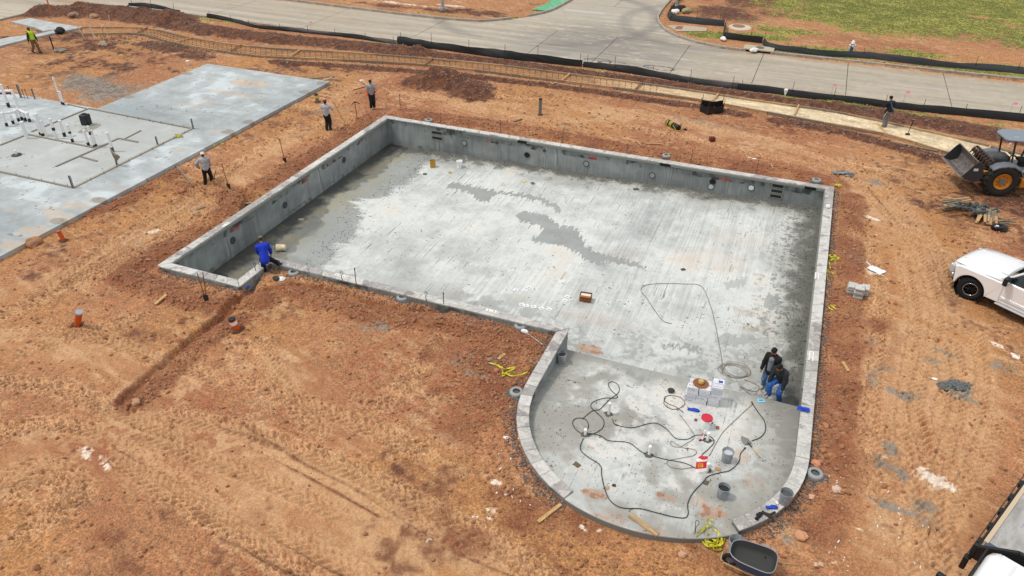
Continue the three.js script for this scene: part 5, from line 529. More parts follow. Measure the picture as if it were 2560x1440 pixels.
{ const p = person({ label: 'person in red cap and pale shirt raking with a yellow glove, seen from behind', at: [-24.44,-0.2,-33.71], turn: 3.35, top: 0xaeb3bd, pants: 0x17181b, shoes: 0x5b4637, cap: 0x7c1d2a, hair: 0x17120f, arms: [{ w: [.2, 1.38, .36], h: [.6, -.8, .1], d: [0, .3, .6], c: 1.2 }, { w: [-.16, 1.22, .34], h: [-.8, -.6, 0], d: [.3, .2, .5], c: 1.2 }], legs: STAND, skin: 1 });
  part(p.t, 'glove', [skinMesh(hand(p.arm[1].wr, [0, .3, .6], [1, .1, .2], 1.2, 1), .012, .01, .012), skinMesh(hand(p.arm[-1].wr, [.3, .2, .5], [-1, .1, .2], 1.2, -1), .012, .01, .012)], M(0xd8c03a, .8));
}
{ const p = person({ label: 'person in grey shirt with bright orange sleeves looking at a phone behind the pool', at: [-23.93,-0.2,-37.69], turn: .75, top: 0x9a9ca2, sleeve: 0, pants: 0x15161a, shoes: 0xa79c8b, hair: 0x14110f, head: [-.1, .3], nod: -.35, arms: [{ w: [.16, 1.12, .34], h: [.6, -.8, -.2], d: [-.4, .1, .6], u: [0, 0, 1], c: .7 }, { w: [-.3, .84, .1], h: [-.5, 0, -1] }], legs: STAND });
  for (const s of [1, -1]) part(p.t, 'orange_sleeve', skinMesh([bone(add3(p.sh(s), sub3(p.arm[s].el, p.sh(s)), .55), p.arm[s].el, .06, .055), bone(p.arm[s].el, p.arm[s].wr, .055, .042)], .024, .03, .006), M(0xf06a1c, .7));
  const w = p.arm[1].wr; const ph = thing('phone', 'dark phone held by the person in the orange sleeves', 'phone', ...p.t.localToWorld(V(w[0] - .03, w[1] + .05, w[2] + .1)).toArray(), .5); part(ph, 'case', new RoundedBoxGeometry(.075, .15, .012, 2, .005).rotateX(-.7), M(0x1a1a20, .3)); part(ph, 'screen', new THREE.PlaneGeometry(.066, .138).rotateX(-.7).rotateY(Math.PI).translate(0, .004, -.0075), M(0x33363f, .15));
}
{ person({ label: 'person in white cap and pale shirt digging with a shovel beside the slab', at: [-26.14,-0.48,-25.8], turn: 3.75, top: 0xa6abb3, pants: 0x121317, shoes: 0x2b2420, cap: 0xe8e8ea, hair: 0x15110f, lean: [.02, .12], arms: [{ w: [.36, .98, .16], h: [1, .1, -.4], d: [-.3, -.5, .5], c: 1.2 }, { w: [-.12, .78, .4], h: [-.7, -.3, -.4], d: [.3, -.3, .6], c: 1.2 }], legs: [{ a: [.19, .08, -.04] }, { a: [-.15, .08, .06] }] }); }
{ const p = person({ label: 'person in bright blue hooded jacket bending over the trench at the pool corner', at: [-18.34,-0.42,-20.04], turn: 3.95, top: 0x1136c0, pants: 0x101116, shoes: 0x17181c, cap: 0x6e6a60, hair: 0x2a2420, topName: 'jacket', skirt: 1, lean: [-.05, .5], nod: -.6, head: [0, .7], pelvis: [.02, .9, -.05], arms: [{ w: [.2, .72, .55], h: [.9, -.2, 0], c: .9 }, { w: [-.28, .78, .32], h: [-1, .2, -.2], c: .9 }], legs: [{ a: [.1, .08, -.06] }, { a: [-.68, .2, .02], h: [-.3, .3, .7] }] });
  part(p.t, 'hood', skinMesh([bone(add3(p.neck, [-.07, -.03, -.06]), add3(p.neck, [.07, -.03, -.06]), .075, .075), bone(add3(p.neck, [0, -.09, -.07]), add3(p.neck, [0, -.04, -.05]), .07, .09)], .022, .03, 0, .01), M(0x1136c0, .9)); }
{ const p = person({ label: 'standing person in open black jacket over a grey hoodie inside the pool', at: [.95, -1.06, -21.3], turn: -.35, top: 0x131418, topName: 'jacket', skirt: 1, pants: 0x5c7ba3, shoes: 0xb9ae9a, hair: 0x0f0d0c, head: [-.25, .2], nod: -.35, arms: [{ w: [.26, .88, .1], h: [.6, 0, -1] }, { w: [-.24, .92, .2], h: [-.8, 0, -.8] }], legs: [{ a: [.1, .08, .12] }, { a: [-.14, .08, -.1] }] });
  part(p.t, 'hoodie', skinMesh([bone(add3(p.pel, [0, .02, .1]), add3(p.chest, [0, .02, .1]), .1, .1)], .024, .03), M(0x7d848a, .9)); const l = part(p.t, 'hoodie_print', new THREE.PlaneGeometry(.15, .035), new THREE.MeshStandardMaterial({ map: canvasTex(128, 32, (c, W, H) => { c.fillStyle = '#7d848a'; c.fillRect(0, 0, W, H); c.fillStyle = '#1c1e22'; for (let i = 0; i < 8; i++) c.fillRect(6 + i * 15, 6 + (i % 2) * 3, 9, 18 - (i % 3) * 3); }), roughness: .9 })); l.position.set(p.chest[0], p.chest[1] - .03, p.chest[2] + .215); part(p.t, 'hood', skinMesh([bone(add3(p.neck, [-.06, -.02, -.04]), add3(p.neck, [-.07, -.05, .06]), .04, .03), bone(add3(p.neck, [.06, -.02, -.04]), add3(p.neck, [.07, -.05, .06]), .04, .03)], .018, .03), M(0xc9cac8, .9)); }
{ person({ label: 'person in dark grey jacket and bright blue jeans leaning over the pool step', at: [1.32, -1.06, -20.88], turn: -.5, top: 0x24262b, topName: 'jacket', skirt: 1, pants: 0x2a5fae, shoes: 0xa2988a, hair: 0x0f0d0c, lean: [-.02, .45], head: [-.1, .6], nod: -.5, pelvis: [0, .9, -.08], arms: [{ w: [.26, .72, .3], h: [1, .2, -.5], c: .6 }, { w: [-.24, .72, .34], h: [-1, .2, -.5], c: .6 }], legs: [{ a: [.13, .08, .02] }, { a: [-.14, .32, .3], h: [-.2, .2, 1] }] }); }
{ const p = person({ label: 'person with tool belt and grey trousers standing on the pavement form near the loader', at: [4.82,-0.12,-46.43], turn: -2.5, top: 0x1c1a20, topName: 'vest', sleeve: 0, pants: 0x77777c, shoes: 0x5f5a57, hair: 0x0f0d0c, lean: [0, .18], nod: -.4, head: [0, .4], arms: [{ w: [.22, 1.05, .32], h: [.8, -.5, -.2], c: .9 }, { w: [-.2, 1.0, .3], h: [-.8, -.5, -.2], c: .9 }], legs: [{ a: [.08, .08, 0] }, { a: [-.08, .08, .04] }], skin: 2 });
  for (const s of [1, -1]) part(p.t, 'sleeve', skinMesh([bone(add3(p.chest, [.12 * s, .05, 0]), p.sh(s), .085, .078), bone(p.sh(s), p.arm[s].el, .07, .058)], .024, .03, .008), M(0xd8c8b2, .9)); part(p.t, 'tool_belt', skinMesh([bone(add3(p.pel, [-.08, .05, 0]), add3(p.pel, [.08, .05, 0]), .15, .15)], .026, .03, .01, 0, (x, y) => Math.abs(y - p.pel[1] - .05) - .045), M(0x17120f, .7)); part(p.t, 'pouch', [box(.09, .2, .16, .2, p.pel[1] - .16, .02, .02), box(.09, .18, .14, -.2, p.pel[1] - .14, 0, .02)], M(0x201a17, .8)); part(p.t, 'hammer_handle', rod([.24, p.pel[1] - .3, .05], [.27, p.pel[1] + .02, -.14], .014), M(0xe2e2de, .5)); part(p.t, 'harness', skinMesh([bone(add3(p.chest, [.1, .1, -.1]), add3(p.pel, [-.06, .12, -.16]), .035, .04)], .02, .02), M(0x2d6ea8, .8)); }

// ---------- vehicles ----------
const M_tyre = M(0x16161a, .9), M_tyreMud = M(0x2b2926, .95), M_white = MP(0xeef0f2, .32, { clearcoat: 1, clearcoatRoughness: .08 }), M_blackPl = M(0x131416, .55), M_chrome = M(0xc9ccd0, .18, { metalness: 1 }), M_glass = MP(0x1b2429, .05, { clearcoat: 1 }), M_dark = M(0x2a2b2d, .7);
function tyre(R, r, w, lugs, m, lugH = .025) { const h = w / 2, g = [lathe([[r, -h * .75], [r + (R - r) * .35, -h], [R - .05, -h * .98], [R - .012, -h * .8], [R, -h * .55], [R, h * .55], [R - .012, h * .8], [R - .05, h * .98], [r + (R - r) * .35, h], [r, h * .75]], 40)]; for (let i = 0; i < lugs; i++) for (const s of [-1, 1]) { const a = (i + (s > 0 ? .5 : 0)) / lugs * 6.2832; const b = new THREE.BoxGeometry(6.28 * R / lugs * .5, lugH, w * .48).rotateY(s * .5).translate(0, R + lugH * .3, s * w * .24); b.rotateX(0); const q = b.rotateX(Math.PI / 2 * 0); q.applyMatrix4(new THREE.Matrix4().makeRotationZ(a)); q.applyMatrix4(new THREE.Matrix4().makeRotationX(-Math.PI / 2)); g.push(q.toNonIndexed()); } return join(g); } // axle along y
const ax = g => g.rotateX(Math.PI / 2); // axle along z
function loft(secs, closed = true, caps = closed) { // secs: array of equal-length rings [[x,y,z]..]
  const n = secs[0].length, pos = [], ix = []; for (const s of secs) for (const p of s) pos.push(...p); for (let i = 0; i < secs.length - 1; i++) for (let j = 0; j < n - (closed ? 0 : 1); j++) { const a = i * n + j, b = i * n + (j + 1) % n, c = a + n, d = b + n; ix.push(a, b, c, b, d, c); } for (const [s, f] of [[0, 1], [secs.length - 1, 0]]) if (caps) { const c = pos.length / 3; let m = [0, 0, 0]; for (const p of secs[s]) m = add3(m, p, 1 / n); pos.push(...m); for (let j = 0; j < n; j++) { const a = s * n + j, b = s * n + (j + 1) % n; f ? ix.push(c, b, a) : ix.push(c, a, b); } } const g = new THREE.BufferGeometry(); g.setAttribute('position', new THREE.Float32BufferAttribute(pos, 3)); g.setIndex(ix); g.computeVertexNormals(); return g; }
{ // white pickup: forward = +x, its right = +z, origin under the front axle
  const t = thing('pickup_truck', 'white crew-cab pickup truck with black off-road tyres at the right edge', 'truck', 8.02, -.2, -29.42, 2.541); t.scale.setScalar(1.06);
  // body sides as sections across the car, from tail to nose: [x, half width, top, bottom, shoulder]
  const sec = (x, w, bot, sh, top, crown) => [[x, bot, -w * .94], [x, bot + .12, -w], [x, sh - .1, -w], [x, sh, -w * .97], [x, top, -w * .86], [x, top + crown, -w * .4], [x, top + crown, w * .4], [x, top, w * .86], [x, sh, w * .97], [x, sh - .1, w], [x, bot + .12, w], [x, bot, w * .94]];
  const crease = g => { const h = g.toNonIndexed(); h.computeVertexNormals(); return h; };
  part(t, 'hood', loft([sec(-.98, .97, .95, 1.2, 1.3, .03), sec(-.5, .99, .95, 1.2, 1.31, .04), sec(.3, .98, .95, 1.17, 1.27, .05), sec(.62, .95, .95, 1.1, 1.22, .05), sec(.8, .9, .95, 1.06, 1.16, .04), sec(.9, .8, .93, .98, 1.07, .02)]), M_white);
  const fender = s => { const sh = new THREE.Shape(); [[-.98, .48], [-.55, .46]].forEach((p, i) => i ? sh.lineTo(...p) : sh.moveTo(...p)); sh.absarc(0, .42, .56, Math.PI - .02, .12, true); sh.lineTo(.57, .5); sh.lineTo(.6, .74); sh.lineTo(.66, 1.06); sh.lineTo(.5, 1.12); sh.lineTo(-.98, 1.17); const g = new THREE.ExtrudeGeometry(sh, { depth: .12, bevelEnabled: true, bevelSize: .035, bevelThickness: .05, bevelSegments: 4, curveSegments: 18 }); return g.translate(0, 0, s > 0 ? .86 : -1.0); };
  for (const s of [-1, 1]) { part(t, 'fender', fender(s), M_white); const arch = part(t, 'wheel_arch_liner', new THREE.CylinderGeometry(.55, .55, .3, 24, 1, true, -.4 - Math.PI / 2 + .2, Math.PI + .4).rotateX(Math.PI / 2).translate(0, .42, s * .82), M(0x0c0c0e, .9, { side: THREE.DoubleSide })); }
  const door = (x0, x1, s) => { const g = new RoundedBoxGeometry(x1 - x0 - .012, .72, .12, 3, .035).translate((x0 + x1) / 2, .9, s * .955); return g; };
  for (const s of [-1, 1]) for (const [a, b] of [[-2.02, -.99], [-3.0, -2.03]]) { const d = part(t, 'door', door(a, b, s), M_white); part(d, 'handle', new RoundedBoxGeometry(.24, .045, .05, 2, .018).translate(a + .2, 1.1, s * 1.03), M_chrome); part(d, 'side_moulding', new RoundedBoxGeometry(b - a - .08, .1, .03, 2, .012).translate((a + b) / 2, .66, s * 1.025), M_white); }
  part(t, 'rocker', [box(2.05, .14, .1, -2, .44, -.95, .03), box(2.05, .14, .1, -2, .44, .95, .03)], M_white); part(t, 'running_board', [box(2.1, .05, .16, -2, .38, -1.02, .02), box(2.1, .05, .16, -2, .38, 1.02, .02)], M(0xb9bcbf, .5));
  part(t, 'floor_pan', box(5.2, .3, 1.6, -2, .5, 0), M_dark);
  // cab: roof on pillars, dark glass between
  part(t, 'roof', loft([[-3.02, .68, 1.86], [-2.6, .71, 1.93], [-1.9, .71, 1.95], [-1.5, .68, 1.9]].map(([x, w, y]) => [[x, y - .07, -w], [x, y, -w * .88], [x, y + .025, 0], [x, y, w * .88], [x, y - .07, w], [x, y - .1, 0]])), M_white);
  const pil = []; for (const s of [-1, 1]) pil.push(rod([-.9, 1.27, s * .9], [-1.52, 1.86, s * .68], .045, 8), rod([-2.03, 1.22, s * .93], [-2.1, 1.88, s * .7], .04, 8), rod([-3.05, 1.22, s * .92], [-2.98, 1.84, s * .68], .06, 8), rod([-1.52, 1.86, s * .68], [-2.98, 1.86, s * .69], .05, 8)); part(t, 'pillars', pil, M_white);
  const pane = q => { const g = new THREE.BufferGeometry(); g.setAttribute('position', new THREE.Float32BufferAttribute([...q[0], ...q[1], ...q[2], ...q[0], ...q[2], ...q[3]], 3)); g.computeVertexNormals(); return g; }; M_glass.side = THREE.DoubleSide;
  part(t, 'windscreen', loft([-.82, -.4, 0, .4, .82].map(z => { const c = .1 * (1 - (z / .82) ** 2); return [[-.88 + c, 1.3, z], [-1.5 + c * .6, 1.88, z * .82]]; }), false), M_glass); for (const s of [-1, 1]) { part(t, 'side_window', pane([[-1.0, 1.25, s * .94], [-2.0, 1.2, s * .95], [-2.06, 1.84, s * .71], [-1.52, 1.84, s * .7]]), M_glass); part(t, 'side_window', pane([[-2.06, 1.2, s * .95], [-3.0, 1.2, s * .95], [-2.95, 1.82, s * .71], [-2.1, 1.84, s * .71]]), M_glass); }
  part(t, 'hood_crease', [plank([.75, 1.255, -.5], [-.85, 1.345, -.62], .035, .012), plank([.75, 1.255, .5], [-.85, 1.345, .62], .035, .012)], M_white); part(t, 'hood_gap', [plank([.78, 1.14, -.9], [-.95, 1.2, -.985], .012, .014), plank([.78, 1.14, .9], [-.95, 1.2, .985], .012, .014)], M_blackPl); part(t, 'cowl', box(.14, .05, 1.6, -.93, 1.27, 0, .02), M_blackPl); part(t, 'wiper', [rod([-.93, 1.34, -.5], [-1.12, 1.5, .1], .012), rod([-.93, 1.34, .15], [-1.12, 1.5, .65], .012)], M_blackPl);
  for (const s of [-1, 1]) { const m = part(t, 'mirror', [new RoundedBoxGeometry(.16, .3, .26, 3, .04).translate(-1.1, 1.42, s * 1.24), rod([-1.12, 1.28, s * .95], [-1.1, 1.36, s * 1.15], .03), rod([-1.12, 1.45, s * .9], [-1.1, 1.46, s * 1.15], .025)], M_blackPl); part(m, 'mirror_cap', new RoundedBoxGeometry(.08, .2, .25, 3, .03).translate(-1.0, 1.48, s * 1.24), s < 0 ? M_white : M_chrome); part(m, 'mirror_glass', new THREE.PlaneGeometry(.22, .25).rotateY(-Math.PI / 2).translate(-1.182, 1.42, s * 1.24), M(0x9fb2bd, .05, { metalness: 1 })); }
  for (const s of [-1, 1]) { part(t, 'headlight', [new RoundedBoxGeometry(.2, .32, .16, 3, .05).translate(.8, .88, s * .88), new RoundedBoxGeometry(.12, .14, .26, 3, .04).translate(.88, .94, s * .74)], MP(0xb8c0c4, .1, { clearcoat: 1 })); const v = part(t, 'fender_vent', new RoundedBoxGeometry(.2, .42, .04, 2, .015).applyMatrix4(new THREE.Matrix4().makeRotationZ(.25)).translate(-.82, .88, s * 1.0), M_blackPl); part(v, 'vent_badge', new RoundedBoxGeometry(.09, .2, .02, 2, .008).applyMatrix4(new THREE.Matrix4().makeRotationZ(.25)).translate(-.84, .9, s * 1.025), M_chrome); }
  part(t, 'grille', box(.06, .32, 1.3, .89, .76, 0, .02), M_blackPl); part(t, 'grille_bar', box(.04, .07, 1.32, .925, .89, 0, .015), M_chrome); part(t, 'front_bumper', loft([-.95, -.75, -.3, .3, .75, .95].map(z => { const c = Math.abs(z) > .9 ? -.22 : Math.abs(z) > .7 ? -.06 : 0; return [[.86 + c, .48, z], [1.04 + c, .5, z], [1.06 + c, .66, z], [.98 + c, .74, z], [.86 + c, .74, z]]; })), M_chrome); part(t, 'air_dam', box(.1, .16, 1.5, .88, .36, 0, .03), M_blackPl);
  const wheel = (x, s, turn) => { const w = new THREE.Group(); w.name = 'wheel'; w.position.set(x, .42, s * .86); w.rotation.y = turn; t.add(w); part(w, 'tyre', ax(tyre(.42, .24, .3, 26, M_tyre)), M_tyre); const rim = [ax(new THREE.CylinderGeometry(.24, .24, .2, 28, 1, true)), ax(cyl(.06, .07, .05, 0, 0, 0, 16)).translate(0, 0, s * .1), ax(cyl(.23, .23, .01, 0, 0, 0, 24)).translate(0, 0, 0)]; for (let i = 0; i < 8; i++) { const a = i / 8 * 6.283; rim.push(rod([Math.cos(a) * .05, Math.sin(a) * .05, s * .115], [Math.cos(a) * .22, Math.sin(a) * .22, s * .1], .026, 6)); } part(w, 'rim', rim, M(0x17181a, .4, { metalness: .5, side: THREE.DoubleSide })); part(w, 'rim_lip', new THREE.TorusGeometry(.235, .013, 8, 36).translate(0, 0, s * .13), M_chrome); };
  wheel(0, -1, .32); wheel(0, 1, .32); wheel(-3.9, -1, 0); wheel(-3.9, 1, 0);
  part(t, 'load_bed', [box(2.1, .62, .1, -4.1, .66, -.95, .03), box(2.1, .62, .1, -4.1, .66, .95, .03), box(.1, .62, 1.9, -5.12, .66, 0, .03), box(.08, .7, 1.9, -3.06, .62, 0, .03), box(2.1, .06, 1.8, -4.1, .66, 0)], M_white); part(t, 'antenna', rod([-.75, 1.3, .85], [-.8, 1.75, .85], .006, 5), M_blackPl);
}
{ // loader: forward (bucket) = +x, its right = +z, origin under the big wheels
  const t = thing('wheel_loader', 'tractor loader with raised grey bucket, orange wheel rims and grey canopy', 'loader', 9.44, -.2, -40.0, -2.867);
  const M_or = M(0xd88a1f, .5), M_buck = new THREE.MeshStandardMaterial({ map: tex(128, 128, (i, j, o) => { const a = fbm(i * .05, j * .05, 4), b = fbm(i * .02 + 9, j * .15, 3); const g = 132 + (a - .5) * 60; o[0] = g + 2; o[1] = g; o[2] = g; soilMix(o, [122, 84, 66], sst(.52, .7, b) * .8); soilMix(o, [140, 138, 136], sst(.62, .75, a) * .6); }), roughness: .55, metalness: .4 }), M_gp = M(0x6a7078, .55), M_rust = M(0x4a3a33, .8);
  // bucket: shell of plates, open to the front
  const bp = [[2.0, .95], [1.62, .8], [1.28, .92], [1.2, 1.28], [1.33, 1.64], [1.45, 1.74]], bk = []; for (let i = 0; i < bp.length - 1; i++) { const [a, b] = [bp[i], bp[i + 1]], L = Math.hypot(b[0] - a[0], b[1] - a[1]); bk.push(new THREE.BoxGeometry(L + .02, .035, 2.3).rotateZ(Math.atan2(b[1] - a[1], b[0] - a[0])).translate((a[0] + b[0]) / 2, (a[1] + b[1]) / 2, 0)); } const bucket = part(t, 'bucket', bk, M_buck); for (const s of [-1, 1]) part(bucket, 'side_plate', extr([[2.0, .92], [1.35, .72], [1.12, .8], [1.02, 1.15], [1.25, 1.62], [1.42, 1.72], [1.55, 1.6]], .035).translate(0, 0, s * 1.15), M(0x333437, .6)); part(bucket, 'cutting_edge', new THREE.BoxGeometry(.2, .03, 2.34).rotateZ(.3).translate(1.97, .925, 0), M(0xa7a49f, .45, { metalness: .5 })); part(bucket, 'side_decal', box(.2, .12, .008, 1.45, 1.28, -1.172), M(0xd5d8d9, .6));
  // scarifier bar with teeth behind the bucket
  const sc = part(t, 'scarifier_bar', [box(.12, .16, 1.9, .62, 1.32, .35), box(.1, .1, 1.9, .5, 1.5, .35)], M_rust); for (let i = 0; i < 7; i++) part(sc, 'tooth', tube([[.56, 1.62, -.45 + i * .27], [.72, 1.5, -.45 + i * .27], [.78, 1.32, -.45 + i * .27], [.9, 1.2, -.45 + i * .27]], .03, 6, 10), M_rust);
  for (const s of [-1, 1]) part(t, 'lift_arm', [plank([-.9, 1.05, s * .62], [1.1, .85, s * .62], .09, .18), rod([-.3, .8, s * .5], [1.05, 1.1, s * .5], .05, 10)], s > 0 ? M_gp : M_or);
  part(t, 'frame', [box(3.2, .35, .7, -.9, .55, 0, .05), box(1.2, .25, 1.3, -.7, .5, 0, .04)], M_dark); part(t, 'side_tank', box(.9, .42, .4, -1.35, .42, -.72, .05), M_or); part(t, 'engine_hood', new RoundedBoxGeometry(1.0, .5, .75, 4, .16).translate(-.1, 1.35, .35), M(0x4d5154, .6)); part(t, 'hydraulic_block', [box(.5, .3, .6, .5, .9, 0, .04), rod([.3, 1.15, -.5], [.95, 1.05, -.2], .05), tube([[.2, 1.3, -.3], [.5, 1.5, -.2], [.8, 1.2, 0], [.5, 1, .2]], .022, 6, 20), tube([[.1, 1.2, .1], [.4, 1.55, .3], [.8, 1.3, .4]], .022, 6, 20)], M(0x3a3733, .8));
  part(t, 'platform', box(1.3, .06, 1.5, -.95, 1.12, 0, .02), M(0x9a9c96, .8)); for (const s of [-1, 1]) part(t, 'fender', loft([-.85, -.62, -.3, .05, .4, .62].map((x, i) => { const y = [1.08, 1.42, 1.58, 1.58, 1.5, 1.34][i]; const z0 = s * .6, z1 = s * 1.08; return [[x, y, z0], [x, y + .03, (z0 + z1) / 2], [x, y, z1], [x, y - .12, z1 + s * .01], [x, y - .05, z1 - s * .05], [x, y - .05, z0]]; })), M_gp);
  const wheel = (x, s, R) => { const w = new THREE.Group(); w.name = 'wheel'; w.position.set(x, R, s * .86); t.add(w); part(w, 'tyre', ax(tyre(R, R * .52, .46, 18, M_tyreMud, .07)), M_tyreMud); part(w, 'rim', [ax(lathe([[.01, .1], [R * .2, .11], [R * .36, .11], [R * .44, .15], [R * .53, .17], [R * .55, .2], [R * .52, .21]], 32)).rotateY(s > 0 ? 0 : Math.PI)], M(0xd88a1f, .5, { side: THREE.DoubleSide })); part(w, 'hub', ax(cyl(R * .17, R * .2, .14, 0, 0, 0, 20)).translate(0, 0, s * .12 - .07), M(0x77777a, .5)); const bo = []; for (let i = 0; i < 8; i++) bo.push(ax(cyl(.02, .02, .04, 0, 0, 0, 8)).translate(Math.cos(i * .785) * R * .33, Math.sin(i * .785) * R * .33, s * .13 - .02)); part(w, 'wheel_bolts', bo, M(0x5a4a30, .6)); };
  wheel(0, -1, .74); wheel(0, 1, .74); wheel(-2.35, -1, .55); wheel(-2.35, 1, .55);
  // canopy
  const cw = .78; part(t, 'canopy', loft([[.28, .5], [.16, .66], [-.05, cw], [-1.5, cw], [-1.75, .7]].map(([x, w], i) => { const y = 2.62 + [0, .03, .05, .05, .02][i]; return [[x, y, -w], [x, y + .05, -w * .9], [x, y + .07, 0], [x, y + .05, w * .9], [x, y, w], [x, y - .05, w * .9], [x, y - .05, -w * .9]]; })), M(0x7f8b97, .6)); for (const s of [-1, 1]) for (const [x, xx] of [[-.35, -.1], [-1.35, -1.5]]) part(t, 'canopy_post', rod([x, 1.12, s * .68], [xx, 2.6, s * .68], .045, 8), M(0x2c2f33, .6)); part(t, 'seat', [new RoundedBoxGeometry(.5, .14, .5, 3, .05).translate(-1.1, 1.5, 0), new RoundedBoxGeometry(.14, .6, .48, 3, .05).translate(-1.4, 1.75, 0), box(.3, .3, .3, -1.15, 1.15, 0)], M(0x24282b, .8)); part(t, 'steering_wheel', [new THREE.TorusGeometry(.2, .02, 8, 24).rotateX(1.2).rotateY(Math.PI / 2).translate(-.55, 1.72, 0), rod([-.35, 1.2, 0], [-.53, 1.7, 0], .03)], M_blackPl); part(t, 'work_lamp', [cyl(.06, .06, .06, 0, 0, 0, 12).rotateZ(Math.PI / 2).translate(.12, 2.5, -.62), cyl(.06, .06, .06, 0, 0, 0, 12).rotateZ(Math.PI / 2).translate(.12, 2.5, .62)], M(0xe6e8e8, .3)); part(t, 'tail_lamp', box(.06, .06, .1, -.02, 2.55, -.74, .01), M(0x9a2022, .4)); part(t, 'canopy_label', box(.2, .004, .08, -.25, 2.727, -.3), M(0xe0e2e2, .6));
}
{ // flatbed truck: forward = +x (towards the camera), its right = +z
  const t = thing('flatbed_truck', 'white flatbed truck with dusty steel bed, cut off at the bottom right corner', 'truck', 6.02, -.2, -14.58, -2.032); t.translateZ(-1.12); 
  const M_bed = new THREE.MeshStandardMaterial({ map: tex(256, 256, (i, j, o) => { const a = fbm(i * .02, j * .035, 4), b = fbm(i * .08, j * .08, 3); const g = 172 + (a - .5) * 70 + (b - .5) * 40; o[0] = g + 1; o[1] = g; o[2] = g - 2; soilMix(o, [96, 98, 104], sst(.55, .72, b * .5 + a * .5) * .5); }), roughness: .8 });
  part(t, 'bed_floor', box(4.2, .06, 2.16, -2.15, 1.06, 0), M_bed); part(t, 'wooden_edge', [box(3.6, .05, .1, -2.4, 1.1, 1.06), box(3.6, .05, .1, -2.4, 1.1, -1.06)], M(0xc9b49a, .8)); part(t, 'side_rail', [box(4.2, .12, .05, -2.1, .98, 1.145), box(4.2, .12, .05, -2.1, .98, -1.145)], M_blackPl); for (let i = 0; i < 6; i++) part(t, 'stake_pocket', box(.2, .14, .06, -.6 - i * .68, .97, 1.19, .01), M_blackPl); part(t, 'tie_rod', rod([0, .98, 1.24], [-4.2, .98, 1.24], .012, 6), M(0x3a3b3e, .5));
  part(t, 'chequer_plate', box(.6, .012, .62, -.36, 1.12, .76), M(0x4a5468, .6)); { const s = []; for (let i = 0; i < 40; i++) s.push(mv(rock(rr(.015, .04), 1.6, .15, 1.2), -.36 + rr(-.22, .22), 1.135, .72 + rr(-.2, .2))); const c = part(t, 'paint_chips', s, M(0xe8ebee, .8)); c.userData.kind = 'stuff'; }
  part(t, 'headboard', extr([[-1.12, 0], [1.12, 0], [1.12, .38], [.35, .85], [-.35, .85], [-1.12, .38]], .06, .01).rotateY(Math.PI / 2).translate(.02, 1.06, 0), M_blackPl); part(t, 'headboard_frame', [plank([.02, 1.42, 1.1], [.02, 1.9, .36], .09, .07), plank([.02, 1.42, -1.1], [.02, 1.9, -.36], .09, .07), box(.09, .07, .76, .02, 1.89, 0), box(.1, .5, .09, .02, 1.0, 1.16), box(.1, .5, .09, .02, 1.0, -1.16)], M(0x1d1e20, .5)); part(t, 'foot', box(.16, .4, .12, .12, .72, 1.2, .02), M_blackPl);
  part(t, 'chassis', box(6.6, .3, .8, -.6, .6, 0), M_dark);
  const cs = (x, w, y0, y1, r) => [[x, y0, -w], [x, y1 - r * 2.2, -w], [x, y1 - r * .5, -w * .93], [x, y1, -w * .78], [x, y1 + .03, 0], [x, y1, w * .78], [x, y1 - r * .5, w * .93], [x, y1 - r * 2.2, w], [x, y0, w]];
  part(t, 'cab', loft([cs(.34, .72, .75, 1.86, .16), cs(.46, .84, .72, 2.02, .16), cs(.7, .9, .7, 2.08, .15), cs(1.5, .9, .7, 2.08, .15), cs(1.75, .92, .7, 2.08, .15), cs(2.15, .95, .7, 1.5, .1), cs(3.1, .93, .7, 1.4, .1), cs(3.35, .85, .7, 1.25, .1)]), M_white);
  part(t, 'roof_panel', new RoundedBoxGeometry(1.0, .03, 1.2, 3, .015).translate(1.05, 2.105, 0), M_white); part(t, 'roof_rib', [box(.6, .014, .06, .95, 2.118, .32, .006), box(.6, .014, .06, .95, 2.118, -.32, .006)], M(0xdde0e2, .4)); part(t, 'roof_lamp', lathe([[0, .05], [.05, .045], [.075, .015], [.08, 0]], 18).translate(1.2, 2.115, .12), M(0x6f7376, .3)); part(t, 'roof_vent', new RoundedBoxGeometry(.3, .02, .5, 3, .01).translate(1.62, 2.1, 0), M(0x14151a, .2));
  const sw = s => { const g = new THREE.BufferGeometry(); g.setAttribute('position', new THREE.Float32BufferAttribute([.45, 1.5, s * .945, 1.6, 1.48, s * .945, 1.55, 1.98, s * .9, .45, 1.5, s * .945, 1.55, 1.98, s * .9, .5, 1.98, s * .9], 3)); g.computeVertexNormals(); return g; }; for (const s of [-1, 1]) { part(t, 'side_window', sw(s), M(0x5a5347, .1, { side: THREE.DoubleSide })); part(t, 'window_trim', [rod([.42, 1.5, s * .95], [.48, 2.0, s * .905], .02), rod([.48, 2.0, s * .905], [1.56, 2.0, s * .905], .02)], M_blackPl); const m = part(t, 'mirror', [new RoundedBoxGeometry(.14, .36, .24, 3, .05).translate(1.75, 1.62, s * 1.3), rod([1.75, 1.6, s * .95], [1.75, 1.6, s * 1.2], .025)], M_blackPl); part(m, 'mirror_glass', new THREE.PlaneGeometry(.2, .3).rotateY(-Math.PI / 2).translate(1.678, 1.62, s * 1.3), M(0x9fb2bd, .05, { metalness: 1 })); part(t, 'cab_door', new RoundedBoxGeometry(1.1, .7, .04, 2, .015).translate(1.05, 1.1, s * .94), M_white); }
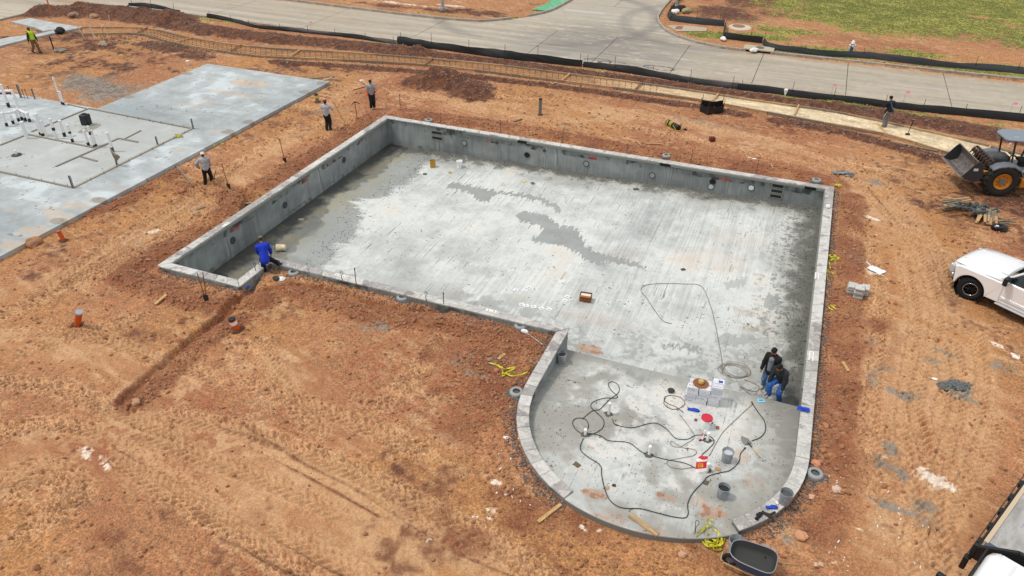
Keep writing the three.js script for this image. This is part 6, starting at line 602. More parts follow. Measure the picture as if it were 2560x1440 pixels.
  for (const [x, s] of [[2.5, -1], [2.5, 1], [-2.6, -1], [-2.6, 1]]) { const w = new THREE.Group(); w.name = 'wheel'; w.position.set(x, .4, s * .84); t.add(w); part(w, 'tyre', ax(tyre(.4, .23, .26, 24, M_tyre)), M_tyre); part(w, 'rim', ax(lathe([[.05, .06], [.14, .05], [.2, -.02], [.235, -.1]], 24)), M(0xb9bcbf, .4, { metalness: .7, side: THREE.DoubleSide })); }
  const h = thing('red_hose', 'red hose with a grey nozzle lying on the flatbed truck', 'hose'); const P = (x, y, z) => t.localToWorld(V(x, y, z)).toArray(); t.updateMatrixWorld(); part(h, 'hose', tube([P(-.35, 1.16, .2), P(-.5, 1.16, .05), P(-.72, 1.16, .02), P(-.75, 1.16, -.1), P(-.45, 1.17, -.12), P(-.3, 1.16, .02)], .045, 8, 40), M(0xc03a3c, .6)); part(h, 'nozzle', rod(P(-.35, 1.17, .2), P(-.45, 1.17, .42), .03), M(0x5d6068, .4)); part(h, 'loose_end', tube([P(-.3, 1.16, .3), P(-.38, 1.16, .45), P(-.28, 1.16, .5)], .03, 8, 12), M(0x9a2f46, .6));
  const b = thing('wood_block', 'short pale wooden block lying on the flatbed truck', 'block', ...P(-1.0, 1.122, -.55), .4); part(b, 'block', box(.34, .09, .2, 0, 0, 0, .008), M(0xc19a63, .8)); part(b, 'end_grain', box(.012, .08, .18, .172, .004, 0), M(0xa67f4c, .9));
}
{ // wheelbarrow: forward (wheel) = +x
  const t = thing('wheelbarrow', 'blue wheelbarrow with cement-crusted tray and wooden handles beside the shallow end', 'wheelbarrow', 1.27, -.2, -13.02, Math.PI - .08);
  const M_tray = M(0x27456f, .6), M_crust = new THREE.MeshStandardMaterial({ map: tex(128, 128, (i, j, o) => { const a = fbm(i * .05, j * .05, 4), g = 70 + (a - .5) * 70; o[0] = g; o[1] = g + 2; o[2] = g + 1; soilMix(o, [158, 160, 160], sst(.55, .68, a) * .8); }), roughness: .85, side: THREE.DoubleSide }), ring = (k, y, dx) => Array.from({ length: 28 }, (_, i) => { const a = i / 28 * 6.2832, c = Math.cos(a), s = Math.sin(a), sq = (v, e) => Math.sign(v) * Math.pow(Math.abs(v), e); return [dx + sq(c, .55) * .56 * k * (c > 0 ? 1 : .92), y, sq(s, .6) * (.36 - .06 * c) * k]; });
  const rings = [ring(1.02, .66, 0), ring(.99, .645, 0), ring(.95, .5, -.01), ring(.86, .38, -.03), ring(.66, .31, -.06), ring(.02, .3, -.08)]; M_tray.side = THREE.DoubleSide; part(t, 'tray', loft(rings, true, false), M_tray); part(t, 'cement_crust', loft([ring(.985, .652, 0), ring(.93, .5, -.01), ring(.84, .42, -.03), ring(.6, .38, -.06), ring(.02, .375, -.08)], true, false), M_crust); part(t, 'rim', tube(ring(1.02, .66, 0), .014, 6, 90, true), M(0x9a9d9f, .4, { metalness: .5 }));
  for (const s of [-1, 1]) part(t, 'handle', tube([[.66, .2, s * .16], [.2, .25, s * .24], [-.4, .29, s * .29], [-.62, .36, s * .31], [-1.0, .52, s * .32]], .024, 8, 30, false, .1), M_wood[1]); part(t, 'front_bar', tube([[.66, .24, -.16], [.72, .23, -.12], [.72, .23, .12], [.66, .24, .16]], .022, 8, 20), M_wood[1]); const w = new THREE.Group(); w.name = 'wheel'; w.position.set(.52, .2, 0); t.add(w); part(w, 'tyre', new THREE.TorusGeometry(.145, .05, 12, 32), M(0x1b1a19, .9)); part(w, 'rim', ax(cyl(.1, .1, .05, 0, -.025, 0, 20)), M(0x6a6b6d, .5)); part(w, 'axle', rod([0, 0, -.16], [0, 0, .16], .012), M_steel); for (const s of [-1, 1]) part(t, 'leg', tube([[-.25, .44, s * .26], [-.3, .1, s * .26], [-.36, .02, s * .26], [-.44, .1, s * .26], [-.5, .46, s * .28]], .014, 6, 20), M(0x2b2d30, .5)); part(t, 'brace', rod([-.36, .03, -.26], [-.36, .03, .26], .012), M(0x2b2d30, .5)); part(t, 'maker_marks', [box(.18, .04, .004, -.2, .56, 0), box(.05, .03, .004, -.36, .56, 0)].map(g => g.applyMatrix4(new THREE.Matrix4().makeRotationX(.22)).translate(0, -.02, .385)), M(0xd6dbe2, .6));
}

// ---------- things lying about the site ----------
const GY = (x, z) => groundY(x, z);
const at = (n, l, c, x, z, turn = 0, g, dy = 0) => thing(n, l, c, x, GY(x, z) + dy, z, turn, g);
// buckets
function bucket(x, y, z, turn, col, label, o = {}) { const t = thing('bucket', label, 'bucket', x, y, z, turn, 'buckets'); const m = new THREE.MeshStandardMaterial({ map: tex(64, 64, (i, j, p) => { const a = fbm(i * .09 + x * 9, j * .09, 3); const c = C(col); p[0] = Math.pow(c.r, 1 / 2.2) * 255; p[1] = Math.pow(c.g, 1 / 2.2) * 255; p[2] = Math.pow(c.b, 1 / 2.2) * 255; soilMix(p, o.dirt || [120, 122, 122], sst(.5, .68, a) * (o.k ?? .6)); }), roughness: .6, side: THREE.DoubleSide }); const b = new THREE.Group(); t.add(b); b.name = 'shell_group'; t.remove(b);
  const R = .165, r = .142, h = .4; part(t, 'shell', lathe([[0, .005], [r, 0], [r, .004], [R, h], [R - .008, h], [r - .008, .012], [0, .012]], 28), m); part(t, 'rim', [new THREE.TorusGeometry(R + .003, .008, 6, 32).rotateX(Math.PI / 2).translate(0, h - .01, 0), new THREE.TorusGeometry(R, .006, 6, 32).rotateX(Math.PI / 2).translate(0, h - .05, 0)], m); if (o.lid) part(t, 'lid', lathe([[0, .012], [R - .03, .012], [R - .02, .022], [R + .01, .02], [R + .014, -.02]], 30).translate(0, h, 0), M(o.lid, .45)); else if (o.fill) part(t, 'contents', cyl(.153, .153, .01, 0, h * .72, 0, 24), M(o.fill, .9)); part(t, 'handle', tube([[R, h - .06, 0], [R * .8, h - .2, .11], [0, h - .27, .16], [-R * .8, h - .2, .11], [-R, h - .06, 0]], .005, 5, 24), M(0x8a8d90, .4)); if (o.label) part(t, 'paper_label', new THREE.CylinderGeometry(.158, .153, .16, 16, 1, true, -.7, 1.8).translate(0, .2, 0), M(0xaeb4c0, .6)); if (o.tip) { t.rotation.set(0, turn, 0); t.children.forEach(c => { c.geometry.translate(0, -.02, 0); c.geometry.rotateZ(Math.PI / 2 - .03); c.geometry.translate(0, R + .005, 0); }); } return t; }
const bF = (px, pz) => floorY(px, pz) + .004, bB = (z) => beachY(z) + .004;
for (const [x, z, c, l, o] of [[-18.18,-34.16, 0xc99b2c, 'yellow bucket near the back wall of the pool', { k: .4, dirt: [150, 110, 60] }], [-16.76,-34.63, 0xffffff, 'white bucket near the back wall of the pool', { k: .2 }]]) bucket(x, bF(x, z), z, 1, c, l, o);
{ const x = [[-20.31,-23.58]][0][0], z = [[-20.31,-23.58]][0][1]; bucket(x, WATER_Y - .03, z, .45, 0xe6dcc4, 'cream bucket tipped on its side in the rain water', { tip: 1, k: .25, dirt: [190, 130, 70] }); }
for (const [x, z, c, l, o] of [[-5.81,-19.59, 0xaeb4b6, 'grey cement bucket standing against the wall where the shallow end begins', { fill: 0x4a4c4a }], [-0.63,-18.08, 0xffffff, 'white bucket with a red lid beside the stacked boxes', { lid: 0xc8243c, label: 1, k: .1 }], [0.18,-16.77, 0xa3a9b0, 'dirty bucket holding a bucket inside, near the shovel in the shallow end', { fill: 0xc6cbd0 }], [0.27,-15.21, 0x9aa2aa, 'grey bucket of wet cement alone in the shallow end', { fill: 0x2c3030 }]]) bucket(x, bB(z), z, 2, c, l, o);
bucket([[1.84,-15.44]][0][0], .004, [[1.84,-15.44]][0][1], .6, 0x9aa0a6, 'grey bucket standing on the coping of the rounded end', { fill: 0x55585a }); { const p = [[0.83,-13.49]][0]; bucket(p[0], GY(p[0], p[1]), p[1], .5, 0xb2b7ba, 'grey bucket behind the wheelbarrow', {}).scale.setScalar(1.15); }
// tile boxes with a hat on top
{ const M_bx = [0, 1, 2].map(k => new THREE.MeshStandardMaterial({ map: canvasTex(256, 96, (c, W, H) => { c.fillStyle = ['#dcdde2', '#d2d4dc', '#e4e4e8'][k]; c.fillRect(0, 0, W, H); c.fillStyle = '#4a4c58'; if (k === 0) { c.font = 'bold 34px sans-serif'; c.fillText('NF  ROCA', 24, 66); } else for (let i = 0; i < 7; i++) c.fillRect(20 + i * 30, 58 + (i % 2) * 6, 20, 8); c.strokeStyle = '#b4b6c0'; c.lineWidth = 2; c.strokeRect(2, 2, W - 4, H - 4); c.strokeStyle = '#8c8e98'; c.beginPath(); c.moveTo(0, 30); c.lineTo(W, 24 + k * 4); c.stroke(); }), roughness: .8 })); const x0 = -1.5, z0 = -19.17, y0 = beachY(-19.2) + .004, an = -.1; let q = 0; const where = ['bottom layer of the stack', 'second layer of the stack', 'third layer of the stack', 'fourth layer of the stack', 'top of the taller column'], col = ['left', 'middle', 'right'];
  for (let l = 0; l < 5; l++) for (let c = 0; c < 3; c++) for (let d = 0; d < 2; d++) { if (l === 4 && c < 2) continue; const lx = .18 + c * .36 + rr(-.012, .012) + (l > 1 ? .05 : 0), lz = -.12 - d * .25 + rr(-.01, .01), x = x0 + lx * Math.cos(an) - lz * Math.sin(an) * -1 * 0 - lz * 0, z = z0 + lz + lx * Math.sin(an); const b = thing('tile_box', `white tile box in the ${d ? 'rear' : 'front'} row, ${col[c]} column, ${where[l]}`, 'box', x, y0 + l * .155, z, -an + rr(-.03, .03), 'tile boxes stacked in the shallow end'); part(b, 'carton', box(.348, .15, .236, 0, 0, 0, .006), M_bx[(q++ * 7 + l) % 3]); part(b, 'tape', box(.05, .0015, .236, 0, .15, 0), M(0xc7c9cf, .4)); if (l === 4 && d === 1) part(b, 'blue_label', box(.13, .002, .12, .06, .1515, .02), M(0x2c4fa0, .6)); }
  const h = thing('straw_hat', 'wide-brimmed brown straw hat lying on top of the tile boxes', 'hat', x0 + .42, y0 + .62, z0 - .27 - .04); part(h, 'brim', sheet(.5, .5, 22, 22, (x, z) => .012 + .05 * Math.abs(x) * Math.abs(x) * 4).toNonIndexed(), M(0x8a5a38, .95, { side: THREE.DoubleSide })); { const g = h.children[0].geometry, p = g.attributes.position; for (let i = 0; i < p.count; i++) { const x = p.getX(i), z = p.getZ(i), m = Math.max(Math.abs(x), Math.abs(z)) || 1, r = Math.hypot(x, z) || 1; p.setX(i, x * m / r); p.setZ(i, z * m / r); } g.computeVertexNormals(); } part(h, 'crown', lathe([[.098, .01], [.095, .08], [.085, .14], [.06, .155], [.02, .135], [0, .13]], 22), M(0xc9a468, .95)); part(h, 'band', cyl(.1, .103, .03, 0, .015, 0, 22, true), M(0x5d3a22, .9)); }
{ const p = [[-6.39,-24.43]][0]; const t = thing('cardboard_box', 'open brown cardboard box standing alone on the pool floor', 'box', p[0], bF(p[0], p[1]), p[1], .12); part(t, 'wall', [box(.46, .3, .012, 0, 0, .14), box(.46, .3, .012, 0, 0, -.14), box(.012, .3, .28, -.23, 0, 0), box(.012, .3, .28, .23, 0, 0), box(.45, .012, .27, 0, .001, 0)], M(0x8d5a34, .9)); part(t, 'flap', [plank([-.23, .3, .146], [-.23, .32, .24], .001, .001).translate(0, 0, 0), box(.44, .01, .1, 0, .29, .195).translate(0, 0, 0)].slice(1), M(0xa0693f, .9)); part(t, 'packing', box(.42, .05, .2, 0, .2, -.02, .02), M(0xe3ded4, .9)); }
// white tile sheets on the pool floor
for (const [x, z, k] of [[-8.69,-23.24, 0], [-8.48,-23.21, 1], [-8.18,-23.24, 2], [-7.85,-23.25, 3], [-7.54,-23.29, 4], [-7.16,-24.1, 5], [-7.15,-24.42, 6], [-8.93,-24.22, 7], [-8.87,-24.51, 8], [-9.29,-24.14, 9]]) { const t = thing('tile_sheet', ['first white tile sheet in the row of five, nearest the near wall', 'second white tile sheet in the row of five', 'third white tile sheet in the row of five', 'fourth white tile sheet in the row of five', 'last white tile sheet in the row of five, toward the brown box', 'white tile sheet left of the cardboard box', 'white tile sheet just behind the one by the cardboard box', 'white tile sheet left of the row, in the loose trio', 'white tile sheet at the back of the loose trio', 'white tile sheet at the left of the loose trio'][k], 'tile', x, bF(x, z) + .004, z, .3 + k * .17, 'white tile sheets on the pool floor'); part(t, 'sheet', box(.2, .008, .2, 0, 0, 0), M(0xe8eaea, .5)); part(t, 'digit', [box(.02, .002, .11, -.03, .008, 0), box(.08, .002, .02, 0, .008, .02)], M(0x35383c, .7)); }
// cords and hoses
const M_cord = M(0x2b2a29, .7), M_hose = M(0x8a7866, .7), M_hoseR = M(0x6f4a40, .7); const lay = (pts, r, deep) => pts.map(([x, z], i) => [x, (deep && (z < -20.47) ? floorY(x, z) : z < -20.47 ? -.74 : beachY(z)) + r + .006 + (i % 3) * .002, z]);
function cord(label, pts, r, m, deep) { const t = thing('cord', label, 'cord'); part(t, 'cable', tube(lay(pts, r, deep), r, 6, pts.length * 7), m); const e = lay(pts, r, deep).pop(), f = lay(pts, r, deep)[pts.length - 2]; part(t, 'end_plug', rod(e, [e[0] + (e[0] - f[0]) * .25, e[1] + .004, e[2] + (e[2] - f[2]) * .25], r * 1.7, 8), m); return t; }
cord('black cord in a figure-eight loop left of the white standpipe', [[-4.22,-16.9],[-4.06,-17.38],[-3.86,-17.58],[-3.73,-18.16],[-3.55,-18.69],[-3.66,-19.1],[-3.91,-19.2],[-3.97,-18.97],[-3.76,-18.67],[-3.55,-18.52],[-3.55,-18.36],[-3.9,-18.19],[-4.17,-17.83],[-4.14,-17.54],[-3.84,-17.31],[-3.61,-17.09],[-3.53,-16.76],[-3.63,-16.44],[-3.89,-16.17],[-4.23,-16.27],[-4.45,-16.56],[-4.4,-16.83],[-4.12,-16.88],[-3.95,-16.59],[-3.95,-16.24]], .011, M_cord); cord('black cord curling from the standpipe to the middle pipes', [[-3.36,-17.21],[-3.18,-17.02],[-2.7,-17.1],[-2.3,-17.49],[-2.05,-17.63],[-1.72,-17.48],[-1.41,-17.18],[-1.22,-17.17],[-1,-17.3],[-0.81,-17.58],[-0.44,-17.69],[-0.27,-17.48],[-0.38,-17.07],[-0.51,-16.73],[-0.5,-16.47]], .011, M_cord); cord('long black cord sweeping round the open edge of the shallow end', [[-3.93,-15.98],[-3.91,-15.64],[-3.82,-15.41],[-3.54,-15.23],[-3.14,-15.04],[-2.99,-14.66],[-2.78,-14.2],[-2.55,-13.84],[-2.3,-13.68],[-2.06,-13.69],[-1.68,-13.84],[-1.25,-13.87],[-0.81,-13.91],[-0.53,-14],[-0.48,-14.2],[-0.55,-14.53],[-0.5,-15],[-0.31,-15.55],[-0.2,-15.88],[0.08,-16.16],[0.34,-16.39],[0.53,-16.87],[0.53,-17.25],[0.61,-17.52]], .0125, M_cord); cord('black cord crossing the shallow floor to the red and white bag', [[-3.94,-16.27],[-3.5,-16.32],[-3.2,-16.2],[-2.64,-16.36],[-2.22,-16.13],[-1.94,-16.07],[-1.47,-16.08],[-0.92,-16.15],[-0.55,-16.05],[-0.37,-16.01],[-0.22,-16.1]], .011, M_cord); cord('dark cord from the shovel up to the step', [[0.78,-18],[1.02,-18.32],[1.12,-18.73],[1.04,-19.2],[0.83,-19.55],[0.62,-19.93]], .013, M_cord); cord('thin tan hose making two loops on the shallow floor', [[-1.48,-18.38],[-1.09,-17.88],[-0.86,-17.45],[-1.03,-17.06],[-1.18,-16.85],[-1.47,-16.97],[-1.4,-16.76],[-1.11,-16.81],[-0.73,-16.86],[-0.72,-16.62],[-1.02,-16.36],[-1.39,-16.04],[-1.3,-15.83],[-0.98,-15.86],[-0.73,-16.03]], .008, M_hose); cord('reddish hose looped left of the tile boxes', [[-1.38,-18.52],[-1.65,-18.72],[-1.95,-18.8],[-2.1,-18.99],[-1.99,-19.24],[-1.64,-19.3],[-1.43,-19.05],[-1.53,-18.73],[-1.77,-18.55],[-2.04,-18.72],[-2.08,-19.03]], .01, M_hoseR); cord('pair of tan hoses running down from the step', [[0.61,-19.93],[0.4,-19.4],[0.16,-18.75],[-0.08,-18.08],[-0.2,-17.48],[-0.29,-16.91]], .009, M_hose);
cord('tan hose snaking over the deep floor to the coil', [[-2.81,-24.02],[-3.13,-24.06],[-3.56,-24.58],[-4.1,-25.39],[-4.46,-25.87],[-4.41,-26.31],[-3.86,-26.67],[-2.92,-26.99],[-2.21,-27.06],[-1.64,-25.79],[-1.32,-24.8],[-0.98,-23.57],[-0.71,-22.53],[-0.58,-21.86]], .011, M_hose, 1);
{ const c = [[-0.16,-21.69]][0], t = thing('hose_coil', 'coil of tan hose on the pool floor behind the tile boxes', 'hose'); for (let k = 0; k < 4; k++) { const p = []; for (let i = 0; i < 16; i++) { const a = i / 16 * 6.283, R = .4 + k * .035 + .03 * Math.sin(a * 2 + k); const x = c[0] + .08 * Math.sin(k * 2.1) + R * Math.cos(a), z = Math.min(-20.5, c[1] - .28 + .05 * Math.cos(k * 3) + R * .85 * Math.sin(a)); p.push([x, floorY(x, z) + .012 + k * .014, z]); } part(t, 'loop', tube(p, .008, 6, 90, true), M_hose); } const tl = [[0.21,-21.59],[0.53,-21.51],[0.72,-21.37],[0.68,-21.13],[0.39,-21.07],[0.11,-21.18],[0.54,-20.85],[0.82,-20.75]].map(q => [q[0], Math.min(q[1], -20.5)]); part(t, 'tail', tube(lay(tl, .011, 1), .011, 6, 60), M_hose); }
// standpipes in the shallow floor
for (const [x, z, h, l] of [[-3.54,-17.45,0.47, 'white capped standpipe in a chipped hole, nearest the black loop'], [-0.47,-17.46,0.32, 'white capped standpipe beside the red tool in the shallow end'], [-3.93,-16.18,0.22, 'short white standpipe where two black cords meet'], [-1.95,-16.09,0.35, 'thin white standpipe in the middle of the shallow floor'], [-0.27,-16.09,0.31, 'white standpipe beside the red and white bag']]) { const t = thing('standpipe', l, 'pipe', x, beachY(z), z, 0, 'standpipes in the shallow floor'); part(t, 'pipe', cyl(.045, .045, h, 0, 0, 0, 16), M_pvc); part(t, 'cap', lathe([[0, .02], [.045, .018], [.054, 0], [.054, -.06]], 18).translate(0, h, 0), M_pvc); part(t, 'chipped_mortar', rock(.13, 1.1, .22, 1, .35, 2), M(0x5e5a52, .95)); }
{ const p = [[-0.44,-16.09]][0], t = thing('mortar_bag', 'crumpled red and white mortar bag beside a standpipe', 'bag', p[0], beachY(p[1]), p[1], .5); const g = new RoundedBoxGeometry(.34, .42, .14, 8, .06), q = g.attributes.position; for (let i = 0; i < q.count; i++) { const n = .05 * (vn(q.getX(i) * 15, q.getY(i) * 15 + q.getZ(i) * 9) - .5); q.setXYZ(i, q.getX(i) + n * 1.4, q.getY(i) + n, q.getZ(i) + n * 2); } g.computeVertexNormals(); const m = new THREE.MeshStandardMaterial({ map: canvasTex(128, 128, (c, W, H) => { c.fillStyle = '#e9e4e2'; c.fillRect(0, 0, W, H); c.fillStyle = '#c9242e'; c.fillRect(0, 26, W, 60); c.fillStyle = '#e8a33a'; c.fillRect(14, 38, 60, 36); c.fillStyle = '#b01f28'; for (let i = 0; i < 4; i++) c.fillRect(20, 43 + i * 8, 46 - i * 7, 4); }), roughness: .75 }); part(t, 'bag', g.rotateX(-.7).translate(0, .16, 0), m); part(t, 'torn_top', rock(.1, 1.4, .5, .8, .5, 2).translate(.06, .33, -.12), M(0xc8303a, .8)); }
{ const p = [[-0.62,-17.43]][0], t = thing('caulk_gun', 'red and white sealant gun leaning on a standpipe', 'tool', p[0], beachY(p[1]), p[1], .3); part(t, 'tube', rod([0, .03, 0], [.05, .34, -.06], .03, 12), M(0xefeeee, .5)); part(t, 'red_frame', [rod([.02, .12, -.03], [.035, .24, -.05], .04, 10), box(.1, .03, .04, -.04, .02, .02)], M(0xb52834, .5)); part(t, 'grip', rod([-.02, .03, .02], [-.1, .02, .06], .018), M(0x232427, .6)); }
// shovels and other tools
const M_blade = M(0x3a3a3c, .5, { metalness: .6 }), M_handle = M(0x7a4f30, .75);
function blade(w = .23, h = .3) { const g = sheet(w, h, 8, 8, (x, z) => .02 - x * x * 1.6 - Math.max(0, z) * .1); const p = g.attributes.position; for (let i = 0; i < p.count; i++) { const z = p.getZ(i) / h + .5; p.setX(i, p.getX(i) * (z < .6 ? 1 : 1 - (z - .6) * 1.9)); } return g; }
function shovel(label, x, z, y, rot, o = {}) { const t = thing('shovel', label, 'shovel', x, y, z, rot[1]); const L = o.L || 1.15; const wr = g => g.rotateX(rot[0]).rotateZ(rot[2] || 0); part(t, 'blade', wr(blade().rotateX(Math.PI / 2).translate(0, .1, 0)), M(o.blade || 0x2f2c2b, .6, { side: THREE.DoubleSide })); part(t, 'shaft', wr(rod([0, .22, 0], [0, L, 0], .018, 8)), o.shaft || M_handle); part(t, 'grip', wr(join([rod([0, L, 0], [-.055, L + .1, 0], .014), rod([0, L, 0], [.055, L + .1, 0], .014), rod([-.06, L + .1, 0], [.06, L + .1, 0], .017)])), M(o.grip || 0x3a2a22, .6)); return t; }
{ const s = (px, l, o, r = [.06, 0, .04]) => shovel(l, px[0], px[1], GY(px[0], px[1]) + .06, r, o); s([[-23.99,-29.03]][0], 'dark D-grip shovel stuck upright in the berm left of the pool', {}); s([[-24.22,-25.04]][0], 'shovel with a red grip stuck beside the trench', { grip: 0xc12a2a }); const q = [[-23.81,-35.73]][0]; const pk = thing('pickaxe', 'pickaxe standing on its handle between the two people behind the pool', 'pickaxe', q[0], GY(q[0], q[1]), q[1], .6); part(pk, 'handle', rod([0, 0, 0], [-.03, 1, 0], .022, 8), M_handle); part(pk, 'head', tube([[-.22, .9, 0], [-.1, 1.01, 0], [0, 1.03, 0], [.1, 1.01, 0], [.22, .92, 0]], .026, 8, 20), M(0x2c1f1a, .7)); part(pk, 'socket', box(.07, .09, .06, -.03, .97, 0), M(0x2c1f1a, .7)); }
{ const t = thing('rake', 'rake held by the person in the red cap', 'rake'), a = [[-23.85,-34.62]][0], b = [[-24.41,-34.25]][0]; const y = GY(a[0], a[1]) + .03; part(t, 'handle', rod([a[0], y, a[1]], [b[0] + .05, 1.28, b[1] - .1], .016, 8), M(0xa97b4e, .8)); part(t, 'head', rod([a[0] - .1, y, a[1] + .1], [a[0] + .1, y, a[1] - .12], .018, 8), M(0x3a302a, .7)); for (let i = 0; i < 6; i++) part(t, 'tine', rod([a[0] - .1 + i * .04, y, a[1] + .1 - i * .044], [a[0] - .1 + i * .04 + .04, y - .08, a[1] + .13 - i * .044], .008, 5), M(0x3a302a, .7)); }
{ const c = [[-26.14,-25.8]][0], t = thing('shovel', 'long shovel in the hands of the person in the white cap', 'shovel'); part(t, 'shaft', rod([c[0] + .42, .38, c[1] - .2], [c[0] - .1, -.35, c[1] - .4], .017, 8), M_handle); part(t, 'blade', blade().rotateX(.6).translate(c[0] - .2, -.42, c[1] - .42), M(0x5a554f, .5, { side: THREE.DoubleSide })); }
{ const p = [[0.59,-17.93]][0], e = [[1.19,-17.22]][0], t = thing('shovel', 'cement-crusted D-grip shovel lying in the shallow end', 'shovel'); const y = beachY(p[1]) + .05, ye = beachY(e[1]) + .06, an = Math.atan2(e[0] - p[0], e[1] - p[1]); part(t, 'blade', blade(.25, .34).rotateY(an + Math.PI).translate(p[0], y, p[1]), M(0x7c7d78, .8, { side: THREE.DoubleSide })); const k = q => [lerp(p[0], e[0], q), lerp(y, ye, q), lerp(p[1], e[1], q)]; part(t, 'socket', rod(k(.12), k(.4), .02), M(0x2a2b2c, .5)); part(t, 'shaft', rod(k(.4), k(.86), .02), M(0xcbb78e, .7)); const d = [Math.cos(an), 0, -Math.sin(an)]; part(t, 'grip', [rod(k(.86), add3(k(1), d, .06), .012), rod(k(.86), add3(k(1), d, -.06), .012), rod(add3(k(1), d, .07), add3(k(1), d, -.07), .015)], M(0xb9bcc0, .4)); }
{ const p = [[-18.95,-17.26]][0], t = at('post_hole_digger', 'two-handled digging tool stuck in the soil left of the trench junction', 'tool', p[0], p[1], .6); for (const s of [-1, 1]) { part(t, 'handle', rod([s * .03, .25, 0], [s * .1, 1.2, -.08], .018, 8), M_handle); part(t, 'jaw', blade(.13, .3).rotateX(Math.PI / 2).rotateY(s > 0 ? 0 : Math.PI).translate(s * .03, .12, 0), M(0x2c2d30, .6, { side: THREE.DoubleSide })); } }
{ const p = [[6,-45.69]][0], t = thing('sledgehammer', 'black sledgehammer standing on its head on the sand bed', 'hammer', p[0], -.15, p[1], .3); part(t, 'head', box(.24, .09, .09, 0, 0, 0, .01), M(0x17181a, .5)); part(t, 'handle', rod([0, .08, 0], [.1, .85, -.04], .02, 8), M(0x151515, .6)); part(t, 'grip', rod([.06, .5, -.02], [.1, .86, -.04], .026, 8), M(0x0e0e0f, .8)); }
{ const t = thing('steel_bar', 'red steel bar and roll of drawings lying behind the person with orange sleeves', 'bar'), a = [[-26.41,-39.54]][0], b = [[-25.81,-40.29]][0]; part(t, 'bar', rod([a[0], .05, a[1]], [b[0], .15, b[1]], .03, 8), M(0x7a2a2c, .6)); const d = thing('paper_roll', 'white roll of paper drawings lying behind the person with orange sleeves', 'paper', -26.94,-0.2,-41.43); part(d, 'roll', rod([-.25, .1, -.25], [.35, .4, .35], .07, 14), M(0xeef0f4, .7)); part(d, 'inner_roll', rod([-.27, .09, -.27], [-.2, .125, -.2], .045, 12), M(0xc9ced8, .7)); }
// standing pipes on the soil
const M_or2 = M(0xc9561f, .55), M_gpipe = M(0x6f7472, .6), M_blk = M(0x1b1c1e, .6);
for (const [x, z, h, r, m, l, lean, cap] of [[-22.43,-14.47,0.71, .115, M_or2, 'tall leaning orange pipe with a foil cap on the left soil', [.48, .05], 0x9fa6b0], [-16.88,-16.38,0.47, .12, M_or2, 'short orange pipe with black and white tape beside the trench', [-.1, .05], 0x131314], [-27.8,-18.77,0.42, .09, M_or2, 'orange pipe leaning at the edge of the house slab', [-.12, 0], 0xb4532a], [-14.27,-40.68,0.96, .1, M_gpipe, 'upright grey pipe with black cap behind the pool', [0, 0], 0x151516], [-27.62,-37.35,0.51, .11, M_gpipe, 'short grey pipe with yellow tape near the slab corner', [-.04, 0], 0x1d1d1e]]) { const t = at('pipe', l, 'pipe', x, z); const q = new THREE.Group(); part(t, 'pipe', rod([0, -.1, 0], [lean[0], h, lean[1]], r, 18), m); part(t, 'cap', rod([lean[0] * .97, h - .03, lean[1] * .97], [lean[0] * 1.02, h + .03, lean[1] * 1.02], r * 1.06, 18), M(cap, .4)); part(t, 'backfill', rock(r * 1.9, 1, .35, 1, .4, 2), M(0x5a3a2a, .95)); if (/tape/.test(l)) part(t, 'tape', rod([lean[0] * .6, h * .55, lean[1] * .6], [lean[0] * .85, h * .82, lean[1] * .85], r * 1.04, 18), M(/yellow/.test(l) ? 0xd6c23a : 0xe8e8e6, .6)); }
{ const p = [[-6.91,-42.04]][0], e = [[-6.14,-41.43]][0], t = thing('black_pipe', 'black corrugated pipe length tied with yellow strap lying behind the pool', 'pipe'); part(t, 'pipe', rod([p[0], -.03, p[1]], [e[0], -.05, e[1]], .16, 18), M_blk); part(t, 'end_cap', rod([e[0], -.05, e[1]], [e[0] + .06, -.052, e[1] + .03], .13, 18), M(0x0c0c0d, .9)); const k = q => [lerp(p[0], e[0], q), -.04, lerp(p[1], e[1], q)]; for (const q of [.08, .3, .42]) part(t, 'yellow_strap', rod(k(q), k(q + .06), .167, 18), M(0xc9c838, .6)); part(t, 'loose_strap', tube([k(.42), add3(k(.6), [0, .05, .25]), add3(k(.85), [.05, -.1, .3]), add3(k(1.1), [.1, -.08, .1])], .014, 5, 20), M(0xc9c838, .6)); const s = at('pipe_plug', 'small black pipe plug beside the strapped pipe', 'plug', ...[[-5.79,-41.64]][0]); part(s, 'plug', cyl(.09, .11, .08, 0, -.02, 0, 16), M_blk); part(s, 'knob', cyl(.03, .03, .05, 0, .05, 0, 10), M_blk); }
{ const p = [[-4.11,-40.62]][0], t = at('red_block', 'dark red brick block lying alone behind the pool', 'block', p[0], p[1], .5); part(t, 'block', box(.3, .24, .26, 0, -.02, 0, .02), M(0x6a2a20, .85)); part(t, 'hole', [cyl(.04, .04, .006, -.07, .221, 0, 12), cyl(.04, .04, .006, .07, .221, 0, 12)], M(0x2a1410, .9)); }
{ const w = at('white_bollard', 'short white marker pipe beside the silt fence', 'marker', ...[[-1.01,-50.09]][0]); part(w, 'pipe', cyl(.11, .11, .42, 0, -.05, 0, 18), M_pvc); part(w, 'cap', lathe([[0, .03], [.1, .028], [.125, 0], [.125, -.1]], 20).translate(0, .38, 0), M_pvc); const k = at('white_bollard', 'short cream marker pipe by the far corner of the slab', 'marker', ...[[-40.17,-40.27]][0]); part(k, 'pipe', cyl(.1, .1, .36, 0, -.05, 0, 18), M(0xe6dccb, .6)); part(k, 'cap', lathe([[0, .03], [.1, .028], [.12, 0], [.12, -.06]], 20).translate(0, .3, 0), M(0xefe7da, .5)); }
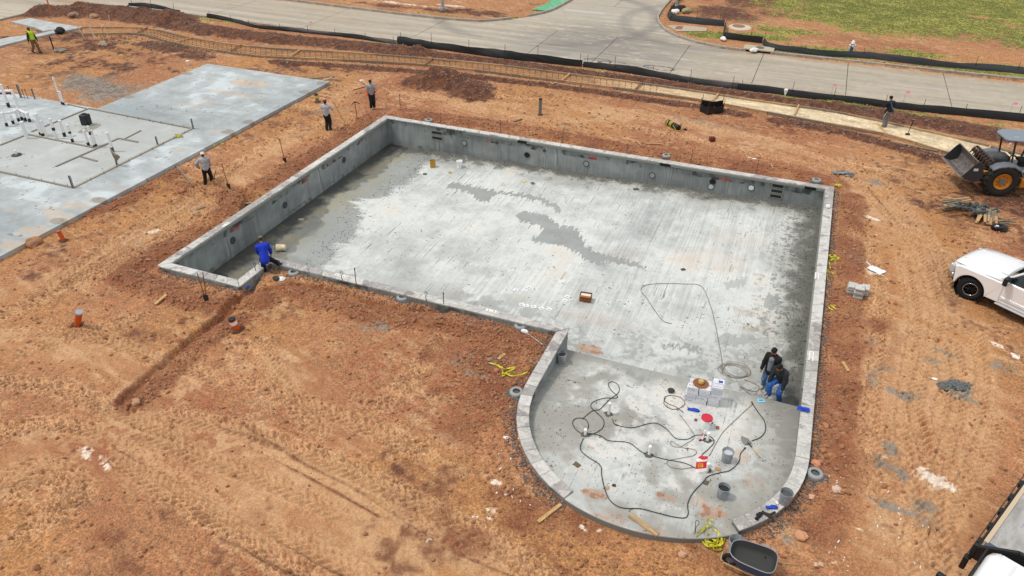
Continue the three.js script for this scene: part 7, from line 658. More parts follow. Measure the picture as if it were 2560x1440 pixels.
{ const t = at('fire_hydrant', 'blue and white fire hydrant standing behind the silt fence in the grass', 'hydrant', ...[[2.71,-62.09]][0], .2); const bl = M(0x1f4e9a, .45), wh = M(0xeef0f0, .45); part(t, 'barrel', lathe([[0, 0], [.16, 0], [.16, .06], [.11, .08], [.105, .55], [.13, .56], [.13, .62], [.12, .62]], 20), bl); part(t, 'bonnet', lathe([[.15, .62], [.15, .66], [.13, .68], [.12, .76], [.07, .84], [.03, .86], [.03, .9], [0, .9]], 20), wh); for (const [dx, dz] of [[.2, 0], [-.2, 0], [0, .2]]) part(t, 'outlet', [rod([0, .5, 0], [dx, .5, dz], .07, 14), rod([dx * .9, .5, dz * .9], [dx * 1.15, .5, dz * 1.15], .085, 14)], wh); }
{ // black fabric box round an inlet
  const c = [[-5.55,-44.96],[-5.02,-44.52],[-4.22,-45.15],[-4.39,-45.97],[-5.56,-45.55]], t = thing('inlet_guard', 'square box of black silt fabric on stakes around an inlet behind the pool', 'guard'); const hh = .55, L = [c[0], c[1], c[2], c[3], c[4], c[0]]; for (let i = 0; i < 5; i++) { const a = L[i], b = L[i + 1], n = 8, pos = [], ix = []; for (let k = 0; k <= n; k++) { const u = k / n, sag = .1 * Math.sin(u * 3.14); for (const v of [0, .33, .66, 1]) pos.push(lerp(a[0], b[0], u) + .05 * (vn(k * 1.3 + i, v * 5) - .5), -.2 + v * (hh - sag), lerp(a[1], b[1], u) + .05 * (vn(k * 2.3, v * 4 + i) - .5)); } for (let k = 0; k < n; k++) for (let v = 0; v < 3; v++) { const e = k * 4 + v; ix.push(e, e + 4, e + 1, e + 1, e + 4, e + 5); } const g = new THREE.BufferGeometry(); g.setAttribute('position', new THREE.Float32BufferAttribute(pos, 3)); g.setIndex(ix); g.computeVertexNormals(); part(t, 'fabric', g, M_silt); part(t, 'stake', rod([a[0], -.3, a[1]], [a[0] + .02, .7, a[1]], .018, 6), M(0x4a3024, .8)); } }
// rods around the pool
for (const [x, z, h, l] of [[-19.01,-36.93,0.67, 'first steel rod behind the pool, counting from the far left corner'], [-15.29,-36.92,0.8, 'second steel rod behind the pool from the left'], [-11.64,-37.02,0.79, 'third steel rod behind the pool, below the upright grey pipe'], [-8.05,-37.05,0.5, 'fourth steel rod behind the pool from the left'], [-4.66,-37.13,0.63, 'fifth steel rod behind the pool, with a white scrap at its top'], [-1.35,-37.02,0.77, 'sixth steel rod behind the pool, nearest the right corner'], [-14.4,-20.3,0.93, 'dark steel rod outside the near wall by the five-foot tile'], [-10.73,-20.41,0.9, 'dark steel rod at the end of the trench by the near wall'], [-22.55,-38.58,0.81, 'rusty stake behind the far left corner of the pool']]) { const t = at('steel_stake', l, 'stake', x, z); part(t, 'rod', rod([0, -.15, 0], [.02, h, 0], .018, 7), M(0x77736d, .5, { metalness: .4 })); part(t, 'tip', rod([.018, h - .05, 0], [.022, h + .02, 0], .024, 7), M(0x4a4642, .6)); }
// wire loops on the near coping
for (const [x, z, l] of [[-18.56,-19.94, 'wire loop standing on the coping left of the blue jacket'], [-17.79,-20.46, 'wire loop standing right of the blue jacket'], [-15.07,-20.68, 'wire loop by the five-foot depth tile'], [-11.42,-20.67, 'wire loop further along the near coping'], [-0.2,-13.61, 'wire loop at the open edge near the yellow tape']]) { const t = thing('wire_loop', l, 'wire', x, -.1, z + .3 * (z > -14 ? 0 : 1)); part(t, 'wire', tube([[0, 0, 0], [-.02, .3, 0], [-.05, .42, 0], [0, .5, 0], [.05, .42, 0], [.02, .3, .01]], .009, 5, 30), M(0x4d4b48, .5)); part(t, 'twist', rod([0, .05, 0], [-.01, .28, 0], .015, 6), M(0x4d4b48, .5)); }
// plastic collars in the soil around the pool
for (const [x, z, l] of [[-17.28,-20.3, 'open pipe collar by the blue jacket'], [-12.45,-20.39, 'pipe collar with square hole along the near wall'], [-7.66,-20.4, 'pipe collar near the inner pool corner'], [-6.48,-17, 'pipe collar left of the rounded end'], [2.58,-16.96, 'pipe collar right of the rounded end'], [-19.86,-37.12, 'pipe collar behind the far wall near the left corner'], [-5.96,-37.24, 'pipe collar behind the middle of the far wall'], [1.55,-37.17, 'pipe collar behind the far right corner']]) { const t = at('pipe_collar', l, 'collar', x, z, rnd() * 3, 'pipe collars round the pool', .04); part(t, 'ring', lathe([[.12, -.1], [.12, .05], [.14, .07], [.21, .05], [.23, 0], [.23, -.1]], 24), M(0x9a9c9c, .7)); part(t, 'socket', lathe([[0, -.04], [.1, -.03], [.121, .02]], 20), M(0x0c0d0e, .9)); part(t, 'mortar', rock(.3, 1.1, .2, 1, .35, 2).translate(0, -.06, 0), M(0x55595a, .95)); }
// pavers, sacks, timber
{ const p = [[3.5,-27.19]][0]; let q = 0; const put = (dx, dz, y, r, w, l) => { const t = thing('paver', l, 'paver', p[0] + dx, -.2 + y, p[1] + dz, r, 'spare coping slabs stacked right of the pool'); part(t, 'stone', box(w, .045, .4, 0, 0, 0, .006), M_stone[q++ % 3]); part(t, 'underside', box(w - .02, .006, .38, 0, -.006, 0), M(0x7d7a76, .9)); }; const nm = ['lowest', 'second', 'third', 'fourth', 'fifth', 'sixth', 'seventh', 'eighth']; for (let i = 0; i < 7; i++) put(-.17 + rr(-.02, .02), -.12 + rr(-.03, .03), .02 + i * .053, rr(-.06, .06), .3, `spare coping slab in the left pile, ${nm[i]} from the ground`); for (let i = 0; i < 8; i++) put(.1 + rr(-.03, .03), .02 + rr(-.04, .04), .02 + i * .053, rr(-.08, .08), .33, `spare coping slab in the front pile, ${nm[i]} from the ground`); for (let i = 0; i < 6; i++) put(.3 + rr(-.02, .02), -.24 + rr(-.03, .03), .02 + i * .053, rr(-.1, .1), .28, `spare coping slab in the right pile, ${nm[i]} from the ground`); }
{ const p = [[4.27,-29.45]][0], t = at('paper_sack', 'torn white paper sack lying in spilt powder right of the pool', 'sack', p[0], p[1], -.6); const g = sheet(.62, .42, 14, 10, (x, z) => .06 + .05 * vn(x * 9 + 2, z * 9) - .12 * (x * x * 2 + z * z * 3)); part(t, 'sack', g, M(0xf0f0f2, .8, { side: THREE.DoubleSide })); part(t, 'torn_strip', tube([[-.3, .03, -.1], [-.5, .02, -.22], [-.62, .03, -.26]], .03, 6, 12), M(0xdcd7d6, .8)); part(t, 'torn_strip', tube([[.3, .03, .1], [.5, .02, .16], [.72, .02, .25]], .02, 6, 12), M(0xe2d4cc, .8)); }
{ // heap of form timber
  const c = [[8.56,-36.3]][0]; let n = 0; const lb = (a, b) => `${a} ${b} in the heap of broken form boards near the loader`; const put = (x, z, y, an, tilt, L, w, m, l) => { const t = thing('timber_board', l, 'board', x, y, z, an, 'boards in the timber heap'); part(t, 'board', new THREE.BoxGeometry(L, .04, w).rotateZ(tilt), m); part(t, 'cement_smear', new THREE.BoxGeometry(L * .35, .012, w * .85).translate(-L * .25, .024, 0).rotateZ(tilt), M(0x6f7470, .95)); };
  const ad = ['long', 'grey', 'pale', 'narrow', 'split', 'short', 'wide', 'dirty', 'crooked', 'thin', 'bent', 'rough'], sd = ['board pointing up left', 'board at the left tip', 'board at the back']; for (let i = 0; i < 10; i++) put(c[0] - .75 + rr(-.35, .25), c[1] - .45 + rr(-.25, .25), -.12 + i * .035, .55 + rr(-.15, .15), rr(-.06, .1), rr(1.2, 1.9), rr(.06, .1), M_wood[[2, 1, 2, 3][i % 4]], lb(ad[i], sd[i % 3])); for (let i = 0; i < 9; i++) put(c[0] + .05 + i * .08 + rr(-.05, .05), c[1] + .38 + rr(-.06, .06), -.02 + (i % 3) * .05, -1.5 + rr(-.22, .18) + (i < 2 ? -.5 : 0), -.28, rr(.8, 1.05), rr(.08, .12), M_wood[[1, 3, 1][i % 3]], lb(ad[i], 'board fanned toward the camera')); for (let i = 0; i < 6; i++) put(c[0] + 1.0 + rr(-.2, .3), c[1] + .3 + rr(-.1, .3), -.1 + i * .03, .5 + rr(-.3, .3), rr(-.1, .1), rr(.6, 1), .05, M_wood[[2, 1][i % 2]], lb(ad[i], 'lath at the right end')); 
  const h = thing('rubble_heap', 'grey lump of broken mortar lying on the timber heap', 'rubble', c[0], -.05, c[1]); part(h, 'core', rock(.3, 1.5, .5, .8, .4, 3).translate(.1, .12, -.05), M(0x73766c, .95)); const rb = []; for (let i = 0; i < 90; i++) rb.push(rock(rr(.03, .1), 1, .7, 1).translate(rr(-.9, .8), rr(.05, .32), rr(-.45, .35))); const rp = part(h, 'crumbs', rb, M(0x4b5155, .95)); rp.userData.kind = 'stuff';
  const b = at('rubbish_bag', 'shiny black rubbish bag at the end of the timber heap', 'bag', ...[[9.35,-35.24]][0]); const g = rock(.24, 1.35, .7, .9, .22, 3); part(b, 'bag', g.translate(0, .12, 0), M(0x121318, .3)); part(b, 'knot', rock(.06, 1, 1, 1).translate(.02, .28, 0), M(0x121318, .3)); part(b, 'white_scrap', rock(.05, 1.2, .4, 1.4).translate(-.12, .25, .1), M(0xe8eaee, .7)); }
// loose boards
for (const [p, w, m, l] of [[[[-4.09,-12.45],[-3.72,-13.24]], .1, 3, 'pointed pale stake lying left of the shallow end'], [[[-2.61,-13.2],[-2.24,-13.12]], .07, 3, 'short yellow lath at the open edge of the shallow end'], [[[-1.89,-13.49],[-1.07,-13.12]], .14, 1, 'brown plank lying across the open edge of the shallow end'], [[[-20.75,-16.52],[-20.58,-16.99]], .14, 3, 'short pale board lying left of the trench'], [[[-24.75,-22.96],[-24.42,-23.53]], .15, 2, 'short grey board between slab and pool'], [[[-7.65,-18.27],[-7.55,-18.64]], .1, 3, 'small wooden block near the yellow tape'], [[[3.15,-22.55],[3.36,-22.18]], .1, 3, 'yellow board scrap right of the pool'], [[[-29.23,-26.83],[-26.46,-25.04]], .1, 2, 'long grey board leaning from the slab into the hole'], [[[-15.48,-45.71],[-15.24,-46.69]], .09, 3, 'board lying across the near rail of the form'], [[[0.02,-48.3],[1.63,-47.77]], .05, 4, 'thin red-brown strip beside the far rail'], [[[2.04,-47.8],[4.81,-47.26]], .06, 4, 'long red-brown strip beside the far rail'], [[[4.45,-46.76],[4.96,-45.25]], .16, 3, 'yellow plank across the sand bed beside the standing person'], [[[-7.39,-38.75],[-6.64,-39.06]], .09, 3, 'pale board lying behind the far wall'], [[[-7.88,-38.73],[-7.6,-38.42]], .07, 1, 'short stick behind the far wall'], [[[-0.58,-37.76],[-0.75,-38.54]], .06, 1, 'small wooden peg near the far right corner'], [[[-30.72,-41.07],[-29.58,-42.2]], .35, 2, 'grey plank lying at the far corner of the slab'], [[[-29.66,-40.89],[-29.56,-41.93]], .2, 1, 'tan plank under the grey one at the far slab corner'], [[[5.07,-43.86],[7.46,-43.79]], .14, 2, 'weathered plank along the near rail by the loader'], [[[-47.1,-47.39],[-46.36,-48.38]], .05, 1, 'white lath lying on the topsoil ridge'], [[[-43.58,-38.22],[-42.89,-38.42]], .06, 2, 'grey lath on the soil behind the slab'], [[[-15.29,-38.98],[-14.97,-39.53]], .08, 2, 'small grey board behind the far wall'], [[[-22.77,-24.26],[-22.74,-25.02]], .13, 1, 'brown plank lying against the left coping']]) { const a = p[0], b = p[1], ya = /shallow end$/.test(l) && /plank/.test(l) ? -.03 : GY(...a) + .02, yb = /shallow end$/.test(l) && /plank/.test(l) ? -.03 : GY(...b) + .02; const t = thing('board', l, 'board'); part(t, 'board', plank([a[0], ya, a[1]], [b[0], yb, b[1]], w, .04), M_wood[m]); part(t, 'end_grain', plank([a[0], ya + .004, a[1]], [lerp(a[0], b[0], .012), lerp(ya, yb, .012) + .004, lerp(a[1], b[1], .012)], w * 1.02, .032), M(0x8a6a48, .9)); }
// yellow warning tape
function tape(label, x, y, z, n, R, ext = []) { const t = thing('warning_tape', label, 'tape', x, y, z); for (let k = 0; k < n; k++) { const pts = []; const a0 = rnd() * 6; for (let i = 0; i < 7; i++) { const a = a0 + i * rr(.5, 1.3); pts.push([Math.cos(a) * R * rr(.4, 1.1), .02 + rnd() * .09, Math.sin(a) * R * rr(.4, 1.1)]); } ribbon(t, pts); } for (const e of ext) ribbon(t, e.map(p => [p[0] - x, (p[2] ?? .03), p[1] - z])); return t; }
const M_tape = M(0xcfc92a, .5, { side: THREE.DoubleSide }), M_tape2 = M(0xaaa51e, .5, { side: THREE.DoubleSide });
function ribbon(t, pts, w = .045) { const c = new THREE.CatmullRomCurve3(pts.map(p => V(...p))), n = 36, pos = [], ix = [], k = rnd() * 9; for (let i = 0; i <= n; i++) { const p = c.getPoint(i / n), d = c.getTangent(i / n), tw = Math.sin(i * .35 + k) * 1.2, s = V(-d.z, 0, d.x).normalize().multiplyScalar(Math.cos(tw) * w / 2); pos.push(p.x + s.x, p.y + Math.sin(tw) * w / 2 + .02, p.z + s.z, p.x - s.x, p.y - Math.sin(tw) * w / 2 + .02, p.z - s.z); if (i) { const e = (i - 1) * 2; ix.push(e, e + 1, e + 2, e + 1, e + 3, e + 2); } } const g = new THREE.BufferGeometry(); g.setAttribute('position', new THREE.Float32BufferAttribute(pos, 3)); g.setIndex(ix); g.computeVertexNormals(); part(t, 'strip', g, rnd() < .7 ? M_tape : M_tape2); }
{ const z3 = (l) => l; tape('tangle of yellow warning tape at the open edge of the shallow end', [[0.27,-13.66]][0][0], -.2, [[0.27,-13.66]][0][1], 7, .36, [[[-0.17,-13.44],[-0.01,-13.81],[0.05,-14.08],[0.11,-14.16]].map(p => [...p, .2]), [[-0.16,-13.48],[0.03,-13.8],[0.11,-13.99],[0.14,-14.14]].map(p => [...p, .19]), [[-0.18,-13.53],[0.14,-13.59],[0.35,-13.58],[0.35,-13.88],[0.2,-13.88]].map(p => [...p, .1]), [[-0.1,-13.58],[0.19,-13.36],[0.45,-13.36],[0.51,-13.62]]]); const a = [[-7.09,-17.8]][0]; tape('thin tangle of yellow tape left of the rounded end', a[0], GY(...a), a[1], 1, .3, [[[-7.94,-17.96],[-7.6,-17.97],[-7.28,-17.83],[-6.96,-17.63],[-6.57,-17.9],[-6.43,-18.36]], [[-7.28,-17.83],[-7.16,-17.48],[-7.12,-17.79]], [[-7.61,-18.01],[-7.31,-17.91]]]); const b = [[2.58,-29.7]][0]; tape('yellow tape heap against the right coping', b[0], GY(...b), b[1], 6, .24, [[[2.46,-29.41],[2.58,-28.63],[2.72,-28.36]], [[2.45,-28.84],[2.45,-28.09],[2.49,-27.88]]]); const c = [[-31.1,-29.35]][0]; tape('yellow twine heap on the house slab', c[0], 0, c[1], 3, .22); const d = [[2.53,-36.95]][0]; tape('scrap of yellow tape at the far right corner of the pool', d[0], GY(...d), d[1], 2, .16); const e = [[-28.78,-29.64]][0]; tape('yellow tape lying on the soil along the slab edge', e[0], GY(...e), e[1], 2, .4); const f = [[2.69,-25.79]][0]; tape('short yellow tape strip beside the right coping', f[0], GY(...f), f[1], 1, .2); }
// small things on the coping and floor
const M_blue = M(0x123fb8, .6); function glove(label, x, y, z, turn, m) { const t = thing('glove', label, 'glove', x, y, z, turn, 'gloves'); part(t, 'hand', skinMesh(hand([0, .02, 0], [0, 0, 1], [0, 1, 0], .12, 1).map(b => b), .011, .012, .006), m); part(t, 'cuff', lathe([[.034, 0], [.04, .09], [.036, .09]], 12).scale(1, 1, .5).rotateX(-Math.PI / 2).translate(0, .02, 0), m); return t; }
glove('black work glove on the coping near the end of the rounded side', [[1.25,-14.65]][0][0], .01, [[1.25,-14.65]][0][1], 2.8, M(0x14151a, .8)).scale.setScalar(1.25); glove('brown curled glove next to the black glove on the coping', [[1.42,-14.83]][0][0], .01, [[1.42,-14.83]][0][1], 1.2, M(0x33291f, .9)).scale.setScalar(1.2); glove('blue glove on the coping below the grey bucket', [[1.52,-15.1]][0][0], .01, [[1.52,-15.1]][0][1], 2, M_blue).scale.setScalar(1.3); glove('blue glove on the floor in front of the tile boxes', [[-1.16,-18.78]][0][0], beachY([[-1.16,-18.78]][0][1]) + .01, [[-1.16,-18.78]][0][1], 1.7, M_blue).scale.setScalar(1.5); glove('blue glove on the soil left of the blue jacket', [[-18.54,-18.93]][0][0], GY(...[[-18.54,-18.93]][0]) + .02, [[-18.54,-18.93]][0][1], 1, M_blue).scale.setScalar(1.4);
{ const p = [[2.12,-19.43]][0], t = thing('blue_rag', 'crumpled blue rag hanging over the right coping', 'rag', p[0] - .05, .005, p[1]); const g = sheet(.36, .2, 12, 8, (x, z) => .03 + .04 * vn(x * 16, z * 16) - (x < -.1 ? (-.1 - x) * .9 : 0)); part(t, 'cloth', g, M(0x123fb8, .8, { side: THREE.DoubleSide })); part(t, 'fold', tube([[-.1, .05, -.03], [0, .07, .02], [.14, .04, .05]], .025, 6, 14), M_blue); const q = [[0.85,-20.24]][0], k = thing('wipe_packet', 'pale blue plastic packet lying on the pool step', 'packet', q[0], -.735, q[1] > -20.5 ? q[1] : -20.3, .4); part(k, 'packet', new RoundedBoxGeometry(.24, .05, .17, 3, .02).translate(0, .025, 0), M(0x8fd0e4, .35)); part(k, 'print', box(.14, .002, .05, 0, .05, 0), M(0x2a6f96, .5)); const b = thing('brush', 'small brush with pale handle on the coping by the grey bucket', 'brush', 1.68,0.01,-15.27, .3); part(b, 'handle', box(.03, .025, .2, 0, 0, .1, .008), M(0xd9b98c, .7)); part(b, 'bristles', box(.07, .04, .11, 0, 0, -.06, .01), M(0xe6e7e6, .9)); const w = thing('trowel', 'dark flat trowel at the outer edge of the coping', 'trowel', 1.58,0.01,-14.9, .9); part(w, 'plate', box(.26, .006, .07, 0, 0, 0), M(0x3c3a36, .4)); part(w, 'handle', rod([-.08, .05, 0], [.1, .05, 0], .014), M(0x2a2622, .7)); const st = thing('stone', 'black wet stone lying left of the tile boxes', 'stone', -1.96,-0.62,-19.49); part(st, 'stone', rock(.1, 1.2, .7, 1).translate(0, .04, 0), M(0x32343a, .6)); }
for (const [x, z, s, c, l] of [[-3.76,-14.79, .17, 0x6b5a3c, 'brown square tile sample at the left of the shallow floor'], [-2.57,-14.41, .09, 0x4a2424, 'small dark red tile on the shallow floor'], [-0.96,-18.31, .1, 0x7d4f40, 'reddish tile scrap left of the red-lidded bucket'], [-0.49,-18.39, .1, 0x9a6642, 'brown tile scrap right of the red-lidded bucket'], [-0.27,-18.21, .11, 0xa06438, 'orange tile scrap below the red-lidded bucket'], [-0.22,-15.58, .14, 0x5d564c, 'short brown offcut on the black cord'], [0,-16.29, .13, 0xb58a5c, 'orange stone chip above the black cord'], [-12.74,-34.09, .2, 0xd8c480, 'yellow board scrap near the back wall of the pool'], [-12.23,-34.04, .22, 0x6d6054, 'brown board scrap near the back wall of the pool'], [-6.96,-35.19, .25, 0x5d5348, 'dark board scrap at the foot of the back wall'], [-16.95,-33.81, .2, 0xb59c5e, 'tan sponge near the white bucket in the pool'], [-18.15,-33.15, .18, 0x4a4a48, 'dark metal bracket near the yellow bucket'], [-3.17,-28.13, .16, 0x44423e, 'dark U-shaped scrap in the middle of the pool floor'], [-21.4,-26.34, .24, 0xb8a594, 'pink plastic cup-shaped scrap at the foot of the left wall']]) { const y = z > -20.45 ? beachY(z) : floorY(x, z); const t = thing('scrap_piece', l, 'scrap', x, y + .006, z, rnd() * 3); part(t, 'piece', box(s * 1.1, .03, s * .85, 0, 0, 0, .006), M(c, .85)); part(t, 'chipped_edge', rock(s * .22, 1.4, .25, .8).translate(s * .4, .02, s * .3), M(c, .9)); }
// larger stones on the soil
for (const [x, z, s, c, l] of [[2.6,-17.41, .13, 0xc98a68, 'orange stone by the collar right of the rounded end'], [3.19,-16.61, .12, 0xcfb4a2, 'white chalky stone right of the rounded end'], [2.54,-16.09, .08, 0xd0a58a, 'pale stone below the collar right of the rounded end'], [-0.37,-12.91, .1, 0xc79a7c, 'pale stone below the shallow end'], [2.39,-14.59, .14, 0xc79470, 'flat pale stone right of the wheelbarrow'], [-28.71,-18.03, .3, 0xa87c5c, 'large pale clod at the slab edge'], [-29.51,-18.14, .14, 0xb08462, 'clod beside the large pale clod'], [-27.41,-16.83, .12, 0xb98f72, 'round stone on the soil below the slab edge'], [-26.33,-24.16, .14, 0xb47a5a, 'stone on the berm below the person in the white cap'], [-14.02,-18.16, .1, 0xb5744e, 'stone below the curved trench'], [-49.45,-41.67, .32, 0xa79684, 'grey boulder at the white stakes, top left'], [-58.23,-47, .35, 0x9a7c66, 'boulder on the topsoil ridge, top left'], [-56.31,-47.4, .3, 0xa88468, 'second boulder on the topsoil ridge, top left'], [-17.25,-12.03, .13, 0xb58a6a, 'pale stone at the end of the straight trench'], [-7.48,-17.7, .08, 0xb57c58, 'stone near the thin yellow tape'], [-6.58,-18.23, .12, 0xa9744e, 'brown clod against the left coping of the rounded end']]) { const t = at('stone', l, 'stone', x, z, rnd() * 6); part(t, 'stone', rock(s, 1.2, .7, 1, .3, 2).translate(0, s * .3, 0), M(c, .95)); }
{ const t = at('broken_pipe', 'white pipe with elbow lying beside the inner pool corner', 'pipe', ...[[-7.17,-20.06]][0]); const a = [[-7.39,-20.12]][0], b = [[-6.54,-19.65]][0]; t.position.set(0, 0, 0); part(t, 'pipe', rod([a[0], GY(...a) + .06, a[1]], [b[0], GY(...b) + .05, b[1]], .016, 8), M(0xb9bcbc, .5)); part(t, 'elbow', rock(.1, 1.2, .7, .8, .3, 2).translate(a[0], GY(...a) + .07, a[1]), M(0xe4e6e6, .6)); }
// pole feet and odds and ends across the street
for (const [x, z, h, r, l] of [[-30.85,-61.4,4.74, .14, 'grey street light pole on the far side of the street, cut off by the frame'], [-12.14,-70.56,4.63, .14, 'grey street light pole at the street corner wrapped in black fabric']]) { const t = thing('light_pole', l, 'pole', x, -.2, z); part(t, 'shaft', rod([0, 0, 0], [0, h + 3, 0], r, 16, r * .7), M(0xa9adaf, .5)); part(t, 'base', lathe([[0, .3], [r + .02, .3], [r + .1, .22], [r + .12, 0]], 18), M(0x8f9294, .6)); part(t, 'arm', tube([[0, h + 3, 0], [.5, h + 3.5, .3], [1.8, h + 3.7, 1]], .06, 8, 14), M(0xa9adaf, .5)); }
{ const c = [[-22.05,-67.2]][0], t = solo('erosion_blanket', plateGeo([...[[-23.67,-64.54],[-23.49,-65.59],[-23.24,-66.68],[-23.25,-68.71],[-23.38,-70.79]], ...[[-22.1,-71.35],[-21.9,-69.3],[-21.91,-67.26],[-21.99,-65.6],[-22.49,-64.59]]], -.1, .06, (x, z) => [x / 3, z / 3]), new THREE.MeshStandardMaterial({ map: tex(128, 128, (i, j, o) => { const a = fbm(i * .07, j * .09, 3), b = hsh(i, j); o[0] = 96 + (a - .5) * 90 + b * 20; o[1] = 168 + (a - .5) * 60 + b * 16; o[2] = 126 + (a - .5) * 80 + b * 20; }, true, true), roughness: .95 }), 'green erosion mat laid along the kerb of the side street', 'mat'); }
for (const [x, z, s, c, l] of [[-6.62,-61.49, .28, 0xe9e9ea, 'white sandbag beside the silt fence by the manhole'], [-4.04,-59.19, .3, 0xe6e6e8, 'white sandbag at the storm drain slot'], [-11.8,-68.49, .4, 0xe8e8e8, 'white bag against the fabric bundle at the corner pole'], [-10.95,-69.17, .4, 0x9a8f6e, 'straw bundle beside the corner pole'], [-11.64,-69.81, .5, 0x1b1c1e, 'black fabric bundle at the foot of the corner pole'], [-55,-42.8, .42, 0x141518, 'black plastic heap on the new pavement, top left']]) { const t = thing('sandbag', l, 'bag', x, -.12, z, rnd() * 3); part(t, 'bag', rock(s, 1.3, .55, .8, .25, 3).translate(0, s * .25, 0), M(c, .8)); part(t, 'tied_end', rock(s * .25, 1.4, .8, .8).translate(s * 1.2, s * .2, 0), M(c, .8)); }
for (const [x, z, l] of [[-37.43,-51.06, 'pink flag on the silt fence, leftmost'], [1.71,-51.08, 'pink flag beside the marker pipe fence'], [5.95,-51.43, 'pink flag right of the standing person'], [11.87,-51.74, 'pink flag near the right edge of the street fence']]) { const t = thing('pin_flag', l, 'flag', x, -.2, z); part(t, 'wire', rod([0, 0, 0], [0, .8, 0], .008, 5), M(0x8a8a8a, .5)); part(t, 'flag', sheet(.17, .13, 4, 3, (x2) => .02 * Math.sin(x2 * 20)).rotateX(1.2).translate(.13, .72, 0), M(0xff6fb0, .6, { side: THREE.DoubleSide })); }
{ const pos = [[[-52.06,-42.45],[-54.2,-44.84]], [[-51.34,-42.76],[-53.73,-44.91]], [[-50.31,-43.09],[-52.49,-45.05]], [[-50.3,-42.73],[-52.12,-44.69]], [[-52.8,-45.71],[-53.14,-46.38]]]; pos.forEach((p, i) => { const q = G0(p); const t = at('survey_stake', ['leaning white lath, leftmost in the group at the top left', 'thick white pipe stake in the group at the top left', 'white lath crossing another in the group at the top left', 'brown lath crossing the white one at the top left', 'short white lath at the right of the stake group'][i], 'stake', q[0], q[1]); part(t, 'lath', rod([0, -.1, 0], [(i - 2) * .12, .95, .1], i === 1 ? .045 : .022, 8), i === 3 ? M_wood[1] : M(0xe0dad0, .8)); part(t, 'tip', rod([(i - 2) * .115, .9, .095], [(i - 2) * .125, .99, .104], i === 1 ? .048 : .025, 8), M(0xcfc6b8, .8)); }); function G0(p) { return p[0]; } const s = at('fence_post', 'black post leaning in the soil beside the person in the lime vest', 'post', ...[[-51.71,-39.33]][0]); part(s, 'post', rod([0, -.1, 0], [-.1, .95, -.05], .045, 10), M(0x1d1c1d, .7)); part(s, 'collar', cyl(.07, .08, .08, 0, 0, 0, 12), M(0x3a302a, .9)); const o = at('marker_post', 'orange marker post on the topsoil ridge, top left', 'post', ...[[-60.91,-47.16]][0]); part(o, 'post', box(.12, .8, .05, 0, -.05, 0, .01), M(0xd8661e, .6)); part(o, 'cap', box(.13, .05, .06, 0, .74, 0, .01), M(0xc9591a, .6)); }
{ const t = at('rope_heap', 'tangle of old rope and wire on the soil beside the black post', 'rope', ...[[-50.97,-39.21]][0]); for (let k = 0; k < 5; k++) part(t, 'strand', tube(Array.from({ length: 7 }, () => [rr(-.7, .7), rr(.02, .15), rr(-.4, .4)]), .03, 5, 40), M(0x9d948a, .9)); }
{ const t = at('broken_concrete', 'small heap of grey broken stones right behind the far right corner', 'rubble', ...[[2.74,-38.73]][0]); for (let i = 0; i < 14; i++) part(t, 'fragment', rock(rr(.06, .13), 1.5, .5, 1).translate(rr(-.4, .4), .05 + rr(0, .08), rr(-.25, .25)), M(i % 3 ? 0x8b8e8f : 0x6b6a66, .9)); }
{ const c = [[7.33,-21.52]][0], t = at('mortar_heap', 'dark wet mortar heap on the soil right of the pool', 'mortar', ...[[6.59,-22.74]][0], .5); part(t, 'heap', rock(.38, 1.3, .12, .5, .5, 3), M(0x5c605f, .95)); { const rb = []; for (let i = 0; i < 120; i++) { const a = rnd() * 6.28, r = Math.sqrt(rnd()); rb.push(rock(rr(.015, .05), 1, .7, 1).translate(Math.cos(a) * r * .58, .02 + .05 * (1 - r), Math.sin(a) * r * .26)); } part(t, 'crumbs', rb, M(0x6a6f6e, .95)).userData.kind = 'stuff'; } const l = at('mortar_lump', 'grey mortar lumps strewn below the mortar heap', 'mortar', ...[[6.79,-22.34]][0], .5); for (let i = 0; i < 6; i++) part(l, 'lump', rock(rr(.05, .09), 1.2, .6, 1).translate(rr(-.4, .4), .03, rr(-.12, .2)), M(0x6a7072, .95)); const w = at('plaster_flake', 'white plaster flake at the tip of the mortar heap', 'plaster', ...[[6.02,-22.87]][0]); part(w, 'flake', rock(.07, 1.4, .25, .8).translate(0, .03, 0), M(0xf0f0ee, .8)); const k = at('pink_bag', 'small black and white bag of fittings lying beside the trench', 'bag', ...[[-17.65,-19.64]][0], 0, undefined, .03); part(k, 'bag', rock(.13, 1.3, .6, .9, .3, 2).translate(0, .05, 0), M(0x22251f, .6)); const hh = at('dome_lid', 'white dome lid lying on the soil beside the trench', 'lid', ...[[-17.46,-19.75]][0], 0, undefined, .03); part(hh, 'dome', lathe([[0, .09], [.07, .08], [.12, .03], [.14, 0]], 20), M(0xe6e8ea, .5)); part(hh, 'rim', new THREE.TorusGeometry(.14, .015, 6, 24).rotateX(Math.PI / 2), M(0xd6d8da, .5)); }
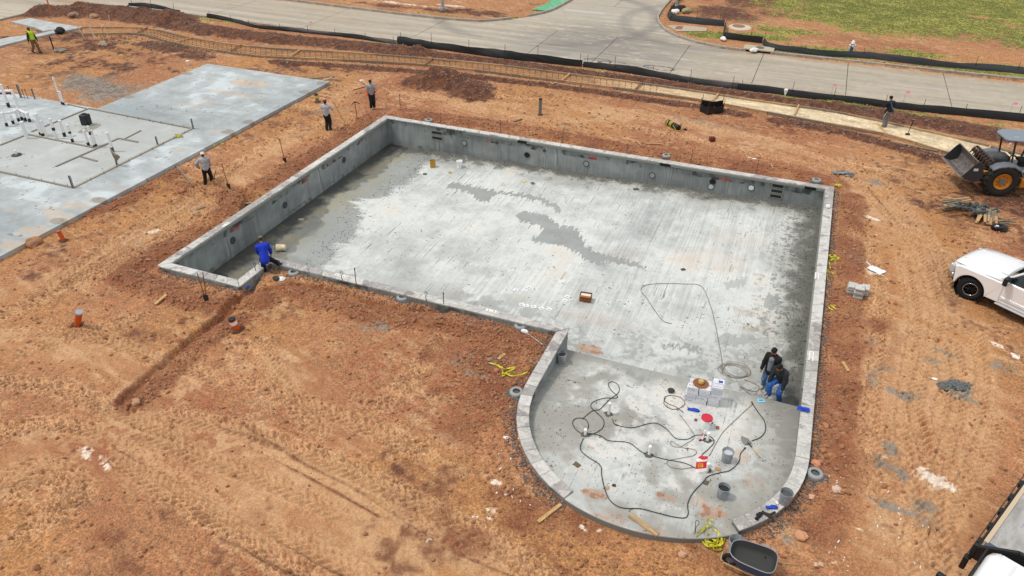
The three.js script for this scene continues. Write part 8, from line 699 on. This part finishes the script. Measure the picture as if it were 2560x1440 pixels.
// ---------- loose soil, gravel, chips and grass (nobody could count these) ----------
function scatter(name, label, geo, m, list, colFn) { const im = new THREE.InstancedMesh(geo, m, list.length), d = new THREE.Object3D(), c = new THREE.Color(); list.forEach((p, i) => { d.position.set(p[0], p[1], p[2]); d.rotation.set(p[4] ?? rnd() * 6, rnd() * 6, p[4] ?? rnd() * 6); const s = p[3]; d.scale.set(s * rr(.7, 1.4), s * rr(.6, 1), s * rr(.7, 1.3)); if (p[5]) d.scale.set(s * p[5], s, s * p[5]); d.updateMatrix(); im.setMatrixAt(i, d.matrix); if (colFn) im.setColorAt(i, colFn(c, p)); }); im.name = name; im.castShadow = im.receiveShadow = true; scene.add(im); tag(im, label, 'soil', undefined, 'stuff'); return im; }
const okGround = (x, z) => !inPoly(x, z, POOL_G) && !(x < -28.75 && inPoly(x, z, SLAB)) && !(z < -42.5 && (inPoly(x, z, WALKP) || inPoly(x, z, ROADP)));
{ const L = [], W = []; for (const [x, z, s] of clodSpots) for (let k = 0; k < 3; k++) { const a = x + rr(-.25, .25), b = z + rr(-.25, .25); if (!okGround(a, b)) continue; const sz = Math.pow(rnd(), 3) * .075 * s + .014; L.push([a, GY(a, b) + sz * .25, b, sz, undefined, 0, z < -41 ? 1 : 0]); }
  for (let i = 0; i < 24000; i++) { const x = rr(-30, 14), z = rr(-46, -6); if (rnd() < .8 * (zoneAt(x, z)?.get('dust', x, z) || 0)) continue; if (!okGround(x, z)) continue; const sz = Math.pow(rnd(), 4) * .055 + .012; L.push([x, GY(x, z) + sz * .2, z, sz, undefined, 0, 0]); }
  scatter('soil_clods', 'loose clods of soil strewn over the site', rock(1, 1, .8, 1, .3, 1), M(0xffffff, .95), L, (c, p) => { const k = rnd(); return p[6] ? c.setHSL(.045, .34, .13 + .1 * k) : c.setRGB(lerp(.26, .42, k), lerp(.115, .21, k), lerp(.057, .115, k)); });
  for (let i = 0; i < 90; i++) { const r = rnd(); let x, z; if (r < .5) { const p = [[-5.7, -14.6], [-4.9, -13.6], [-5.2, -15.3]][i % 3]; x = p[0] + rr(-.9, .9); z = p[1] + rr(-.8, .8); } else { x = rr(2.9, 5.6); z = rr(-17.6, -13.6); } if (okGround(x, z)) W.push([x, GY(x, z) + .015, z, rr(.012, .035)]); } scatter('white_chips', 'small white plaster and tile chips strewn on the soil', new THREE.BoxGeometry(2, .8, 1), M(0xeceae6, .8), W);
  const Gv = []; const line = (pl, w0, w1, n) => { const cs = cumul(pl), T = cs[cs.length - 1]; for (let i = 0; i < n * .6; i++) { const p = along(pl, rnd() * T, cs), o = lerp(w0, w1, Math.pow(rnd(), 1.7)); const x = p[0] - p[3] * o, z = p[1] + p[2] * o; if (okGround(x, z)) Gv.push([x, GY(x, z) + .01, z, rr(.012, .038)]); } }; line(POOL_G.slice(1, 3).reverse(), .02, .3, 900); line([[2.38, -17.35], [2.38, -36.5]], .02, .28, 1500); line([[2.38, -36.5], [2.38, -17.35]], -.02, -.3, 1500); line(arcPts(R_OUT, 0, .9, 20), -.02, -.42, 1300); line(arcPts(R_OUT, 1.95, Math.PI, 24), -.02, -.42, 1500); line([[-6.3, -17.4], [-6.3, -20.3]], -.02, -.35, 500); line([[-6.3, -20.37], [-18.4, -20.37]], -.02, -.4, 1500); line([[-18.43, -20.3], [-18.43, -18.5]], -.02, -.35, 300); line([[-18.4, -18.47], [-22.4, -18.47]], -.02, -.35, 500); scatter('gravel', 'dark gravel and mortar crumbs along the outside of the coping', rock(1, 1, .8, 1, .3, 0), M(0xffffff, .95), Gv, (c) => { const k = rnd(); return rnd() < .3 ? c.setRGB(.2 + .1 * k, .1 + .05 * k, .06 + .03 * k) : c.setRGB(.06 + .15 * k, .06 + .145 * k, .062 + .14 * k); });
  const Fl = []; for (let i = 0; i < 600; i++) { const z = rr(-36, -20.8), x = shoreX(z) + rr(-1.3, .6) * Math.pow(rnd(), .6); if (x > -22 && x < 1.9) Fl.push([x, Math.max(floorY(x, z), WATER_Y) + .006, z, rr(.012, .04), 0]); } for (let i = 0; i < 900; i++) { const x = rr(-20, 1.9), z = -36.15 + Math.abs(rr(-1, 1) * rr(0, 1)) * 1.2; Fl.push([x, floorY(x, z) + .006, z, rr(.012, .04), 0]); } for (let i = 0; i < 600; i++) { const x = 1.95 - Math.abs(rr(-1, 1) * rr(0, 1)) * 1.6, z = rr(-36, -20.6); Fl.push([x, floorY(x, z) + .006, z, rr(.01, .035), 0]); } for (let i = 0; i < 700; i++) { const a = rr(0, 6.28), r = 3.8 * Math.sqrt(rnd()), x = POOL_C[0] + Math.cos(a) * r, z = POOL_C[1] + Math.sin(a) * r * .95; Fl.push([x, beachY(z) + .006, z, rr(.008, .022), 0]); } scatter('floor_crumbs', 'dark crumbs and leaf bits scattered over the pool floor', new THREE.BoxGeometry(1.6, .3, .7), M(0xffffff, .95), Fl, (c) => { const k = rnd(); return c.setRGB(.02 + .08 * k, .018 + .065 * k, .016 + .05 * k); });
  const blade = (() => { const g = []; for (let i = 0; i < 7; i++) { const a = i * .9, t = new THREE.BufferGeometry(); const dx = Math.cos(a), dz = Math.sin(a), l = .35 + .3 * (i % 3); t.setAttribute('position', new THREE.Float32BufferAttribute([-dz * .12, 0, dx * .12, dz * .12, 0, -dx * .12, dx * l, .8, dz * l], 3)); t.computeVertexNormals(); g.push(t); } return join(g); })(); const Gr = []; for (let i = 0; i < 150000 && Gr.length < 60000; i++) { const x = rr(-60, 24), z = i % 5 ? rr(-95, -59.5) : rr(-52, -41); const q = zoneAt(x, z); if (!q) continue; const v = q.get('grass', x, z) + (fbm(x * .9, z * .9 + 21, 3) - .5) * .8 + (vn(x * 4, z * 4) - .5) * .5; if (v > .45 && okGround(x, z)) Gr.push([x, GY(x, z) - .01, z, rr(.04, .1), 0, 1.5]); } const gm = M(0xffffff, .9, { side: THREE.DoubleSide }); const gi = scatter('grass', 'rough grass and weeds on the lot and beside the fences', blade, gm, Gr, (c, p) => { const k = rnd(), y = vn(p[0] * .2, p[2] * .2); return c.setRGB(lerp(.18, .36, k * .6 + y * .4), lerp(.21, .34, k * .7 + y * .3), lerp(.045, .09, k)); }); gi.userData.category = 'grass'; }

renderer.render(scene, camera);
